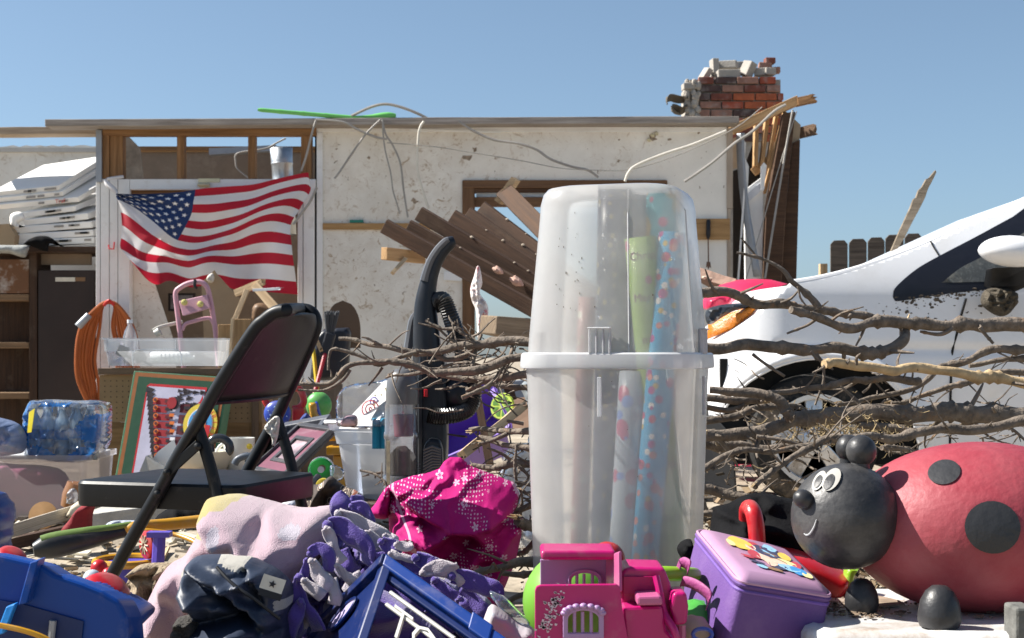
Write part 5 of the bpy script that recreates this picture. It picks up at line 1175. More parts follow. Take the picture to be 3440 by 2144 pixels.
# ================================================================== vacuum cleaner
vc = thing('vacuum_cleaner', 'upright black vacuum cleaner with hose and clear dust cup', 'vacuum cleaner', W(1440, 2010, 4.2))
VB = mat('vac_black', (.009, .011, .016), .34, var=.3, scale=5, bump=.03, spec=.4, dirt=(.08, .075, .07, .3), dirt_scale=6)
VG = mat('vac_grey', (.10, .10, .105), .32, var=.15, bump=.02, spec=.5, coat=.2)
vx = lambda x, y, o=0: W(x, y, 4.2 + o)
# spine swept from the body up to the hooked grip
P = spline([vx(1452, 1400), vx(1440, 1250), vx(1432, 1120), vx(1430, 1020), vx(1440, 950), vx(1458, 890), vx(1482, 848), vx(1510, 818), vx(1528, 808)], 5)
rad = lerpl([.052, .045, .040, .034, .027, .023, .021, .020, .019, .012], len(P)); m = MB(); m.tube(P, rad, 14, flat=.75); m.build('handle', VB, vc, smooth=True)
m = MB(); P2 = [p + Vector((-.012, -.012, .004)) for p in P[len(P) // 2:-2]]; m.tube(P2, [r * .55 for r in rad[len(P) // 2:-2]], 8); m.build('grip_inlay', VG, vc, smooth=True)
m = MB(); m.prism([vx(1396, 1290, -.04), vx(1402, 1180, -.03), vx(1440, 1130, -.02), vx(1490, 1170, -.02), vx(1500, 1300, -.03), vx(1500, 1500, -.05), vx(1492, 1700, -.06), vx(1396, 1700, -.06)], (0, .16, 0)); m.build('body', VB, vc, bevel=.018, bseg=3)
m = MB(); m.lathe([(.0, .10), (.02, .098), (.036, .085), (.044, .06), (.0465, .03), (.0465, 0), (0, 0)], vx(1352, 1358, -.12), 24); m.build('dome', VG, vc, smooth=True)
cupm = film('dust_cup', (.55, .55, .57), .12, .1, .25, .55, .1)
m = MB(); m.lathe([(.044, -.20), (.046, -.195), (.0465, -.10), (.049, -.096), (.049, -.082), (.0465, -.078), (.0455, .0)], vx(1348, 1356, -.12), 24, caps=False); m.build('dust_cup', cupm, vc, smooth=True)
m = MB(); m.lathe([(.0, -.09), (.026, -.09), (.030, -.03), (.022, -.028), (0, -.028)], vx(1356, 1358, -.12), 16); m.build('filter', flatc((150, 50, 70)), vc, smooth=True)
m = MB(); m.ell(vx(1350, 1570, -.12), (.042, .04, .06), 14, 10, disp=lambda p: 1 + .1 * noise.noise(p * 4)); m.build('lint', mat('lint_grey', (.12, .10, .09), .95, var=.3, bump=.5), vc, smooth=True)
m = MB(); m.lathe([(.05, -.30), (.052, -.29), (.052, -.205), (.049, -.20)], vx(1348, 1356, -.12), 24); m.build('lower_cup', cupm, vc, smooth=True)
m = MB(); pbox(m, 1298, 1310, 1482, 1640, 4.02, .004); m.build('caution_label', mat('label_cream', (.62, .57, .36), .5, var=.4, scale=60), vc)
m = MB(); m.prism([vx(1418, 1600, -.12), vx(1424, 1500, -.11), vx(1440, 1472, -.10), vx(1478, 1478, -.10), vx(1486, 1510, -.11), vx(1490, 1640, -.12), vx(1415, 1640, -.12)], (0, .06, 0)); m.build('tool_pod', VB, vc, bevel=.01, bseg=3)
m = MB()
for k in range(9): m.tube([vx(1422, 1600 - k * 11, -.125), vx(1452, 1580 - k * 10, -.128), vx(1482, 1575 - k * 8, -.124)], .0035, 5)
m.build('pod_ribs', VG, vc)
m = MB(); pbox(m, 1424, 1437, 1308, 1334, 4.153, .004); m.build('power_button', mat('red_switch', (.55, .02, .03), .3), vc, bevel=.002)
fr = (vx(1401, 1590, -.068), Vector((0, 0, -1)), Vector((1, 0, 0)), Vector((0, -1, 0))); text(fr, 'HEPA', .024, 'hepa_print', flatc((190, 190, 195)), vc, z=.003)
HP = spline([vx(1462, 1030, .02), vx(1470, 1012, .0), vx(1492, 1012, -.02), vx(1512, 1060, -.02), vx(1532, 1120, 0), vx(1556, 1190, 0), vx(1580, 1260, .02), vx(1590, 1320, .02), vx(1575, 1370, .0), vx(1530, 1392, -.03), vx(1470, 1398, -.05), vx(1440, 1392, -.05)], 14)
m = MB(); m.tube(HP, [(.0255 if k % 2 else .0215) for k in range(len(HP))], 12); m.build('hose', mat('hose_black', (.03, .03, .03), .3, var=.2, bump=0, spec=.5), vc, smooth=True, ang=20)
m = MB(); m.ell(vx(1530, 1330, .02), (.05, .05, .06), 20, 12); m.build('motor_cover', VB, vc, smooth=True)
m = MB(); m.tube(spline([vx(1396, 1052, .03), vx(1385, 1080, .03), vx(1372, 1160, .03), vx(1352, 1290, .0)], 4), lerpl([.006, .012, .013, .014], 13), 8); m.build('wand', VG, vc, smooth=True)
m = MB(); m.box(vx(1440, 1960, -.05), (.30, .34, .10)); m.box(vx(1440, 1830, 0), (.12, .12, .22)); m.build('floor_head', VB, vc, bevel=.02, bseg=3)

# ================================================================== storage bin of gift wrap
bn = thing('storage_bin', 'tall frosted plastic bin standing upright full of gift wrap', 'storage bin', (.238, 3.27, 0))
bc = Vector((.242, 3.28, 0)); RB = rotz(-17)
FROST = film('frosted_poly', (.94, .93, .91), .24, .38, .08, .60, .24, refr=.46, var=.09)
FROST2 = film('frosted_rim', (.86, .87, .88), .42, .34, .10, .14, .3)
m = MB(); shell(m, bc, [(.315, .315, .07, .05), (.33, .33, .07, .056), (.335, .335, .07, .12), (.364, .364, .075, .64), (.368, .368, .075, .676)], R=RB); m.build('lower_tub', FROST, bn, smooth=True, ang=50)
m = MB(); shell(m, bc, [(.362, .362, .075, .705), (.357, .357, .075, .75), (.320, .320, .075, 1.0), (.316, .316, .075, 1.035), (.306, .306, .075, 1.058), (.286, .286, .07, 1.071), (.25, .25, .065, 1.076)], R=RB, cap_bottom=False, cap_top=True); m.build('upper_tub', FROST, bn, smooth=True, ang=60)
m = MB(); shell(m, bc, [(.368, .368, .075, .674), (.392, .392, .085, .676), (.394, .394, .085, .682), (.390, .390, .085, .706), (.382, .382, .085, .71), (.364, .364, .075, .708)], R=RB, cap_bottom=False); m.build('rim_flange', FROST2, bn, smooth=True, ang=35)
for a in (0, 90, 180, 270):
    m = MB(); R = RB @ rotz(a)
    for x in (-.022, -.007, .008, .022): m.box(bc + R @ Vector((x, -.189, .735)), (.003, .014, .055), R=R)
    m.box(bc + R @ Vector((0, -.187, .735)), (.05, .004, .058), R=R); m.box(bc + R @ Vector((0, -.194, .762)), (.05, .012, .003), R=R); m.build('latch', FROST2, bn, bevel=.0015)
    m = MB(); m.box(bc + R @ Vector((0, -.191, .615)), (.009, .006, .085), R=R); m.build('latch_tongue', FROST2, bn, bevel=.001)
m = MB(); m.tube([bc + RB @ Vector((.062, -.181, .712)), bc + RB @ Vector((.055, -.161, 1.0)), bc + RB @ Vector((.052, -.144, 1.06))], .0016, 5); m.tube([bc + RB @ Vector((.180, -.06, .72)), bc + RB @ Vector((.161, -.06, 1.02)), bc + RB @ Vector((.12, -.06, 1.072))], .0016, 5); m.build('mould_seam', FROST2, bn)
m = MB(); rr = random.Random(8)
for k in range(34):
    x = rr.gauss(-.07, .02) if k < 26 else rr.uniform(-.12, .12); z = rr.gauss(.86, .06) if k < 26 else rr.uniform(.3, 1.0); hw_ = .168 + (z - .12) * .028 if z < .7 else .181 - (z - .7) * .075
    if abs(x) < .14: m.ell(bc + RB @ Vector((x, -hw_ - .002, z)), (.0009 * rr.uniform(.4, 1.4), .0008, .0016 * rr.uniform(.4, 2)), 5, 4)
m.build('mud_specks', mat('mud_speck', (.18, .13, .08), .95), bn, kind='stuff')
def rollmat(name, base, dots, bg2=None, sc=22):
    m = mat(name, base, .35, var=.06, bump=0, spec=.4); nt = m.node_tree; N = nt.nodes; L = nt.links; b = N['Principled BSDF']; src = b.inputs['Base Color'].links[0].from_socket
    tc = N.new('ShaderNodeTexCoord')
    for k, (c, s_, th, off) in enumerate(dots):
        mp = N.new('ShaderNodeMapping'); mp.inputs['Location'].default_value = (off, off * .7, off * .3); L.new(tc.outputs['Object'], mp.inputs[0])
        v = N.new('ShaderNodeTexVoronoi'); v.inputs['Scale'].default_value = s_; v.inputs['Randomness'].default_value = .8; L.new(mp.outputs[0], v.inputs['Vector'])
        lt = N.new('ShaderNodeMath'); lt.operation = 'LESS_THAN'; lt.inputs[1].default_value = th; L.new(v.outputs['Distance'], lt.inputs[0])
        mx = N.new('ShaderNodeMix'); mx.data_type = 'RGBA'; L.new(lt.outputs[0], mx.inputs[0]); L.new(src, mx.inputs[6]); mx.inputs[7].default_value = (*c, 1); src = mx.outputs[2]
    L.new(src, b.inputs['Base Color']); return m
RM1 = rollmat('wrap_blue', (.06, .40, .66), [((.55, .06, .12), 24, .27, 0), ((.62, .42, .06), 30, .2, 3.1), ((.85, .8, .75), 30, .22, 6.3), ((.42, .04, .24), 27, .24, 9.7), ((.7, .25, .2), 22, .2, 13.3)])
RM2 = rollmat('wrap_green', (.34, .50, .12), [((.50, .12, .22), 16, .2, 1.2), ((.12, .36, .18), 26, .15, 4)])
RM3 = rollmat('wrap_party', (.12, .50, .55), [((.75, .5, .12), 14, .42, 2.2), ((.75, .12, .25), 18, .22, 5), ((.15, .2, .5), 22, .18, 8)])
RM4 = rollmat('wrap_navy', (.02, .03, .06), [((.22, .18, .07), 44, .26, 2), ((.5, .5, .5), 40, .15, 5)])
RM5 = rollmat('wrap_red', (.55, .36, .34), [((.6, .6, .5), 26, .24, 2)])
RM6 = rollmat('wrap_silver', (.45, .5, .55), [((.5, .12, .2), 16, .3, 2), ((.2, .3, .6), 18, .25, 7)])
def roll(name, top, bot, r, m_, label):
    a = W(*top); b = W(*bot); t = thing(name, label, 'gift wrap', b, 'rolls of gift wrap inside the storage bin'); q = MB(); q.tube([a.lerp(b, k / 6) for k in range(7)], r, 20, caps=False); q.build('paper', m_, t, smooth=True, solid=.0015)
    q = MB(); q.tube([a.lerp(b, .005), a.lerp(b, .995)], r * .7, 14); q.build('core', flatc((190, 160, 120)), t, smooth=True); return t, a, b
roll('gift_wrap_roll', (2258, 785, 3.225), (2150, 2060, 3.18), .030, RM1, 'bright blue candy patterned gift wrap roll')
t, a, b = roll('gift_wrap_roll', (2150, 800, 3.235), (2272, 2060, 3.24), .034, RM2, 'lime green gift wrap roll printed with Christmas words')
ax = (b - a).normalized(); sdx = Vector((1, 0, 0)); sdx = (sdx - ax * sdx.dot(ax)).normalized(); nr = sdx.cross(ax); nr = nr if nr.y < 0 else -nr
for word, f_ in (('Christ', .05), ('Merry', .16), ('mas', .27), ('Christ', .60), ('Merry', .74), ('mas', .86)):
    q = MB(); o_ = a.lerp(b, f_); n0 = len(q.v); textm(q, (Vector((0, 0, 0)), Vector((1, 0, 0)), Vector((0, 1, 0)), Vector((0, 0, 1))), word, .026)
    q.v = [o_ - ax * p.y + sdx * (.0352 * math.sin(p.x / .0352)) + nr * (.0352 * math.cos(p.x / .0352)) for p in q.v]; q.build('printed_word', flatc((120, 50, 70)), t)
roll('gift_wrap_roll', (2222, 655, 3.30), (2200, 2020, 3.3), .033, RM3, 'pastel party gift wrap roll reaching the bin top')
roll('gift_wrap_roll', (2068, 640, 3.28), (2040, 2040, 3.3), .038, RM4, 'dark navy gift wrap roll in the middle of the bin')
roll('gift_wrap_roll', (1975, 1000, 3.42), (1940, 2040, 3.40), .020, RM5, 'red gift wrap roll at the hidden left of the bin')
roll('gift_wrap_roll', (2130, 1250, 3.25), (2085, 2050, 3.2), .032, RM6, 'short silver and red gift wrap roll low in the bin')
m = MB(); m.prism([W(2060, 640, 3.34), W(2190, 660, 3.34), W(2120, 2000, 3.34), W(2030, 2000, 3.34)], (0, .004, 0)); m.build('gift_bag', mat('grey_bag_card', (.35, .36, .40), .6, var=.2), label='flat grey gift bag behind the rolls in the storage bin', cat='gift bag')

# ================================================================== black folding chair
CH = mat('chair_enamel', (.005, .006, .008), .42, var=.3, scale=7, bump=.03, spec=.28, dirt=(.10, .085, .07, .35), dirt_scale=22, dirt_lo=.60, dirt_hi=.74)
chair = thing('folding_chair', 'black metal folding chair facing away from the vacuum', 'chair', (-.75, 3.3, 0))
cO = W(245, 1640, 3.25); cO.z = 0; cD = Vector((.95, -.31, 0)); cW = Vector((.31, .95, 0))
def cp(px, py, b):
    k = (px - 1720) / F
    # x = k*y ; x = O.x + a*.95 + b*.31 ; y = O.y - .31a + .95b
    a = (k * (cO.y + cW.y * b) - cO.x - cW.x * b) / (cD.x - k * cD.y); p = cO + cD * a + cW * b; return Vector((p.x, p.y, H + (1200 - py) * p.y / F))
def ext(pts, z=.015):
    a, b = pts[-2], pts[-1]; t = (a.z - z) / (a.z - b.z); return pts + [a + (b - a) * t]
near = [cp(x, y, -.012) for x, y in ((960, 1042), (925, 1050), (890, 1075), (850, 1115), (735, 1295), (665, 1420), (600, 1530), (545, 1632), (470, 1762), (370, 1945))]
far = [cp(x, y, .40) for x, y in ((1010, 1038), (1040, 1044), (1058, 1066), (1060, 1105), (1025, 1195), (960, 1335), (928, 1405), (832, 1580), (760, 1710), (660, 1890))]
near = ext(near); far = ext(far)
P = list(reversed(spline(near, 5))) + spline(far, 5)
m = MB(); m.tube(P, .0145, 12); m.build('front_frame', CH, chair, smooth=True)
m = MB()
nn2 = spline(near[2:6], 6); ff2 = spline(far[2:7], 5)
def bk(u, v):
    a = nn2[0].lerp(nn2[0], 0); i = v * (len(nn2) - 1) * .80; j = v * (len(ff2) - 1) * .72
    a = nn2[int(i)].lerp(nn2[min(int(i) + 1, len(nn2) - 1)], i - int(i)); b = ff2[int(j)].lerp(ff2[min(int(j) + 1, len(ff2) - 1)], j - int(j))
    p = a.lerp(b, u); return p + cD * (.035 * math.sin(math.pi * u)) + Vector((0, 0, .012 * math.sin(math.pi * u) * (1 - v)))
m.grid(bk, 14, 12); m.build('backrest', CH, chair, smooth=True, solid=.006)
m = MB(); P = [bk(u / 14, 1) for u in range(15)]; m.tube(P, .006, 6); m.build('backrest_hem', CH, chair, smooth=True)
zs = .424; sw = .385; sd_ = .415
m = MB(); c = cO + cD * (sd_ / 2) + cW * (sw / 2); RC = Matrix((cD, cW, Vector((0, 0, 1)))).transposed()
shell(m, c, [(sd_, sw, .035, zs - .056), (sd_ + .004, sw + .004, .035, zs - .05), (sd_ + .004, sw + .004, .035, zs - .006), (sd_ - .004, sw - .004, .033, zs), (sd_ * .8, sw * .8, .03, zs + .004)], R=RC, cap_top=True); m.build('seat', CH, chair, smooth=True, ang=30)
for (pts, b) in ((((662, 1430), (700, 1545), (738, 1690)), -.002), (((925, 1395), (965, 1515), (1012, 1690)), .39)):
    L_ = ext([cp(x, y, b) for x, y in pts]); m = MB(); m.tube(spline(L_, 4), .0135, 10); m.build('rear_leg', CH, chair, smooth=True)
for b, pts in ((-.022, ((668, 1492), (560, 1590))), (.41, ((930, 1470), (830, 1560)))):
    m = MB(); a_, b_ = [cp(x, y, b) for x, y in pts]; ax = (b_ - a_).normalized(); m.bar(a_, b_, ax.cross(cW).normalized() * .011, cW * .003); m.build('brace', CH, chair, bevel=.002)
for (x, y, b) in ((664, 1500, -.03), (560, 1588, -.03), (528, 1660, -.03), (935, 1470, .37)):
    p = cp(x, y, b); m = MB(); m.lathe([(.008, 0), (.008, .003), (.004, .006), (0, .007)], p, 10, R=rotx(90)); m.build('rivet', CH, chair, smooth=True)
pa, pb = near[-1].lerp(near[-2], .35), far[-1].lerp(far[-2], .35)
m = MB(); m.tube([pa, pb], .010, 8); m.build('cross_bar', CH, chair, smooth=True)
soft('white_fluff', [(905, 1415), (925, 1398), (940, 1405), (938, 1440), (930, 1480), (916, 1505), (912, 1470), (895, 1450), (888, 1435)], 3.42, .02, 5, mat('insulation_fluff', (.6, .57, .52), .95, bump=.8, var=.3, scale=40), 'wisp of white insulation caught on the chair hinge', 'insulation', round_px=9, nz=.03, nzs=60)

# ================================================================== bare branches
BARK = mat('grey_bark', (.17, .137, .108), .85, var=.55, scale=26, bump=.8, bscale=70, dirt=(.26, .14, .065, .7), dirt_scale=16, dirt_lo=.58, dirt_hi=.7)
BARKP = mat('pale_torn_wood', (.50, .36, .20), .8, var=.4, scale=20, bump=.5, bscale=60)
def limb(label, pts, d0, d1, r0, r1, forks=(), tw=4, m_=None, seed=None, group=None, tl=.10):
    n = len(pts); P = [W(x, y, d0 + (d1 - d0) * i / (n - 1)) for i, (x, y) in enumerate(pts)]; sd = seed if seed is not None else rnd.randrange(999)
    root = thing('fallen_branch', label, 'branch', P[n // 2], group)
    m = MB(); branch_mb(m, P, r0, r1, seed=sd, twigs=0, jit=.018); m.build('stem', m_ or BARK, root, smooth=True, ang=70)
    rr = random.Random(sd)
    for k, (fp, fd, fr0, fr1) in enumerate(forks):
        Q = [W(x, y, fd) for x, y in fp]; m = MB(); branch_mb(m, Q, fr0, fr1, seed=sd + k + 1, twigs=0); m.build('side_branch', m_ or BARK, root, smooth=True, ang=70)
    m = MB(); Ps = spline(P, 8)
    for t in range(tw * 3):
        k = rr.randrange(1, len(Ps) - 1); a = Ps[k]; ax = (Ps[k + 1] - Ps[k - 1]).normalized(); s_ = Vector((rr.uniform(-1, 1), rr.uniform(-1, 1), rr.uniform(-1, 1))); s_ = (s_ - ax * s_.dot(ax)).normalized()
        L_ = tl * rr.uniform(.3, 1.2) if t < tw else tl * .2; dr = (ax * rr.choice((-1, 1)) * rr.uniform(.3, 1.2) + s_).normalized(); rr0 = max(.0022, min(r0, r1) * .38)
        m.tube(spline([a, a + dr * L_ * .5 + Vector((rr.uniform(-1, 1), rr.uniform(-1, 1), rr.uniform(-1, 1))) * L_ * .12, a + dr * L_], 3), lerpl([rr0 * 1.3, rr0, rr0 * .4], 7), 5)
    if tw: m.build('twigs', BARK, root, smooth=True, kind='stuff')
    if r1 > .0055:
        m = MB(); ax = (Ps[-1] - Ps[-3]).normalized()
        for t in range(6):
            o_ = Vector((rr.uniform(-1, 1), rr.uniform(-1, 1), rr.uniform(-1, 1))) * r1 * .6; m.tube([Ps[-1] + o_ - ax * .01, Ps[-1] + o_ * 1.2 + ax * r1 * rr.uniform(.5, 3)], [r1 * .45, r1 * .08], 5)
        m.build('torn_end', BARKP, root, kind='stuff')
    return root
GL = 'bare branches left of the storage bin'; GR = 'bare branches in front of the car'
limb('grey branch reaching level across the vacuum handle', [(1860, 1143), (1781, 1143), (1631, 1156), (1545, 1163), (1459, 1182), (1394, 1186), (1287, 1165), (1200, 1152), (1132, 1148)], 3.75, 3.95, .0135, .005, [([(1600, 1156), (1560, 1190), (1500, 1212), (1450, 1195), (1394, 1188)], 3.85, .008, .005), ([(1290, 1168), (1240, 1140), (1218, 1134)], 3.9, .004, .002)], 6, group=GL)
limb('long grey branch sagging to the chair back', [(1860, 1200), (1781, 1204), (1674, 1216), (1545, 1238), (1459, 1247), (1407, 1229), (1287, 1223), (1175, 1229), (1093, 1277), (992, 1290)], 3.7, 3.75, .0135, .0045, [([(1394, 1187), (1330, 1205), (1265, 1222), (1218, 1195), (1165, 1170), (1120, 1165), (1108, 1200), (1106, 1246)], 3.75, .006, .003), ([(1175, 1235), (1150, 1270), (1090, 1305), (1040, 1312), (1000, 1312)], 3.73, .005, .003), ([(1280, 1235), (1255, 1270), (1235, 1298)], 3.74, .004, .002)], 7, group=GL)
limb('third grey branch crossing below the vacuum handle', [(1860, 1258), (1781, 1260), (1717, 1264), (1588, 1268), (1502, 1260), (1416, 1247), (1330, 1250), (1290, 1268)], 3.68, 3.85, .0125, .003, [([(1650, 1270), (1600, 1300), (1565, 1316)], 3.75, .006, .004)], 4, group=GL)
limb('grey branch dipping below the third one beside the bin', [(1860, 1312), (1781, 1307), (1674, 1290), (1588, 1281)], 3.8, 3.9, .010, .005, (), 3, group=GL)
limb('thin crooked stem rising across the level branches', [(1558, 1341), (1631, 1307), (1670, 1268), (1708, 1225), (1725, 1191), (1730, 1150)], 3.66, 3.8, .006, .004, (), 3, group=GL)
limb('forked twig poking up in front of the vacuum hose', [(1600, 1155), (1545, 1100), (1519, 1088), (1476, 1092), (1430, 1066)], 3.8, 3.85, .006, .0035, [([(1545, 1160), (1500, 1130), (1470, 1105), (1440, 1095), (1398, 1084)], 3.85, .004, .002), ([(1490, 1165), (1512, 1130), (1515, 1100)], 3.85, .003, .002)], 4, group=GL)
limb('thin snapped stick standing between the level branches', [(1580, 1230), (1600, 1180), (1622, 1130)], 3.8, 3.85, .006, .004, [([(1440, 1220), (1490, 1160), (1520, 1120)], 3.8, .003, .002)], 3, group=GL)
limb('dead branch jutting from behind the bin above the purple tub', [(1830, 1440), (1760, 1443), (1674, 1444), (1575, 1449)], 3.7, 3.9, .011, .006, [([(1760, 1430), (1700, 1418)], 3.75, .006, .003), ([(1700, 1450), (1640, 1480), (1610, 1490)], 3.8, .006, .004)], 4, group=GL)
limb('pale dead branch across the white plastic bag', [(1860, 1507), (1805, 1509), (1717, 1500), (1610, 1487)], 3.7, 3.85, .010, .006, (), 4, group=GL)
limb('forked branch above the magenta bundle', [(1860, 1545), (1807, 1552), (1738, 1560), (1659, 1572), (1580, 1568)], 3.75, 3.85, .015, .006, [([(1738, 1558), (1690, 1530), (1640, 1515)], 3.8, .006, .003), ([(1730, 1565), (1770, 1600), (1742, 1640)], 3.78, .005, .003)], 5, group=GL)
limb('thin twig bending down between bundle and bin', [(1745, 1500), (1742, 1580), (1752, 1650), (1748, 1730), (1760, 1800)], 3.72, 3.74, .004, .003, [([(1812, 1645), (1728, 1620)], 3.7, .005, .004)], 4, group=GL)
limb('dark branch end sticking into the magenta bundle', [(1830, 1775), (1780, 1755), (1735, 1742)], 3.6, 3.5, .013, .010, (), 2, group=GL)
limb('bent branch touching the bin below the bundle middle', [(1830, 1670), (1770, 1700), (1728, 1722)], 3.68, 3.66, .010, .006, [([(1822, 1790), (1775, 1845), (1732, 1860)], 3.66, .008, .005)], 4, group=GL)
limb('thick low branch lying under the magenta bundle', [(1860, 1876), (1815, 1881), (1750, 1886), (1682, 1913), (1585, 1927)], 3.3, 3.2, .014, .007, [([(1830, 1920), (1750, 1935), (1690, 1925)], 3.35, .009, .006), ([(1830, 1990), (1740, 2010), (1680, 2040)], 3.3, .008, .006)], 6, group=GL)
limb('thin twig in front of the waste bin', [(1214, 1585), (1250, 1600), (1290, 1630), (1300, 1670)], 3.95, 3.9, .004, .003, [([(1262, 1588), (1290, 1585)], 3.95, .004, .003), ([(1190, 1690), (1300, 1700)], 3.9, .008, .007)], 2, group=GL)
# right of the bin
limb('upper grey branch running from the bin to the car wing', [(2300, 980), (2368, 986), (2456, 993), (2548, 1014), (2641, 1028), (2710, 1039), (2803, 1051), (2895, 1060), (2988, 1072)], 4.1, 4.4, .0155, .012, [([(2747, 1042), (2720, 1000), (2659, 940), (2636, 907), (2599, 884), (2539, 861), (2470, 850)], 4.2, .010, .0035), ([(2539, 861), (2505, 820), (2485, 800)], 4.2, .004, .002), ([(2680, 960), (2690, 1000), (2710, 1025)], 4.18, .004, .002)], 6, group=GR)
limb('thick grey branch across the car door', [(2655, 1037), (2733, 1065), (2803, 1088), (2872, 1102), (2919, 1090), (2988, 1078), (3081, 1083), (3220, 1093), (3330, 1092), (3460, 1100)], 4.15, 4.5, .011, .022, [([(2735, 1070), (2700, 1098), (2640, 1118)], 4.2, .005, .003), ([(3200, 1100), (3160, 1122), (3090, 1118)], 4.4, .008, .004), ([(3290, 1105), (3310, 1140), (3330, 1165)], 4.4, .006, .004)], 8, group=GR)
limb('smooth curved branch dipping over the wheel arch', [(2300, 1160), (2409, 1162), (2525, 1171), (2664, 1176), (2803, 1181), (2919, 1190), (2988, 1171), (3030, 1134), (3046, 1098)], 4.05, 4.4, .0165, .017, [([(2525, 1185), (2580, 1230), (2632, 1262)], 4.1, .005, .004), ([(2720, 1185), (2745, 1215)], 4.15, .006, .004)], 6, group=GR)
limb('pale torn branch with a split end before the wheel', [(2763, 1214), (2820, 1220), (2887, 1226), (2981, 1240), (3052, 1240), (3193, 1244), (3287, 1268), (3357, 1282), (3460, 1293)], 4.0, 4.3, .012, .017, (), 4, m_=BARKP, group=GR)
limb('grey branch slanting down from the door towards the hub', [(3460, 1160), (3334, 1188), (3193, 1226), (3146, 1254), (3075, 1305), (2958, 1324), (2887, 1348), (2817, 1352)], 4.5, 4.3, .013, .006, [([(3460, 1200), (3357, 1216), (3254, 1235)], 4.5, .010, .007)], 6, group=GR)
limb('grey branch parallel below the slanting one', [(3460, 1245), (3357, 1263), (3263, 1287), (3193, 1310), (3075, 1338), (2981, 1352)], 4.55, 4.4, .0115, .006, (), 6, group=GR)
limb('grey branch crossing the top of the tyre', [(3080, 1270), (3052, 1273), (2958, 1277), (2864, 1282), (2770, 1301), (2676, 1320), (2591, 1336)], 4.3, 4.1, .012, .007, [([(2766, 1220), (2760, 1280), (2735, 1360)], 4.2, .004, .003)], 7, group=GR)
limb('heavy forked main limb in front of the wheel', [(3460, 1395), (3287, 1392), (3193, 1383), (3075, 1399), (2958, 1388), (2817, 1392), (2723, 1397), (2667, 1402), (2620, 1432), (2558, 1451), (2464, 1460), (2360, 1462)], 4.2, 4.0, .0285, .017, [([(2660, 1400), (2640, 1380), (2620, 1348), (2563, 1324), (2488, 1315), (2380, 1310)], 4.0, .017, .011), ([(3150, 1395), (3140, 1362), (3145, 1360)], 4.2, .010, .006), ([(3240, 1390), (3260, 1420), (3220, 1435)], 4.2, .009, .005)], 10, group=GR, tl=.14)
limb('slim branch rising from the bin to the forked limb', [(2300, 1412), (2441, 1399), (2535, 1371), (2629, 1367), (2700, 1371)], 4.05, 4.15, .0125, .007, (), 4, group=GR)
limb('rough branch stub just below the fork tip', [(2300, 1335), (2464, 1346), (2558, 1352)], 4.1, 4.15, .012, .009, [([(2300, 1365), (2440, 1372), (2500, 1360)], 4.12, .009, .006)], 4, group=GR)
limb('long branch sweeping behind the ladybird toy head', [(3460, 1414), (3310, 1437), (3193, 1451), (3099, 1460), (3005, 1470), (2911, 1465), (2793, 1475), (2723, 1507), (2629, 1559), (2563, 1606), (2535, 1632)], 3.9, 3.6, .0145, .007, (), 9, group=GR, tl=.13)
limb('thin branch from the bin towards the wheel hub', [(2300, 1570), (2375, 1564), (2488, 1522), (2582, 1517), (2676, 1498), (2770, 1484), (2840, 1468)], 3.8, 3.9, .010, .006, [([(2545, 1470), (2620, 1480), (2700, 1492)], 3.9, .006, .004)], 6, group=GR)
limb('shaded branch low between bin and wheel', [(2300, 1480), (2441, 1498), (2582, 1510), (2680, 1500)], 4.3, 4.4, .019, .011, (), 4, group=GR)
limb('dark branch in the shade above the black jacket', [(2300, 1646), (2420, 1655), (2500, 1672), (2560, 1690)], 3.8, 3.8, .016, .010, [([(2300, 1715), (2420, 1722)], 3.7, .008, .006)], 4, group=GR)
limb('short twiggy branch right of the ladybird antennae', [(2960, 1505), (3040, 1510), (3110, 1530)], 3.9, 4.0, .008, .004, [([(2880, 1425), (3000, 1440), (3100, 1450)], 4.1, .012, .008)], 8, group=GR)
limb('tangled twigs before the car sill', [(3120, 1430), (3210, 1440), (3300, 1420), (3380, 1440), (3460, 1490)], 4.5, 4.4, .006, .004, [([(3260, 1430), (3340, 1470), (3400, 1490)], 4.45, .004, .002), ([(3330, 1410), (3440, 1380)], 4.45, .008, .006)], 10, group=GR, tl=.12)
# clods of dry grass hanging in the tangle
m = MB(); rr = random.Random(77)
for k in range(520):
    x = rr.gauss(2850, 120) if k < 500 else rr.choice((rr.gauss(2960, 40), rr.gauss(2560, 40), rr.gauss(3150, 60))); y = rr.gauss(1440, 30) if k < 500 else rr.gauss(1590, 70)
    p = W(x, y, rr.uniform(4.0, 4.5)); d_ = Vector((rr.uniform(-1, 1), rr.uniform(-1, 1), rr.uniform(-1, 1))).normalized() * rr.uniform(.01, .04); m.tube([p, p + d_ * .5 + Vector((0, 0, -.004)), p + d_], .0014, 3)
m.build('dry_grass', mat('dry_grass', (.32, .24, .13), .9, var=.4, scale=30, bump=0), kind='stuff')

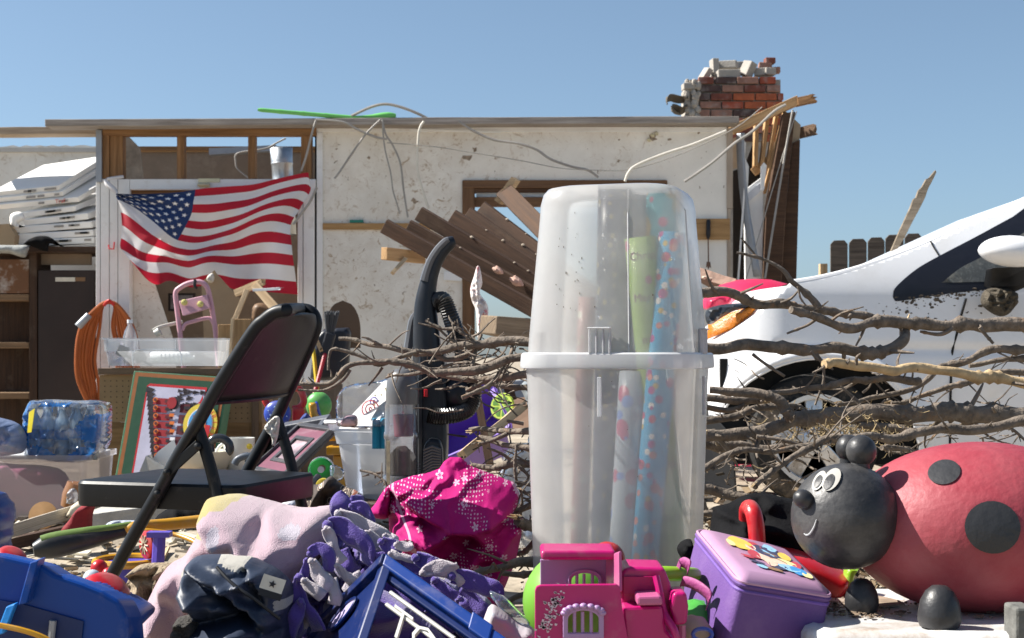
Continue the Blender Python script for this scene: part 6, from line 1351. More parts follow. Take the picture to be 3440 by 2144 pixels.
# ================================================================== silver car
PAINT = mat('silver_white_paint', (.80, .80, .81), .28, var=.03, scale=2, bump=0, spec=.5, coat=.4, metal=.0, dirt=(.52, .48, .42, .35), dirt_scale=4, dirt_lo=.5, dirt_hi=.8)
car = thing('silver_car', 'dented silver white minivan with missing hubcap behind the branches', 'car', (1.9, 7.4, 0))
top = [(2664, 944), (2740, 932), (2830, 912), (2933, 882), (3040, 846), (3145, 806), (3290, 742), (3440, 676), (3600, 606)]
arch = []
for k in range(25):
    a = math.pi * (1 - k / 24); arch.append((2745 + 322 * math.cos(a), 1466 - 262 * math.sin(a) - 0))
side = [(2398, 1440), (2392, 1300), (2394, 1155), (2470, 1108), (2545, 1052), (2600, 1000), (2640, 964)] + top + [(3600, 1570), (3085, 1570), (3075, 1500)] + [(x, y) for x, y in reversed(arch)]
def cdf(x, y):
    o = 0.0
    if y < 1000: o += ((1000 - y) / 320) ** 1.4 * .22
    if y > 1000: o += .05 * math.sin(min(1, (y - 1000) / 560) * 3.14) * -.6
    if x < 2640: o += ((2640 - x) / 240) ** 2 * .20
    dd = math.hypot((x - 2745) / 322, (y - 1466) / 262); o -= .045 * math.exp(-((dd - 1.05) / .10) ** 2)
    o += .014 * math.exp(-((y - 1165 - (x - 2600) * .02) / 16) ** 2) * (1 if x > 2600 else 0)
    o += .02 * math.exp(-(((x - 3330) / 40) ** 2 + ((y - 1350) / 40) ** 2))
    return o
m = inflate(side, 7.03, .0, 11, round_px=14, back=0, smooth=False, dfun=cdf); m.f = m.f[0::2]; m.m = m.m[0::2]; m.uv = m.uv[0::2]; m.build('body_side', PAINT, car, smooth=True, ang=60, solid=.004)
m = MB(); m.tube([(lambda w: Vector((w.x, 7.03 + cdf(x, y), w.z)))(W(x, y, 7.03)) for x, y in arch], .008, 6); m.build('arch_lip', PAINT, car, smooth=True)
m = MB(); tp = spline([(a, b, 0) for a, b in top], 4); n = len(tp)
def hood(u, v):
    i = u * (n - 1); q = tp[int(i)].lerp(tp[min(int(i) + 1, n - 1)], i - int(i)); w = W(q.x, q.y, 7.05); y0 = 7.05 + cdf(q.x, q.y); return Vector((w.x, y0 + v * 1.5, w.z - .006 - .02 * v))
m.grid(hood, 30, 8); m.build('hood', PAINT, car, smooth=True)
m = MB(); m.tube([Vector((W(q.x, q.y, 7.03).x, 7.04 + cdf(q.x, q.y), W(q.x, q.y, 7.03).z - .008)) for q in tp], .016, 8); m.build('hood_edge', PAINT, car, smooth=True)
lp = [(2394, 1155), (2470, 1108), (2545, 1052), (2600, 1000), (2640, 964), (2664, 944)]
m = MB(); m.grid(lambda u, v: (lambda q: Vector((q[0].x - .10 * math.sin(v * 3.14), 7.05 + cdf(q[1].x, q[1].y) + .012 + v * 1.45, q[0].z - .02)))((lambda s_: (W(s_.x, s_.y, 7.05), s_))(spline([(a, b, 0) for a, b in lp], 4)[int(u * 20)])), 20, 6); m.build('nose', PAINT, car, smooth=True)
# glass, seal, mirror, door line
GLASS = mat('dark_glass', (.012, .016, .028), .08, var=.2, bump=0, spec=.6, dirt=(.12, .115, .10, .55), dirt_scale=9)
def onside(x, y, o): w = W(x, y, 7.05); return Vector((w.x, 7.05 + cdf(x, y) - .02 - o, w.z))
def panel(poly, o, name, m_, solid=.004, sm=True):
    pl = smooth_poly(poly, 4) if sm else poly; m = inflate(pl, 7.05, 0.001, 14, round_px=6, back=0, smooth=False, dfun=lambda x, y: cdf(x, y) - .02 - o); return m.build(name, m_, car, smooth=True, ang=60)
panel([(2996, 990), (3010, 962), (3080, 905), (3164, 858), (3300, 790), (3440, 718), (3600, 640), (3600, 955), (3440, 966), (3308, 974), (3150, 992), (3020, 1012), (3000, 1008)], .004, 'window_seal', flatc((18, 22, 34)))
panel([(3170, 945), (3230, 900), (3300, 865), (3420, 800), (3600, 730), (3600, 950), (3420, 945), (3180, 950)], .007, 'quarter_glass', mat('dusty_glass', (.085, .09, .088), .25, var=.35, scale=40, bump=.1, dirt=(.2, .19, .16, .7), dirt_scale=14))
m = MB(); P = [onside(x, y, .004) for x, y in ((3240, 1004), (3222, 1060), (3206, 1120), (3192, 1180), (3184, 1260), (3182, 1370), (3186, 1560))]; m.tube(spline(P, 4), .006, 6); m.build('door_gap', BLACKM, car)
m = MB(); P = [onside(x, y, .003) for x, y in ((3143, 806), (3152, 830), (3164, 856))]; m.tube(P, .004, 6); m.build('panel_gap', BLACKM, car)
m = MB(); P = [onside(x, y, .002) for x, y in ((2420, 1200), (2470, 1240), (2500, 1268))]; m.tube(P, .003, 5); m.build('bumper_gap', BLACKM, car)
mr = MB(); 
m = MB(); m.ell(W(3405, 848, 6.75), (.165, .09, .078), 26, 16, R=roty(3), disp=lambda p: 1 - .12 * max(0, -p.z)); mo = m.build('mirror', PAINT, car, smooth=True)
m = MB(); m.prism([W(3330, 900, 6.76), W(3460, 895, 6.76), W(3460, 960, 6.9), W(3390, 990, 6.95), W(3320, 960, 6.95)], (0, .08, 0)); m.build('mirror_foot', flatc((22, 22, 24)), car, bevel=.01)
m = inflate([(3300, 985), (3330, 968), (3400, 975), (3420, 1005), (3395, 1050), (3360, 1064), (3320, 1045), (3296, 1020)], 6.9, .06, 8, round_px=24, nz=.05, nzs=40); m.build('mud_lump', mat('grassy_mud', (.085, .07, .05), .95, var=.6, scale=40, bump=1, bscale=120), car, smooth=True)
m = MB(); rr = random.Random(12)
for k in range(190):
    x = rr.uniform(3000, 3320); y = 1004 - (x - 3000) * .1 + abs(rr.gauss(0, 18)) - 6; 
    if rr.random() < .25: x = rr.uniform(2900, 3400); y = rr.uniform(1020, 1080)
    s = rr.choice((.0015, .002, .003, .003, .004, .005, .008)); m.ell(onside(x, y, .002), (s * rr.uniform(.8, 2), s * .5, s * rr.uniform(.5, 1.2)), 6, 5, disp=lambda p: 1 + .8 * noise.noise(p * 3 + Vector((k, 0, 0))))
m.build('mud_spatter', mat('dark_mud', (.10, .08, .06), .95, var=.4, scale=60), car, kind='stuff')
# head lamp
m = inflate([(2392, 1140), (2396, 1085), (2440, 1058), (2520, 1028), (2548, 1030), (2530, 1056), (2470, 1104)], 7.16, .03, 9, round_px=12, smooth=False, dfun=lambda x, y: ((2640 - x) / 240) ** 2 * .18); m.build('turn_signal', mat('amber_lens', (.62, .19, .01), .25, var=.1, bump=.4, bscale=90, stretch=(1, 1, 6), spec=.6), car, smooth=True)
m = inflate([(2372, 1080), (2376, 1040), (2440, 1022), (2548, 1018), (2540, 1032), (2480, 1040), (2430, 1064), (2390, 1090)], 7.2, .03, 9, round_px=12, nz=.03, nzs=30); m.build('lamp_bezel', mat('torn_black_plastic', (.035, .04, .05), .3, var=.4, scale=20, bump=.3), car, smooth=True)
m = MB(); m.tube([W(2400, 1152, 7.2), W(2545, 1056, 7.06), W(2612, 990, 7.05)], .006, 5); m.build('wing_gap', flatc((45, 45, 52)), car)
# wheel well and wheel
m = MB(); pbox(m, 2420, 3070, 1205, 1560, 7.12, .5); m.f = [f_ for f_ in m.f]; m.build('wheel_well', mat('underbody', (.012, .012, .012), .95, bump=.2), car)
whl = thing  # (wheel stays a part of the car)
wc = W(2742, 1478, 7.0); RW = rotx(90)
m = MB(); m.lathe([(.20, -.09), (.26, -.095), (.305, -.08), (.318, -.05), (.32, 0), (.318, .05), (.305, .08), (.26, .095), (.20, .09)], wc + Vector((0, .10, 0)), 40, R=RW, caps=False); wh = m.build('wheel', mat('tyre', (.022, .021, .02), .85, var=.4, scale=30, bump=.4, dirt=(.22, .17, .12, .8), dirt_scale=7), car, smooth=True, ang=40)
ALLOY = mat('alloy', (.68, .69, .71), .25, var=.08, metal=.6, bump=0, dirt=(.24, .19, .13, .8), dirt_scale=7)
m = MB(); m.lathe([(.195, 0), (.215, .012), (.222, .03), (.20, .03), (.19, -.05)], wc, 40, R=RW, caps=False); m.build('rim', ALLOY, wh, smooth=True, ang=40)
m = MB()
for k in range(5):
    a = math.radians(k * 72 + 20); u = Vector((math.cos(a), 0, math.sin(a))); s_ = Vector((-math.sin(a), 0, math.cos(a)))
    m.prism([wc + u * .04 - s_ * .03 + Vector((0, .0, 0)), wc + u * .20 - s_ * .045 + Vector((0, .02, 0)), wc + u * .20 + s_ * .045 + Vector((0, .02, 0)), wc + u * .04 + s_ * .03], (0, .03, 0))
m.lathe([(.07, .02), (.065, -.005), (.05, -.012), (0, -.012)], wc, 24, R=rotx(-90)); m.build('spokes', ALLOY, wh, bevel=.006)
m = MB()
for k in range(5):
    a = math.radians(k * 72 + 56); m.lathe([(.009, 0), (.009, .012), (0, .014)], wc + Vector((.042 * math.cos(a), -.012, .042 * math.sin(a))), 8, R=rotx(90))
m.build('wheel_nuts', flatc((40, 38, 36)), wh)
m = MB(); m.lathe([(.19, .06), (.18, .06), (0, .06)], wc, 30, R=rotx(-90)); m.build('brake_disc', mat('brake_dark', (.05, .045, .04), .6, metal=.5), wh)
m = MB(); m.prism([W(2330, 1690, 7.15), W(2330, 1400, 7.2), W(2400, 1395, 7.12), W(2440, 1440, 7.08), W(2470, 1560, 7.06), W(2480, 1690, 7.06)], (0, .5, 0)); m.build('lower_bumper', mat('bumper_black', (.012, .012, .013), .6, bump=.05), car, bevel=.01)
m = MB(); m.box((2.6, 7.9, .45), (1.5, 1.4, .6)); m.build('cabin_floor', flatc((20, 20, 22)), car)
# red dome beyond the car nose and a shingle slab
rd = thing('red_dome', 'pink red plastic dome lying behind the car nose', 'plastic dome', W(2520, 1300, 8.4))
m = MB(); m.lathe([(0, .17), (.10, .163), (.2, .135), (.27, .09), (.31, .03), (.32, 0), (.20, -.01), (.18, -.9)], W(2535, 1036, 8.4), 30, sx=1.0); m.build('shell', mat('pink_red_plastic', (.52, .02, .075), .4, var=.1, bump=.02), rd, smooth=True)
soft('torn_pink_sheet', [(2376, 1010), (2400, 1000), (2440, 992), (2460, 1005), (2440, 1028), (2380, 1040)], 7.5, .04, 7, mat('pink_red_plastic', (.52, .02, .075), .4), 'torn crumpled pink red plastic below the dome', 'plastic', round_px=14, nz=.04, nzs=20)
m = MB(); bar2((2350, 930), (2520, 985), 36, 9.2, 8.8, .3, m, n=4, jit=.1); m.build('shingle_slab', mat('shingle', (.23, .15, .115), .95, var=.4, scale=20, bump=.6), label='slab of roof shingles sloping beside the storage bin', cat='shingles', bevel=.004)
m = MB()
for k in range(9): c = W(2368 + k * 17, 932 + k * 5.6, 8.9); m.ell(c, (.02, .03, .009), 6, 5)
m.build('shingle_lumps', mat('pale_clod', (.5, .42, .33), .95), bpy.data.objects['shingle_slab'])

# debris before the car; dark leaf litter added in place of its shadow
m = MB(); rr = random.Random(91)
for k in range(2400):
    x = rr.uniform(2330, 3460); d_ = rr.uniform(3.9, 6.2); wx = (x - 1720) * d_ / F; z = ground_h(wx, d_) + max(0, rr.gauss(.05, .06)) * (1 if d_ > 4.6 else .6)
    L_ = rr.uniform(.012, .05); m.box((wx, d_, z), (L_, L_ * rr.uniform(.1, .7), .003), R=rotz(rr.uniform(0, 180)) @ rotx(rr.uniform(-60, 60)) @ roty(rr.uniform(-60, 60)), slot=rr.choice((0, 0, 1, 2)))
m.build('shade_litter', [mat('litter_brown', (.10, .07, .045), .95, var=.5, scale=20), mat('litter_shade', (.03, .024, .018), .95), mat('litter_tan', (.24, .17, .10), .95)], kind='stuff')

# fine twigs tangled through the branches
def tangle(name, n, xr, yr, dr, seed, m_):
    rr = random.Random(seed); m = MB()
    for k in range(n):
        x = rr.uniform(*xr); y = rr.triangular(yr[0], yr[1], (yr[0] + yr[1]) / 2); d_ = rr.uniform(*dr); a = rr.gauss(0, .45) + (math.pi if rr.random() < .5 else 0); L_ = rr.uniform(30, 170)
        P = [(x, y)]
        for j in range(4):
            a += rr.gauss(0, .28); P.append((P[-1][0] + L_ / 4 * math.cos(a), P[-1][1] + L_ / 4 * math.sin(a)))
        r0 = rr.uniform(.0016, .0042); Q = spline([W(px_, py_, d_ + rr.uniform(-.03, .03)) for px_, py_ in P], 3); m.tube(Q, lerpl([r0, r0 * .5], len(Q)), 5)
    return m.build(name, m_, smooth=True, kind='stuff')
tangle('twig_tangle', 75, (2390, 3440), (1230, 1700), (4.1, 5.0), 3, BARK)
tangle('twig_tangle', 24, (2390, 2800), (1420, 1720), (3.7, 4.2), 5, BARK)
tangle('twig_tangle', 70, (1480, 1820), (1100, 1420), (3.8, 4.3), 8, BARK)
tangle('twig_tangle', 60, (1560, 1840), (1420, 1980), (3.7, 4.3), 9, BARK)
# ================================================================== magenta bandana bundle
BAND = mat('bandana_magenta', (.36, .003, .125), .75, var=.12, scale=5, bump=.12, bscale=200, spec=.2)
nt = BAND.node_tree; N = nt.nodes; L = nt.links; b = N['Principled BSDF']; src = b.inputs['Base Color'].links[0].from_socket
tc = N.new('ShaderNodeTexCoord')
def mth(op, a, b_=None, c=None):
    q = N.new('ShaderNodeMath'); q.operation = op
    for i, v in enumerate((a, b_, c)):
        if v is None: continue
        if isinstance(v, (int, float)): q.inputs[i].default_value = v
        else: L.new(v, q.inputs[i])
    return q.outputs[0]
wv = N.new('ShaderNodeTexNoise'); wv.inputs['Scale'].default_value = 5; L.new(tc.outputs['UV'], wv.inputs['Vector'])
vadd = N.new('ShaderNodeVectorMath'); vadd.operation = 'MULTIPLY_ADD'; L.new(wv.outputs['Color'], vadd.inputs[0]); vadd.inputs[1].default_value = (.05, .05, 0); L.new(tc.outputs['UV'], vadd.inputs[2])
def vor(sc, feat='F1', rnd_=.8):
    v = N.new('ShaderNodeTexVoronoi'); v.feature = feat; v.inputs['Scale'].default_value = sc; v.inputs['Randomness'].default_value = rnd_; L.new(vadd.outputs[0], v.inputs['Vector']); return v
v1 = vor(30, rnd_=.9)            # flowers: ring + petals
dv = N.new('ShaderNodeVectorMath'); dv.operation = 'SUBTRACT'; L.new(vadd.outputs[0], dv.inputs[0])
sc_v = N.new('ShaderNodeVectorMath'); sc_v.operation = 'SCALE'; sc_v.inputs['Scale'].default_value = 1.0; L.new(v1.outputs['Position'], sc_v.inputs[0]); L.new(sc_v.outputs[0], dv.inputs[1])
sx_ = N.new('ShaderNodeSeparateXYZ'); L.new(dv.outputs[0], sx_.inputs[0])
ang_ = mth('ARCTAN2', sx_.outputs[1], sx_.outputs[0]); pet = mth('MULTIPLY_ADD', mth('ABSOLUTE', mth('SINE', mth('MULTIPLY', ang_, 2.5))), .16, .16)
flower = mth('MULTIPLY', mth('LESS_THAN', v1.outputs['Distance'], pet), mth('GREATER_THAN', v1.outputs['Distance'], mth('MULTIPLY', pet, .55)))
sel = N.new('ShaderNodeSeparateColor'); L.new(v1.outputs['Color'], sel.inputs[0]); flower = mth('MULTIPLY', flower, mth('GREATER_THAN', sel.outputs[0], .15))
v2 = vor(120, rnd_=.25); n2 = N.new('ShaderNodeTexNoise'); n2.inputs['Scale'].default_value = 9; L.new(vadd.outputs[0], n2.inputs['Vector'])
dots = mth('MULTIPLY', mth('LESS_THAN', v2.outputs['Distance'], .26), mth('GREATER_THAN', n2.outputs[0], .50))
su_ = N.new('ShaderNodeSeparateXYZ'); L.new(vadd.outputs[0], su_.inputs[0])
ln = mth('LESS_THAN', mth('ABSOLUTE', mth('SUBTRACT', mth('FRACT', mth('MULTIPLY', mth('ADD', su_.outputs[0], mth('MULTIPLY', su_.outputs[1], .45)), 3.2)), .5)), .012)
allm = mth('MAXIMUM', mth('MAXIMUM', flower, dots), mth('MULTIPLY', ln, .8))
mx = N.new('ShaderNodeMix'); mx.data_type = 'RGBA'; L.new(mth('MULTIPLY', allm, .85), mx.inputs[0]); L.new(src, mx.inputs[6]); mx.inputs[7].default_value = (.60, .40, .50, 1); L.new(mx.outputs[2], b.inputs['Base Color'])
bundle = thing('bandana_bundle', 'magenta bandana print cloth bundle tied in a heap', 'cloth bundle', W(1500, 2010, 3.5))
def bdf(x, y): return .0
m = inflate([(1301, 1634), (1330, 1616), (1380, 1600), (1440, 1588), (1476, 1574), (1492, 1550), (1512, 1536), (1549, 1538), (1581, 1567), (1650, 1592), (1728, 1622), (1744, 1657), (1737, 1698), (1718, 1725), (1757, 1744), (1751, 1799), (1732, 1886), (1690, 1985), (1670, 2060), (1420, 2060), (1380, 1900), (1340, 1840), (1312, 1800), (1306, 1735), (1300, 1690)], 3.62, .025, 6, round_px=24, back=4, wr=.016, wrs=13, seed=4,
    smooth=False, ctrl=[(1400,1625,.05),(1480,1610,.05),(1530,1580,.02),(1560,1600,.05),(1650,1630,.05),(1700,1660,.05),(1380,1645,.08),(1450,1660,.11),(1550,1665,.13),(1640,1690,.14),(1710,1690,.06),
          (1345,1652,.08),(1400,1690,.15),(1460,1725,.19),(1530,1755,.23),(1600,1755,.24),(1660,1740,.22),(1715,1722,.10),(1340,1668,.04),(1395,1705,.07),(1455,1742,.10),(1520,1772,.12),(1590,1785,.10),(1660,1765,.12),
          (1325,1700,.07),(1370,1735,.12),(1430,1765,.18),(1500,1782,.22),(1350,1775,.14),(1400,1805,.18),(1450,1815,.20),(1335,1805,.06),(1370,1835,.09),(1430,1840,.12),(1490,1810,.12),
          (1560,1830,.10),(1600,1850,.15),(1560,1920,.16),(1520,1880,.10),(1480,1900,.14),(1430,1900,.10),(1640,1870,.10),(1690,1830,.16),(1680,1920,.14),(1735,1770,.12),(1640,1810,.17),(1520,2000,.12),(1600,2000,.12)], csm=1)
m.build('cloth', BAND, bundle, smooth=True, ang=180)
m = inflate([(1300, 1636), (1280, 1660), (1262, 1690), (1243, 1716), (1252, 1738), (1300, 1742), (1312, 1700), (1312, 1650)], 3.58, .06, 8, round_px=26, wr=.03, wrs=12, folds=[([(1290, 1660), (1296, 1730)], -.03, 8)]); m.build('loose_corner', BAND, bundle, smooth=True, ang=180)

# ================================================================== pink fleece blanket with fringe
def fleece(name, c, var=.1): return mat(name, c, .95, var=var, scale=10, bump=.55, bscale=420, sheen=.5, spec=.1)
PNK = fleece('pink_fleece', (.46, .32, .37)); YEL = fleece('yellow_fleece', (.44, .35, .12)); PUR = fleece('purple_fleece', (.105, .065, .31)); WHF = fleece('white_fleece', (.50, .44, .47)); PAL = fleece('pale_fleece', (.46, .41, .47))
blk = thing('fleece_blanket', 'pink fleece blanket with purple and white knotted fringe', 'blanket', W(850, 2160, 2.9))
def bslot(x, y):
    n_ = 18 * noise.noise(Vector((x * .03, y * .03, 1)))
    if x + n_ < 720 and y < 1800: return 1
    if y + n_ < 1664 + (830 - x) * .45 and x < 830 and y < 1735: return 1
    if ((x - 1010) / 34) ** 2 + ((y - 1760) / 22) ** 2 < 1 + .5 * noise.noise(Vector((x * .08, y * .08, 2))): return 2
    if ((x - 780) / 20) ** 2 + ((y - 1775) / 40) ** 2 < 1: return 2
    return 0
m = inflate([(690, 1690), (708, 1672), (750, 1664), (800, 1664), (880, 1682), (950, 1700), (1005, 1709), (1060, 1706), (1105, 1702), (1135, 1725), (1125, 1780), (1105, 1830), (1075, 1870), (1040, 1920), (1010, 1980), (985, 2060), (980, 2200), (480, 2200), (488, 2090), (505, 2010), (540, 1940), (580, 1890), (628, 1862), (655, 1815), (676, 1760), (684, 1720)], 2.95, .05, 8, round_px=40, back=2.5, wr=.008, wrs=9, nz=.003, nzs=30, seed=9, slotf=bslot,
    ctrl=[(716,1740,.13),(760,1812,.16),(850,1882,.18),(930,1925,.19),(985,1958,.18),(750,1690,.06),(800,1725,.12),(850,1785,.16),(900,1840,.17),(960,1800,.15),(880,1715,.07),(905,1735,.045),(930,1715,.08),(1000,1765,.12),(1060,1760,.11),(1040,1850,.13),(1090,1800,.06),
          (702,1762,.02),(738,1838,.03),(800,1884,.04),(870,1922,.05),(940,1966,.06),(660,1850,.06),(690,1885,.09),(722,1862,.03),(620,1900,.05),(585,1950,.09),(560,2000,.05),(545,2060,.10),(620,2010,.05),(505,2110,.05),(580,2130,.10),(660,2000,.07),(640,2080,.05),(800,1980,.04),(900,2060,.04)], csm=3)
m.build('fleece', [PNK, YEL, PAL], blk, smooth=True, ang=180)
def strip(pts, d, w, m_, knot=True, nm='fringe_strip'):
    """a flat fleece tail: pinched at its knot, then a wide bowed ribbon"""
    P = spline([W(x, y, d + (r_[0] if r_ else 0)) for x, y, *r_ in pts], 6); n = len(P); q = MB(); k = d / F; wm = w * k * .5 * 1.08; tw = rnd.uniform(-1.1, 1.1)
    def fn(u, v):
        i = u * (n - 1); p = P[int(i)].lerp(P[min(int(i) + 1, n - 1)], i - int(i)); t = (P[min(int(i) + 1, n - 1)] - P[max(int(i) - 1, 0)]).normalized()
        sd = t.cross(Vector((0, 1, 0)));  sd = sd.normalized() if sd.length > 1e-4 else Vector((1, 0, 0)); nr = sd.cross(t).normalized()
        a = tw * (u - .3); s2 = sd * math.cos(a) + nr * math.sin(a); n2 = nr * math.cos(a) - sd * math.sin(a)
        prof = (.62 if knot else .9) + (.38 if knot else .1) * min(1, u / .3) + .12 * noise.noise(p * 30); vv = (v - .5) * 2
        return p + s2 * vv * wm * prof + n2 * (wm * .45 * (1 - vv * vv) * math.cos(u * 5) + .009 * noise.noise(p * 38 + Vector((v * 1.5, 0, 0)))) + sd * .006 * noise.noise(p * 34 + Vector((v * 2, 3, 0)))
    q.grid(fn, max(8, n - 1), 6); o = q.build(nm, m_, blk, smooth=True, ang=180, solid=.005)
    if knot:
        q = MB(); q.ell(P[0], (wm * .55, wm * .5, wm * .5), 12, 8, disp=lambda v: 1 + .25 * noise.noise(v * 2.5)); q.build('knot', m_, blk, smooth=True)
    return o
m = inflate([(1110, 1790), (1190, 1800), (1260, 1826), (1340, 1866), (1420, 1895), (1520, 1950), (1600, 1985), (1660, 2040), (1720, 2200), (1000, 2200), (1000, 2040), (1040, 1930), (1090, 1850)], 2.90, .05, 7, round_px=30, back=1, wr=.09, wrs=15, nz=.03, nzs=20, seed=31, slotf=lambda x, y: 1 if noise.noise(Vector((x * .02, y * .02, 7))) > .18 else 0); m.build('fringe_hem', [PUR, WHF], blk, smooth=True, ang=180)
strip([(1150, 1755), (1140, 1720), (1150, 1685), (1165, 1668)], 2.86, 48, PUR); strip([(1150, 1770), (1170, 1720), (1192, 1690), (1196, 1665)], 2.87, 40, PUR, False)
strip([(1135, 1725), (1180, 1745), (1225, 1775), (1280, 1795), (1300, 1810)], 2.80, 46, WHF); strip([(1180, 1700), (1215, 1702), (1245, 1735), (1240, 1760)], 2.83, 34, PUR)
strip([(1100, 1765), (1150, 1770), (1200, 1810), (1240, 1850), (1228, 1895)], 2.76, 64, PUR); strip([(1096, 1775), (1115, 1820), (1135, 1870), (1148, 1892)], 2.74, 34, WHF); strip([(1140, 1850), (1160, 1900), (1180, 1930)], 2.78, 60, PUR, False)
strip([(1230, 1790), (1270, 1830), (1275, 1860)], 2.77, 34, WHF); strip([(1290, 1800), (1320, 1810), (1330, 1800)], 2.76, 24, WHF); strip([(1280, 1820), (1320, 1840), (1350, 1850)], 2.74, 44, PUR)
strip([(1330, 1830), (1370, 1838), (1386, 1828)], 2.73, 30, WHF); strip([(1310, 1860), (1360, 1875), (1400, 1882)], 2.72, 28, WHF); strip([(1240, 1880), (1300, 1880), (1340, 1900)], 2.75, 50, PUR, False)
strip([(1395, 1875), (1440, 1890), (1490, 1915), (1500, 1905)], 2.71, 52, PUR); strip([(1420, 1925), (1470, 1910), (1520, 1908), (1538, 1906)], 2.66, 44, WHF); strip([(1500, 1915), (1530, 1945), (1550, 1965)], 2.66, 30, WHF, False)
strip([(1520, 1935), (1570, 1950), (1630, 1975), (1660, 1985), (1655, 2010)], 2.66, 62, PUR); strip([(1460, 1950), (1490, 1985), (1530, 2010)], 2.64, 48, PUR); strip([(1540, 1990), (1600, 2030), (1640, 2080), (1670, 2140)], 2.68, 56, PUR, False); strip([(1545, 2010), (1555, 2040)], 2.62, 34, PUR)
strip([(1330, 1900), (1400, 1940), (1470, 2000), (1540, 2060), (1600, 2130)], 2.74, 90, PUR, False); strip([(1250, 1880), (1330, 1960), (1420, 2060), (1500, 2150)], 2.80, 120, PUR, False)
strip([(1040, 1860), (1075, 1848), (1105, 1870), (1100, 1920)], 2.72, 38, PUR); strip([(1045, 1885), (1070, 1930), (1100, 1960), (1110, 1985)], 2.70, 40, WHF); strip([(1030, 1880), (1022, 1920), (1010, 1945)], 2.72, 26, PUR)
strip([(1005, 1940), (1000, 1990), (1020, 2040), (1060, 2090), (1070, 2120)], 2.70, 54, PUR); strip([(1000, 1960), (990, 2050), (985, 2150)], 2.71, 60, PUR, False); strip([(1020, 1950), (1060, 1985), (1085, 2005)], 2.68, 36, WHF); strip([(1110, 1950), (1128, 1990), (1122, 2030)], 2.70, 34, WHF, False)
strip([(1010, 2020), (990, 2080), (970, 2150)], 2.68, 44, PUR); strip([(1130, 1900), (1180, 1945), (1215, 1935)], 2.72, 30, WHF); strip([(1160, 1960), (1200, 1990), (1210, 2040)], 2.72, 52, PAL, False)
# ================================================================== navy jacket
NYL = mat('navy_nylon', (.020, .030, .056), .5, var=.25, scale=6, bump=.12, bscale=60, spec=.5)
CRM = fleece('cream_lining', (.40, .37, .31))
jk = thing('navy_jacket', 'dark navy padded jacket with a white star tag', 'jacket', W(800, 2160, 2.6))
m = inflate([(628, 1900), (664, 1868), (728, 1862), (790, 1866), (845, 1872), (885, 1890), (924, 1910), (955, 1935), (979, 1962), (985, 2010), (970, 2066), (975, 2120), (965, 2190), (620, 2190), (632, 2100), (650, 2066), (640, 2020), (630, 1990), (622, 1940)], 2.68, .12, 8, round_px=70, back=.6, wr=.045, wrs=9, seed=14, slotf=lambda x, y: 1 if ((x < 646 and 1890 < y < 1930) or (752 < x < 842 and y < 1905 and y < 1872 + (x - 752) * .35) or (945 < x < 990 and 1995 < y < 2030)) else 0,
    folds=[([(665, 1875), (690, 1900), (760, 1925), (800, 1950), (850, 2010), (930, 2060)], .035, 14), ([(655, 1905), (720, 1940), (780, 1960), (835, 2020), (900, 2080)], -.05, 14), ([(640, 1960), (720, 2000), (800, 2010)], .03, 20), ([(650, 2080), (740, 2060), (860, 2030)], -.035, 12), ([(660, 2120), (780, 2090), (900, 2070)], .03, 14), ([(840, 1900), (880, 1950), (900, 2000)], -.03, 10), ([(640, 2020), (700, 2050)], -.03, 12), ([(700, 2140), (850, 2110), (960, 2100)], -.03, 14)])
m.build('shell', [NYL, CRM], jk, smooth=True, ang=180)
fr = (W(915, 1968, 2.515), Vector((.94, .05, -.3)).normalized(), Vector((.3, .2, .9)).normalized(), Vector((0, -1, .1)))
m = MB(); decal(m, fr, R_(-.020, -.009, .020, .016), .004, 0); decal(m, fr, R_(-.018, -.021, .022, -.0095), .004, 1)
decal(m, fr, [((.007 if k % 2 == 0 else .003) * math.sin(k * math.pi / 5), .003 + (.007 if k % 2 == 0 else .003) * math.cos(k * math.pi / 5)) for k in range(10)], .0055, 1); m.build('star_tag', [flatc((196, 192, 180)), flatc((20, 20, 26))], jk, solid=.001)
m = MB(); P = spline([W(728, 1905, 2.56), W(780, 1960, 2.54), W(850, 2010, 2.53), W(940, 2080, 2.54)], 6); m.tube(P, .003, 6); m.build('zip', flatc((14, 16, 22)), jk, smooth=True)
soft('fur_trim', [(590, 2090), (620, 2068), (660, 2072), (668, 2110), (650, 2190), (580, 2190)], 2.6, .05, 7, mat('grey_fur', (.06, .055, .05), .95, var=.6, scale=40, bump=1, bscale=150), 'tuft of dark grey fur trim below the navy jacket', 'fur', round_px=20, nz=.04, nzs=60)

# ================================================================== blue plastic crate with white letters
CRB = mat('crate_blue', (.003, .014, .085), .35, var=.12, bump=.02, spec=.3, dirt=(.36, .30, .27, .30), dirt_scale=11, dirt_lo=.52, dirt_hi=.76); CRB2 = mat('crate_rail_blue', (.003, .032, .19), .35, var=.08, bump=.02, spec=.3, dirt=(.36, .30, .27, .30), dirt_scale=11, dirt_lo=.52, dirt_hi=.76)
cr = thing('plastic_crate', 'dark blue plastic crate tipped on edge with white letters', 'crate', W(1350, 2300, 2.5))
A = W(1300, 1884, 2.60); Bv = W(1720, 2180, 2.42) - A; Cv = W(1040, 2140, 2.86) - A; Dv = W(1226, 2105, 2.50) - A
bx, cx, dx_ = Bv.normalized(), Cv.normalized(), Dv.normalized()
def cpt(b, c, d): return A + bx * b + cx * c + dx_ * d
nB = bx.cross(dx_).normalized(); nB = nB if nB.y < 0 else -nB
nC = cx.cross(dx_).normalized(); nC = nC if nC.x < 0 else -nC
LB, LC, LD = Bv.length, Cv.length, Dv.length
def crf(b, c, d, o=0, oc=0): return A + Bv * b + Cv * c + Dv * d + nB * o + nC * oc
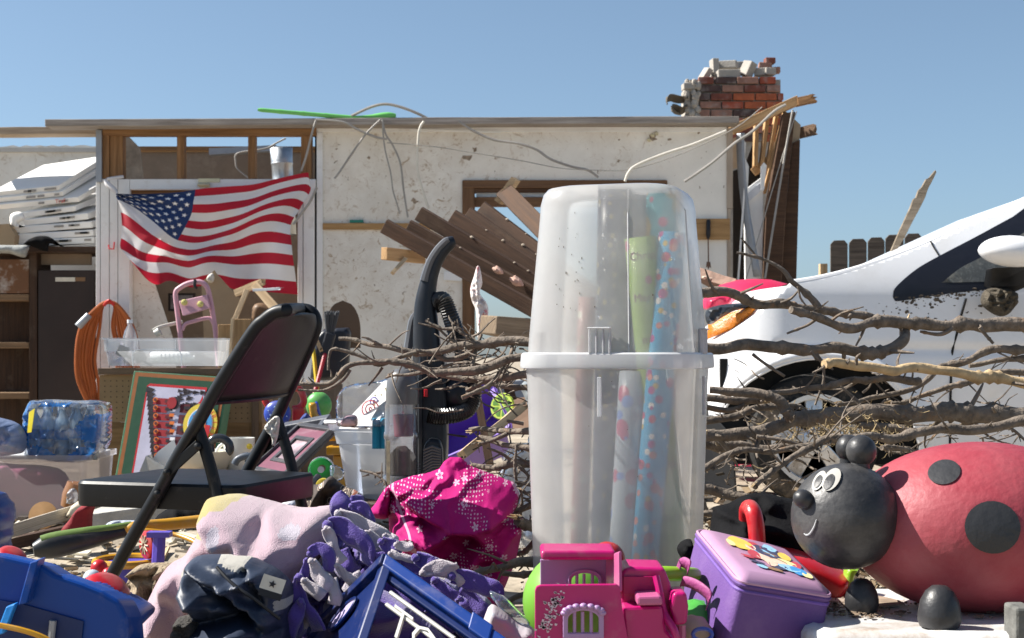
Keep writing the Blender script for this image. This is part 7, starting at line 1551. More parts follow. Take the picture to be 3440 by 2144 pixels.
m = MB(); m.bar(crf(-.01, 0, .04), crf(1.3, 0, .04), Dv.normalized() * .013, nB * .012); m.build('long_rail', CRB2, cr, bevel=.004, bseg=3)
m = MB(); m.bar(crf(0, 0, .20, -.004), crf(1.3, 0, .20, -.004), Dv.normalized() * .007, nB * .008); m.build('under_rail', CRB, cr, bevel=.003)
m = MB(); m.bar(crf(.70, 0, .05, .004), crf(.86, 0, .05, .004), Dv.normalized() * .018, nB * .012); m.build('rail_clip', CRB2, cr, bevel=.003)
m = MB(); m.prism([crf(0, 0, 0), crf(0, 1.15, 0), crf(0, 1.15, 1.0), crf(0, 0, 1.9)], nC * -.008); m.build('end_wall', CRB, cr, bevel=.004)
m = MB(); m.bar(crf(0, -.02, .03, 0, .004), crf(0, 1.15, .03, 0, .004), Dv.normalized() * .012, nC * .010); m.build('end_rail', CRB, cr, bevel=.003)
m = MB(); m.bar(crf(0, 0, -.02), crf(0, 0, 1.9), Bv.normalized() * .011, Cv.normalized() * .011); m.build('corner_post', CRB, cr, bevel=.003)
fr = (crf(0, .42, .34, 0, .003), Cv.normalized(), Dv.normalized(), nC); m = MB(); m.add([fpt(fr, x, y, .003) for x, y in circ(0, 0, .055, .018, 24)], [tuple(range(24))]); m.build('hand_hole', mat('lilac_inside', (.33, .28, .48), .8), cr)
m = MB(); P = [fpt(fr, x, y, .003) for x, y in circ(0, 0, .060, .022, 24)]; m.tube(P, .004, 6, closed=True); m.build('hand_hole_rim', CRB, cr, smooth=True)
for c_, d_ in ((.45, .85), (.75, .75)):
    m = MB(); m.bar(crf(0, c_, d_, 0, .006), crf(0, c_ + .02, d_ + .4, 0, .006), Cv.normalized() * .006, nC * .008); m.build('end_rib', CRB2, cr, bevel=.002)
WPL = mat('white_letter_plastic', (.55, .54, .50), .4, var=.05, bump=.02)
fr = (crf(.40, 0, .72, .006), Bv.normalized(), -Dv.normalized(), nB); q = MB(); textm(q, fr, 'TOt', .085, ext=.004, bold=-.001); q.build('letters', WPL, cr)
for d_ in (.38, .56):
    m = MB(); m.tube([crf(.10, 0, d_, .004), crf(.62, 0, d_ , .004)], .0036, 6); m.build('letter_bar', WPL, cr, smooth=True)
m = MB(); m.bar(crf(0, 0, 1.35, -.004), crf(1.2, 0, 1.35, -.004), Dv.normalized() * .012, nB * .008); m.build('lower_rail', CRB, cr)
m = MB(); m.prism([crf(0.02, 0, 1.9), crf(1.2, 0, 1.5), crf(1.2, 1.0, 1.2), crf(0.02, 1.0, 1.6)], Vector((0, 0, -.008))); m.build('floor', CRB, cr)
soft('lilac_cloth', [(1240, 1990), (1330, 2000), (1420, 2070), (1500, 2150), (1490, 2190), (1230, 2190)], 2.72, .04, 10, PUR, 'purple cloth showing behind the white crate letters', 'cloth', round_px=24, wr=.04)
soft('print_pillow', [(1640, 2040), (1690, 2050), (1740, 2090), (1790, 2110), (1800, 2190), (1620, 2190)], 2.6, .06, 8, mat('pastel_print', (.45, .40, .43), .85, var=.1, dirt=(.25, .5, .62, .8), dirt_scale=12), 'pale pastel printed cloth beside the pink playhouse', 'cloth', round_px=26, wr=.04)
soft('clear_cover', [(1640, 1985), (1690, 2000), (1740, 2050), (1780, 2090), (1760, 2110), (1690, 2060)], 2.62, .02, 8, PET, 'clear curved plastic cover above the pastel cloth', 'plastic cover', round_px=14, wr=.02)

# ================================================================== pink toy house
HOT = mat('hot_pink_plastic', (.42, .004, .125), .32, var=.07, bump=.03, spec=.5, dirt=(.36, .30, .27, .30), dirt_scale=11, dirt_lo=.52, dirt_hi=.76); LPK = mat('light_pink_plastic', (.45, .10, .23), .35, var=.06, bump=.02, spec=.5, dirt=(.36, .30, .27, .30), dirt_scale=11, dirt_lo=.52, dirt_hi=.76); LIL = mat('lilac_plastic', (.36, .21, .40), .35, var=.06, bump=.02, spec=.5, dirt=(.36, .30, .27, .30), dirt_scale=11, dirt_lo=.52, dirt_hi=.76)
ph = thing('toy_house', 'hot pink plastic toy house with lilac arched windows', 'toy house', W(2000, 2300, 2.4))
def arch_pts(x0, x1, y0, y1, n=10):
    r = (x1 - x0) / 2; cx_ = (x0 + x1) / 2; return [(x0, y1)] + [(cx_ - r * math.cos(math.pi * k / n), y0 + r * .55 - r * .55 * math.sin(math.pi * k / n)) for k in range(n + 1)] + [(x1, y1)]
def wallhole(outer, hole, d, t, name, m_, parent):
    """wall plate with an arched opening: outline and opening joined by a slit"""
    o = [W(x, y, d) for x, y in outer]; h_ = [W(x, y, d) for x, y in hole]; poly = o + [o[0]] + h_ + [h_[0]]
    bm_o = outer + [outer[0]] + hole + [hole[0]]
    pts = [Vector(p) for p in outer] + [Vector(p) for p in hole]; no = len(outer); nh = len(hole)
    edges = [(i, (i + 1) % no) for i in range(no)] + [(no + i, no + (i + 1) % nh) for i in range(nh)]
    v, e_, f_, *_r = delaunay_2d_cdt(pts, edges, [], 0, 1e-4); m = MB(); vs = [W(p.x, p.y, d) for p in v]; n = len(vs); fs = []
    for t_ in f_:
        c_ = np.array([[sum(v[i].x for i in t_) / len(t_), sum(v[i].y for i in t_) / len(t_)]])
        if inside(c_, outer)[0] and not inside(c_, hole)[0]: fs.append(tuple(t_)); fs.append(tuple(n + i for i in reversed(t_)))
    for (a, b_) in edges: fs.append((a, b_, n + b_, n + a))
    m.add(vs + [p + Vector((0, t, 0)) for p in vs], fs); return m.build(name, m_, parent, bevel=.0015)
fw_out = [(1797, 2300), (1797, 1985), (1802, 1972), (1815, 1967), (2070, 1964), (2082, 1972), (2090, 2040), (2112, 2160), (2125, 2300)]
wallhole(fw_out, arch_pts(1908, 2012, 2052, 2128), 2.36, .012, 'front_wall', HOT, ph)
def frame_arch(x0, x1, y0, y1, d, w, name, bars, m_):
    o = thing  # arched frame with bars
    outer = arch_pts(x0 - w, x1 + w, y0 - w, y1 + w); wallhole(outer, arch_pts(x0, x1, y0, y1), d, .012, name, m_, ph)
    for bx_ in bars:
        m = MB(); m.tube([W(bx_, y1, d + .006), W(bx_, y0 + 3, d + .006)], .0028, 8); m.build('window_bar', m_, ph, smooth=True)
frame_arch(1908, 2012, 2052, 2128, 2.352, 17, 'window_frame', (1930, 1957, 1986), LIL)
m = MB()
for k in range(9):
    a = math.pi * k / 8; m.ell(W(1960 - 64 * math.cos(a), 2060 - 24 * math.sin(a), 2.35), (.0065, .006, .005), 8, 6)
m.build('scalloped_trim', LIL, ph, smooth=True, kind='stuff')
wallhole([(1815, 1990), (1815, 1880), (2036, 1880), (2036, 1990)], arch_pts(1920, 2010, 1926, 1968), 2.52, .008, 'upper_wall', LIL, ph)
for bx_ in (1938, 1962, 1990):
    m = MB(); m.tube([W(bx_, 1968, 2.522), W(bx_, 1928, 2.522)], .0028, 8); m.build('window_bar', LIL, ph, smooth=True)
m = MB(); P = [W(x, y, 2.516) for x, y in arch_pts(1912, 2018, 1916, 1966)]; m.tube(P, .0022, 6); m.build('arch_moulding', LIL, ph)
m = MB(); a = W(1817, 1866, 2.44); b_ = W(2068, 1864, 2.44); m.box((a + b_) / 2 + Vector((0, .045, 0)), ((b_ - a).length, .10, .016)); m.build('roof_beam', HOT, ph, bevel=.006, bseg=3)
m = MB(); m.prism([W(2034, 1990, 2.5), W(2034, 1870, 2.5), W(2078, 1852, 2.40), W(2080, 1990, 2.38)], (.006, .004, 0)); m.build('side_wall', LPK, ph, bevel=.003)
m = MB(); m.box(W(1950, 2300, 2.45), (.17, .2, .02)); m.build('base', HOT, ph)
# painted silver scrawl on the front wall
m = MB(); rr = random.Random(2); fr = (W(1850, 2060, 2.358), Vector((.42, 0, .9)).normalized(), Vector((-.9, 0, .42)).normalized(), Vector((0, -1, 0)))
for k in range(90):
    t = rr.gauss(0, .3); x = t * .075; y = rr.gauss(0, .007); w_ = rr.uniform(.0006, .0025); decal(m, fr, [(x - w_, y - .001), (x + w_, y - .0016), (x + w_ * .6, y + rr.uniform(.001, .006)), (x - w_, y + .002)], .001)
m.build('silver_print', mat('silver_ink', (.62, .5, .56), .4), ph, kind='stuff')
# stepped side section
m = MB(); m.prism([W(2084, 2300, 2.42), W(2084, 1925, 2.42), W(2108, 1905, 2.42), W(2232, 1908, 2.42), W(2252, 1960, 2.42), W(2268, 2030, 2.42), W(2280, 2300, 2.42)], (0, .10, 0)); m.build('side_block', HOT, ph, bevel=.006, bseg=3)
m = MB(); pbox(m, 2095, 2200, 1938, 1996, 2.413, .004); m.build('recess', mat('recess_shade_pink', (.40, .004, .10), .4), ph)  # thin plate; the recess shade is put into its darker pink
m = MB(); m.prism([W(2140, 2005, 2.35), W(2222, 2002, 2.35), W(2228, 2034, 2.35), W(2140, 2036, 2.35)], (0, .06, 0)); m.build('step', LPK, ph, bevel=.004)
m = MB(); m.prism([W(2090, 2040, 2.37), W(2224, 2036, 2.37), W(2240, 2120, 2.37), W(2270, 2150, 2.37), W(2270, 2300, 2.37), W(2112, 2300, 2.37)], (0, .05, 0)); m.build('slide', HOT, ph, bevel=.005)
m = MB(); m.tube(spline([W(2204, 1936, 2.40), W(2216, 1990, 2.39), W(2232, 2060, 2.38), W(2262, 2110, 2.36), W(2278, 2160, 2.36)], 5), .006, 8); m.build('slide_rail', HOT, ph, smooth=True)
m = MB(); m.prism([W(2250, 2040, 2.38), W(2262, 1992, 2.38), W(2306, 1990, 2.38), W(2314, 2040, 2.38), W(2308, 2098, 2.38), W(2268, 2104, 2.38)], (0, .07, 0)); m.build('turret', HOT, ph, bevel=.006, bseg=3)
m = MB(); m.tube([W(2290, 2100, 2.42), W(2292, 2300, 2.42)], .007, 8); m.build('post', LPK, ph, smooth=True)
m = MB(); m.ell(W(1928, 2020, 2.78), (.098, .098, .098), 28, 18); m.build('toy_ball', mat('apple_green_plastic', (.15, .36, .04), .4, var=.05, bump=.02, spec=.5), smooth=True, label='large apple green ball behind the pink toy house', cat='ball')
m = MB(); m.ell(W(2040, 1880, 2.92), (.036, .036, .036), 24, 16); m.build('toy_ball', REDP, smooth=True, label='shiny red ball behind the toy house roof', cat='ball')
m = MB(); c_ = W(2188, 1926, 2.64); R = rotx(-9) @ roty(2); m.tube([c_ + R @ Vector((.078 * math.cos(a), .078 * math.sin(a), 0)) for a in [k * math.pi / 18 for k in range(36)]], .0125, 12, closed=True); m.build('toy_ring', LIMP, smooth=True, label='lime green plastic ring behind the toy house', cat='ring')
for (x, y, d, r, m_, lb) in ((2330, 2090, 2.6, .05, GRNP, 'small green toy lump between the toy house and the lunch bag'), (2320, 2130, 2.5, .04, mat('tan_toy', (.45, .33, .22), .6), 'tan toy lump at the foot of the lunch bag')):
    q = MB(); q.ell(W(x, y, d), (r, r, r * .8), 14, 10, disp=lambda p: 1 + .12 * noise.noise(p * 3)); q.build('toy_lump', m_, smooth=True, label=lb, cat='toy')
m = MB(); c_ = W(2360, 2132, 2.42); m.tube([c_ + Vector((.016 * math.cos(a), 0, .010 * math.sin(a))) for a in [k * math.pi / 9 for k in range(18)]], .0035, 8, closed=True); m.build('toy_loop', BLUP, smooth=True, label='small blue plastic loop below the lunch bag', cat='loop')

# ================================================================== purple lunch bag
LAV = mat('lavender_fabric', (.125, .060, .225), .6, var=.1, scale=6, bump=.15, bscale=220, spec=.3, dirt=(.2, .12, .28, .5)); LIDP = mat('pink_vinyl', (.42, .24, .37), .4, var=.08, scale=5, bump=.02, spec=.5)
lb_ = thing('lunch_bag', 'purple zipped lunch bag with a pink picture lid, tilted', 'lunch bag', W(2520, 2200, 2.5))
A, Bq, Cq, Dq = W(2336, 1784, 2.78), W(2640, 1856, 2.86), W(2795, 2010, 2.50), W(2480, 1958, 2.42)
nl = (Cq - Dq).cross(A - Dq).normalized(); nl = nl if nl.z > 0 else -nl
dn = Vector((-.035, .015, -.165))
def lq(u, v): return A.lerp(Bq, u).lerp(Dq.lerp(Cq, u), v)
def rr_uv(n=6, r=.09):
    out = []
    for (cx_, cy_, a0) in ((1 - r, 1 - r, 0), (r, 1 - r, 90), (r, r, 180), (1 - r, r, 270)):
        for k in range(n): a = math.radians(a0 + 90 * k / (n - 1)); out.append((cx_ + r * math.cos(a), cy_ + r * math.sin(a)))
    return out
ring = rr_uv(); n = len(ring)
def ringpts(h_, sc=1.0, off=0):
    return [lq(.5 + (u - .5) * sc, .5 + (v - .5) * sc) + dn * h_ + nl * off for u, v in ring]
m = MB(); vs = []; lev = ((0.02, 1.0), (.1, 1.02), (.5, 1.035), (.9, 1.0), (1.0, .95)); 
for h_, sc in lev: vs += ringpts(h_, sc)
fs = [(i * n + k, i * n + (k + 1) % n, (i + 1) * n + (k + 1) % n, (i + 1) * n + k) for i in range(len(lev) - 1) for k in range(n)] + [tuple((len(lev) - 1) * n + k for k in range(n))]
m.add(vs, fs); m.build('body', LAV, lb_, smooth=True, ang=60)
m = MB(); vs = ringpts(0.02, 1.0) + ringpts(-.01, .99) + ringpts(-.03, .95, .004) + ringpts(-.04, .80, .008); fs = [(i * n + k, i * n + (k + 1) % n, (i + 1) * n + (k + 1) % n, (i + 1) * n + k) for i in range(3) for k in range(n)] + [tuple(3 * n + k for k in range(n))]; m.add(vs, fs); m.build('lid', LIDP, lb_, smooth=True, ang=60)
for h_, r_, m_ in ((.02, .0042, LAV), (.075, .0032, mat('zip_purple', (.17, .09, .36), .5)), (-.015, .003, LIDP)):
    m = MB(); m.tube(ringpts(h_, 1.012), r_, 6, closed=True); m.build('piping', m_, lb_, smooth=True)
# lid print: plain pastel shapes only
pcs = [flatc((236, 200, 90)), flatc((236, 200, 178)), flatc((150, 196, 224)), flatc((150, 116, 86)), flatc((190, 72, 84)), flatc((70, 70, 96)), flatc((70, 146, 206)), flatc((232, 222, 160))]
m = MB(); rr = random.Random(6)
for (u, v, ru, rv, c_) in ((.30, .20, .13, .06, 0), (.26, .34, .10, .05, 0), (.40, .30, .06, .05, 1), (.48, .26, .08, .07, 4), (.60, .36, .16, .08, 5), (.52, .44, .12, .06, 2), (.36, .52, .08, .06, 4), (.46, .56, .08, .05, 1), (.64, .52, .15, .06, 3), (.50, .68, .07, .05, 1), (.56, .74, .10, .05, 5), (.74, .60, .12, .05, 7), (.82, .78, .09, .06, 6), (.72, .74, .12, .05, 2), (.90, .86, .06, .04, 7), (.62, .62, .10, .035, 1), (.22, .62, .07, .02, 4), (.28, .74, .09, .015, 5), (.30, .84, .06, .02, 2), (.46, .86, .10, .02, 3), (.14, .30, .05, .05, 7), (.70, .22, .08, .05, 2), (.82, .40, .07, .06, 0), (.88, .60, .06, .05, 4)):
    pl = []
    for k in range(18):
        a = k * math.pi / 9; w = 1 + .22 * noise.noise(Vector((math.cos(a) * 1.5 + u * 9, math.sin(a) * 1.5 + v * 9, 0))); ca, sa = math.cos(.25), math.sin(.25); x, y = ru * 1.15 * math.cos(a) * w, rv * 2.0 * math.sin(a) * w; pl.append((u + x * ca - y * sa, v + x * sa + y * ca))
    m.add([lq(.5 + (p[0] - .5) * .80, .5 + (p[1] - .5) * .80) + dn * -.045 + nl * (.0095 + .0006 * rr.random()) for p in pl], [tuple(range(18))], c_)
m.build('lid_print', pcs, lb_)
STR = mat('pink_webbing', (.34, .06, .21), .6, bump=.2, bscale=150)
for (pts, nm) in (([(2288, 1900), (2282, 1880), (2300, 1872), (2320, 1884), (2318, 1900)], 'strap_loop'), ([(2292, 1952), (2300, 1936), (2345, 1950), (2388, 1985), (2384, 2012), (2380, 2020)], 'carry_strap')):
    P = spline([W(x, y, 2.56 - .0006 * (x - 2290)) for x, y in pts], 5); m = MB(); N_ = len(P)
    m.grid(lambda u, v: P[int(u * (N_ - 1))] + Vector((-.004 * v, .012 * v, -.019 * v)), N_ - 1, 2); m.build(nm, STR, lb_, smooth=True, solid=.002)

# ================================================================== ladybird hop toy on the white tote
RBR = mat('rubber_red', (.29, .032, .048), .52, var=.14, scale=5, bump=.22, bscale=55, spec=.4, dirt=(.38, .13, .14, .55), dirt_scale=3.5, dirt_lo=.42, dirt_hi=.75); RBK = mat('rubber_black', (.028, .028, .030), .42, var=.2, scale=6, bump=.18, bscale=60, spec=.45, dirt=(.13, .125, .12, .5), dirt_scale=5)
TOT = mat('tote_lid_white', (.66, .66, .65), .4, var=.04, scale=3, bump=.03, spec=.45, dirt=(.33, .24, .17, .8), dirt_scale=7, dirt_lo=.44, dirt_hi=.60)
tt = thing('storage_tote', 'white lidded storage tote dusted with dirt under the ladybird', 'storage tote', (.86, 2.6, 0))
tc_ = Vector((.86, 2.62, 0)); RT = rotz(-4)
m = MB(); shell(m, tc_, [(.64, .40, .04, .0), (.66, .42, .04, .17), (.68, .44, .04, .172), (.68, .44, .04, .20), (.66, .42, .04, .205)], R=RT, cap_top=True); m.build('tub', film('tote_body', (.72, .73, .74), .4, .3, .1, .15), tt, smooth=True, ang=40)
m = MB(); shell(m, tc_, [(.70, .46, .05, .20), (.714, .474, .055, .205), (.714, .474, .055, .232), (.70, .46, .05, .243), (.67, .43, .045, .247), (.65, .41, .04, .244)], R=RT, cap_top=True); m.build('lid', TOT, tt, smooth=True, ang=50)
def onlid(x, y, z=.2485): d = (H - z) * F / (y - 1200); return W(x, y, d)
m = MB(); m.prism([onlid(x, y) for x, y in ((2840, 2004), (2900, 2001), (2960, 2008), (3020, 2022), (3040, 2034), (2960, 2040), (2905, 2032), (2872, 2020))], (0, 0, .003)); m.build('bark_scrap', mat('dusty_scrap', (.30, .23, .17), .9, var=.5, scale=30), label='flat dusty bark scrap on the white tote lid', cat='scrap')
m = MB(); rr = random.Random(19)
for k in range(260):
    x = rr.gauss(2850, 90) if k < 180 else rr.uniform(2750, 3400); y = rr.uniform(2008, 2075); r_ = rr.uniform(1, 5) * (1 if rr.random() < .8 else 2.4)
    m.prism([onlid(x + r_ * rr.uniform(.6, 2) * math.cos(a), y + r_ * .5 * rr.uniform(.5, 1.4) * math.sin(a), .2482) for a in [q_ * math.pi / 3 for q_ in range(6)]], (0, 0, .0012))
m.build('dirt_crumbs', mat('lid_dirt', (.22, .16, .11), .95, var=.5, scale=40), tt, kind='stuff')
lg = thing('ladybird_toy', 'red and black rubber ladybird hop toy on the white tote', 'ride-on toy', W(3150, 2085, 2.6))
bcn = W(3296, 1772, 2.66); brad = (.242, .19, .156)
def bdisp(q): return 1 + .03 * max(0, -q.x) ** 2 * (1 if q.z < 0 else .2) + .01 * math.sin(q.z * 3)
m = MB(); m.ell(bcn, brad, 48, 32, disp=bdisp); m.build('body', RBR, lg, smooth=True)
hcn = W(2842, 1730, 2.60); hrad = (.097, .095, .094)
m = MB(); m.ell(hcn, hrad, 40, 28, disp=lambda q: 1 + .03 * max(0, -q.z) - .02 * max(0, q.z) + .02 * max(0, -q.x) * max(0, -q.z)); m.build('head', RBK, lg, smooth=True)
for (x, y, d, r, yb) in ((2893, 1515, 2.60, .027, 1590), (2852, 1506, 2.66, .024, 1580)):
    m = MB(); m.ell(W(x, y, d), (r, r, r * 1.05), 20, 14); m.lathe([(r * .72, -.045), (r * .6, -.02), (r * .7, 0)], W(x - 4, y, d), 14, caps=False); m.build('antenna', RBK, lg, smooth=True, ang=180)
m = MB(); m.ell(W(2700, 1678, 2.555), (.020, .018, .017), 18, 12, R=roty(30)); m.build('nose', RBK, lg, smooth=True)
def hit(px, py, c, rad, off):
    o = Vector((0, 0, H)); d = (W(px, py, 1) - o); k = [1 / r for r in rad]
    O = Vector(((o.x - c.x) * k[0], (o.y - c.y) * k[1], (o.z - c.z) * k[2])); Dd = Vector((d.x * k[0], d.y * k[1], d.z * k[2]))
    a = Dd.dot(Dd); b_ = O.dot(Dd); cc_ = O.dot(O) - 1; ds = b_ * b_ - a * cc_
    if ds < 0: ds = 0
    t = (-b_ - math.sqrt(ds)) / a; p = o + d * t; n_ = Vector(((p.x - c.x) * k[0] ** 2, (p.y - c.y) * k[1] ** 2, (p.z - c.z) * k[2] ** 2)).normalized(); return p + n_ * off
def patch(cx_, cy_, rx, ry, rot, c, rad, off, name, m_, rings=5, n=28):
    m = MB(); vs = [hit(cx_, cy_, c, rad, off)]; ca, sa = math.cos(math.radians(rot)), math.sin(math.radians(rot))
    for j in range(1, rings + 1):
        for k in range(n):
            a = 2 * math.pi * k / n; x = rx * j / rings * math.cos(a); y = ry * j / rings * math.sin(a); vs.append(hit(cx_ + x * ca - y * sa, cy_ + x * sa + y * ca, c, rad, off))
    fs = [(0, 1 + k, 1 + (k + 1) % n) for k in range(n)] + [(1 + (j - 1) * n + k, 1 + (j - 1) * n + (k + 1) % n, 1 + j * n + (k + 1) % n, 1 + j * n + k) for j in range(1, rings) for k in range(n)]
    m.add(vs, fs); return m.build(name, m_, lg, smooth=True, ang=180)
brs = tuple(r * 1.012 for r in brad)
patch(3172, 1588, 55, 41, -10, bcn, brs, .002, 'spot', RBK); patch(3334, 1772, 94, 87, 15, bcn, brs, .002, 'spot', RBK)
# eyes and mouth
hrs = tuple(r * 1.003 for r in hrad); EYW = mat('eye_white', (.40, .385, .35), .5, var=.08, bump=.05)
patch(2752, 1616, 17, 36, 30, hcn, hrs, .0012, 'eye', EYW, 4, 22); patch(2794, 1613, 25, 42, 34, hcn, hrs, .0018, 'eye', EYW, 4, 22)
patch(2750, 1620, 10, 23, 27, hcn, hrs, .0026, 'pupil', RBK, 3, 18); patch(2786, 1622, 14, 28, 30, hcn, hrs, .0032, 'pupil', RBK, 3, 18)
m = MB(); m.tube(spline([hit(x, y, hcn, hrs, .001) for x, y in ((2744, 1745), (2736, 1770), (2724, 1790), (2712, 1797), (2702, 1792))], 4), lerpl([.0008, .0018, .0022, .0018, .0008], 17), 6); m.build('smile', mat('mouth_grey', (.42, .43, .44), .5), lg, smooth=True)
for (x, y, d, r) in ((3156, 2040, 2.45, .036), (2895, 1985, 2.60, .030)):
    c_ = W(x, y, d); c_.z = .247; m = MB(); m.lathe([(0, .070 * r / .036), (r * .35, .068 * r / .036), (r * .65, .059 * r / .036), (r * .88, .043 * r / .036), (r * .99, .022), (r, .010), (r * .9, 0), (0, 0)], c_, 24); m.build('foot', RBK, lg, smooth=True)
# ------------------------------------------------------------------ black coat, red toy and lime post behind
soft('black_coat', [(2384, 1800), (2394, 1720), (2400, 1702), (2450, 1690), (2500, 1664), (2555, 1655), (2620, 1668), (2700, 1690), (2740, 1760), (2740, 1990), (2390, 1990)], 3.0, .10, 10, BLKC, 'black cloth coat heaped behind the lunch bag', 'coat', round_px=60, wr=.05, wrs=7, folds=[([(2400, 1710), (2470, 1740), (2460, 1800)], .03, 14), ([(2540, 1665), (2530, 1780)], -.03, 20)])
rtt = thing('red_toy', 'shiny red plastic toy with an arched handle', 'toy', W(2650, 2020, 2.85))
m = MB(); m.tube(spline([W(2548, 1900, 2.82), W(2545, 1840, 2.82), W(2540, 1770, 2.82), W(2530, 1722, 2.83), W(2518, 1706, 2.86), W(2510, 1722, 2.89), (W(2512, 1800, 2.92)), W(2520, 1900, 2.93)], 6), .0165, 14); m.build('handle', REDP, rtt, smooth=True)
m = inflate([(2560, 1850), (2640, 1840), (2720, 1860), (2800, 1900), (2838, 1920), (2836, 1960), (2820, 1995), (2800, 2060), (2600, 2060)], 2.86, .10, 9, round_px=50, back=.8); m.build('body', REDP, rtt, smooth=True, ang=180)
m = inflate([(2836, 1912), (2885, 1912), (2872, 1930), (2866, 1960), (2866, 2060), (2836, 2060)], 2.80, .02, 7, round_px=14, back=1); m.build('toy_post', LIMP, smooth=True, label='lime green plastic post behind the ladybird foot', cat='toy')
soft('black_glove', [(2274, 1842), (2290, 1818), (2320, 1812), (2330, 1850), (2310, 1900), (2285, 1870)], 2.84, .03, 7, BLKC, 'black cloth scrap between the storage bin and lunch bag', 'cloth', round_px=16, wr=.03, wrs=18)
m = MB(); pbox(m, 3412, 3480, 2042, 2200, 2.36, .06); m.build('stone_block', mat('grey_stone', (.14, .14, .13), .9, var=.4, scale=30, bump=.5), label='small dark grey block at the end of the white tote', cat='block', bevel=.005)

# ================================================================== toys at the left of the foreground
btt = thing('toy_guitar', 'black, green and yellow plastic bat lying in the rubble', 'toy bat', W(350, 1900, 4.05))
P = [W(112 + 330 * t, 1848 - 66 * t, 4.0 + .1 * t) for t in [k / 12 for k in range(13)]]; R12 = lerpl([.018, .030, .034, .035, .034, .032, .030, .028, .025, .021, .018, .016, .015], 13)
m = MB(); m.tube(P, R12, 16); m.build('barrel', mat('bat_black', (.018, .02, .022), .4, var=.3, bump=.03, dirt=(.2, .18, .15, .3)), btt, smooth=True)
m = MB(); m.tube([p + Vector((0, -.003, .017)) for p in P[1:]], [r * .62 for r in R12[1:]], 14); m.build('green_stripe', mat('bat_green', (.13, .20, .05), .4, var=.2), btt, smooth=True)
m = MB(); m.tube(spline([W(425, 1784, 4.1), W(460, 1772, 4.1), W(560, 1762, 4.15), W(700, 1748, 4.2)], 6), lerpl([.02, .018, .017, .018], 19), 12); m.build('handle', YELP, btt, smooth=True)
m = MB(); P = spline([W(440, 1790, 4.05), W(500, 1778, 4.05), W(590, 1790, 4.05), W(660, 1815, 4.0), W(700, 1850, 3.95)], 6)
m.grid(lambda u, v: P[int(u * (len(P) - 1))] + Vector((0, .06 * v - .03, -.012 * v)), len(P) - 1, 3); m.build('toy_track', YELP, smooth=True, solid=.012, label='curved yellow plastic arm under the chair', cat='toy')
tbk = thing('toy_bucket', 'yellow and blue toy bucket sunk in the rubble under the chair', 'toy bucket', W(430, 1960, 3.9))
c_ = W(430, 1885, 3.95); m = MB(); m.tube([c_ + Vector((.085 * math.cos(a), .085 * math.sin(a), 0)) for a in [k * math.pi / 15 for k in range(30)]], .011, 8, closed=True); m.build('rim', YELP, tbk, smooth=True)
m = MB(); m.lathe([(.08, -.003), (.075, -.06), (.065, -.15), (0, -.15)], c_, 26); m.build('pail', mat('blue_violet_plastic', (.06, .05, .36), .35, var=.1), tbk, smooth=True)
tws = thing('spoked_toy', 'red and white toy wheel standing under the chair', 'toy wheel', W(494, 1875, 3.9))
c_ = W(494, 1830, 3.9); m = MB(); m.lathe([(.0, .008), (.030, .008), (.038, .004), (.038, -.014), (.03, -.016), (0, -.016)], c_, 24, R=rotz(-50) @ rotx(90)); m.build('tyre', REDP, tws, smooth=True, ang=40)
m = MB()
for k in range(10): a = k * math.pi / 5; Rk = rotz(-50) @ rotx(90); m.tube([c_ + Rk @ Vector((.006 * math.cos(a), .006 * math.sin(a), .0095)), c_ + Rk @ Vector((.026 * math.cos(a), .026 * math.sin(a), .0095))], .0025, 5)
m.build('hub_print', mat('hub_cream', (.45, .38, .28), .6), tws)
m = MB(); m.tube([W(536, 1792, 3.85), W(530, 1900, 3.85)], .017, 8); m.box(W(536, 1795, 3.85), (.06, .04, .014)); m.build('toy_pillar', mat('violet_plastic', (.10, .07, .42), .35, var=.1), smooth=True, ang=40, label='violet plastic toy pillar beside the red toy wheel', cat='toy')
for (x, y, d, r, m_, lb) in ((333, 1908, 3.8, .022, REDP, 'small red plastic ball in front of the toy bucket'), (365, 1930, 3.75, .018, REDP, 'smaller red plastic knob next to the chair leg'), (310, 1945, 3.7, .024, mat('clear_grey', (.4, .45, .52), .2), 'pale grey plastic ball by the chair foot')):
    m = MB(); m.ell(W(x, y, d), (r, r, r), 18, 12); m.build('toy_ball', m_, smooth=True, label=lb, cat='ball')
MATT = mat('tan_rug_pile', (.30, .235, .16), .95, var=.35, scale=40, bump=.9, bscale=140)
soft('bath_mat', [(430, 1995), (436, 1930), (470, 1898), (540, 1890), (600, 1900), (640, 1960), (600, 2060), (470, 2060), (420, 2035)], 3.15, .08, 7, MATT, 'rumpled tan pile bath mat under the chair foot', 'mat', round_px=40, wr=.07, wrs=12, folds=[([(440, 1940), (480, 1930), (560, 1935)], -.03, 8), ([(450, 1970), (470, 2040)], -.03, 7), ([(490, 1960), (500, 2040)], .03, 8), ([(520, 1980), (530, 2040)], -.03, 7)])
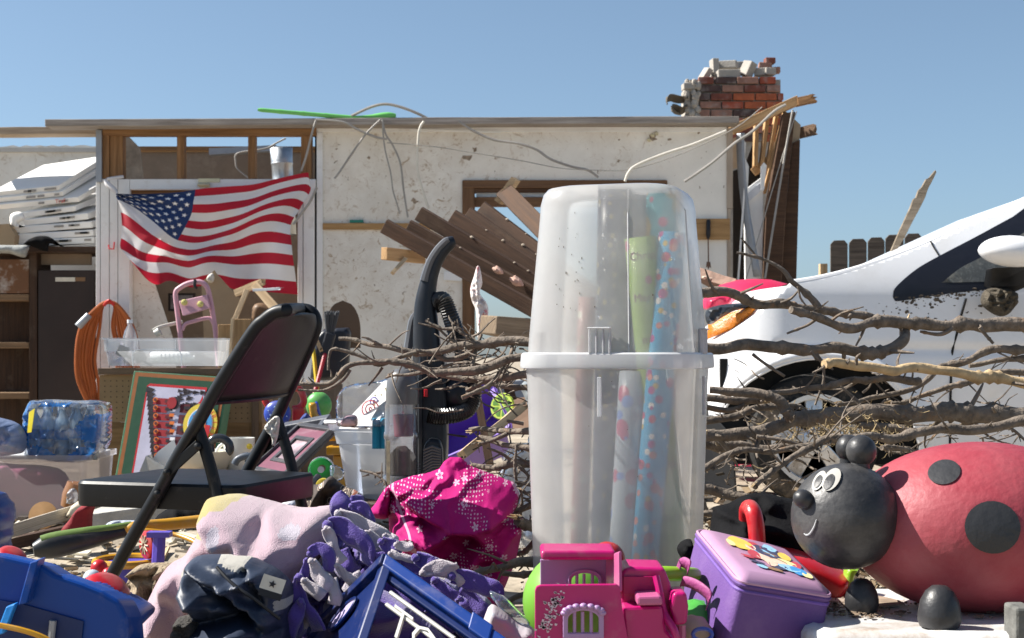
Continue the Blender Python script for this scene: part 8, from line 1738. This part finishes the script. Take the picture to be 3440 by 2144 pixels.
# blue toy truck
TRB = mat('truck_blue', (.002, .046, .25), .36, var=.06, bump=.02, spec=.3, dirt=(.36, .30, .27, .30), dirt_scale=11, dirt_lo=.52, dirt_hi=.76)
tk = thing('toy_truck', 'bright blue plastic toy truck tipped on its side', 'toy truck', W(200, 2300, 2.4))
m = MB(); m.prism([W(x, y, 2.41) for x, y in [(-60, 1852), (0, 1864), (115, 1890), (140, 1900), (183, 1928), (273, 1958), (340, 1985), (400, 2020), (424, 2075), (430, 2150), (428, 2260), (-60, 2260)]], (.01, .075, -.012)); m.build('bed', TRB, tk, bevel=.008, bseg=3)
m = inflate([(273, 1958), (330, 1968), (371, 1992), (420, 2020), (469, 2049), (488, 2071), (482, 2094), (450, 2108), (424, 2112), (412, 2060), (372, 2012)], 2.50, .05, 8, round_px=18, back=2); m.build('fender', TRB, tk, smooth=True, ang=60)
m = MB(); m.bar(W(128, 1880, 2.41), W(88, 2024, 2.40), Vector((.007, 0, .002)), Vector((0, .02, 0))); m.build('side_rib', TRB, tk, bevel=.002)
m = MB(); m.prism([W(-60, 2010, 2.405), W(60, 2026, 2.405), W(280, 2088, 2.405), W(262, 2260, 2.405), W(-60, 2260, 2.405)], (0, .003, 0)); m.build('recess_shade', mat('recess_shade_blue', (.004, .022, .11), .5), tk)  # flat plate in darker blue, painted as the shade inside the recess
m = MB(); m.bar(W(42, 2030, 2.39), W(4, 2130, 2.38), Vector((.008, 0, .003)), Vector((0, .008, 0))); m.build('strut', mat('truck_light_blue', (.02, .22, .62), .35), tk, bevel=.002)
m = MB(); m.tube([W(178, 2085, 2.40), W(166, 2200, 2.40)], .006, 8); m.build('axle', GREYM, tk, smooth=True)
m = MB(); m.tube(spline([W(-20, 2098, 2.37), W(70, 2116, 2.37), W(150, 2144, 2.37), W(220, 2190, 2.37)], 5), .0048, 8); m.build('yellow_rod', YELP, tk, smooth=True)
for (x, y, d, r) in ((356, 1990, 2.56, .042), (32, 1888, 2.6, .03)):
    c_ = W(x, y, d); Rw = roty(28) @ rotx(20); m = MB(); m.lathe([(0, .022), (r * .5, .022), (r * .8, .018), (r, .008), (r, -.02), (r * .9, -.024)], c_, 26, R=Rw); m.build('wheel', REDP, tk, smooth=True, ang=45)
    m = MB()
    for k in range(22): a = k * 2 * math.pi / 22; m.tube([c_ + Rw @ Vector((r * 1.01 * math.cos(a), r * 1.01 * math.sin(a), .006)), c_ + Rw @ Vector((r * 1.01 * math.cos(a), r * 1.01 * math.sin(a), -.02))], .0016, 4)
    m.build('tread', REDP, tk, kind='stuff')
# heap of mixed household stuff under the foreground things
m = MB(); rr = random.Random(55)
for k in range(700):
    x = rr.uniform(-1.05, 1.1); y = rr.uniform(2.25, 3.3); L_ = rr.uniform(.02, .10); z = ground_h(x, y) + rr.uniform(0, .05)
    m.box((x, y, z), (L_, L_ * rr.uniform(.15, .7), rr.uniform(.004, .03)), R=rotz(rr.uniform(0, 180)) @ rotx(rr.uniform(-35, 35)) @ roty(rr.uniform(-30, 30)), slot=rr.choice((0, 1, 2, 3, 0, 1)))
m.build('rubble_heap', [DEBW, PALEW, mat('dark_chip', (.09, .07, .05), .9), CARD], kind='stuff')
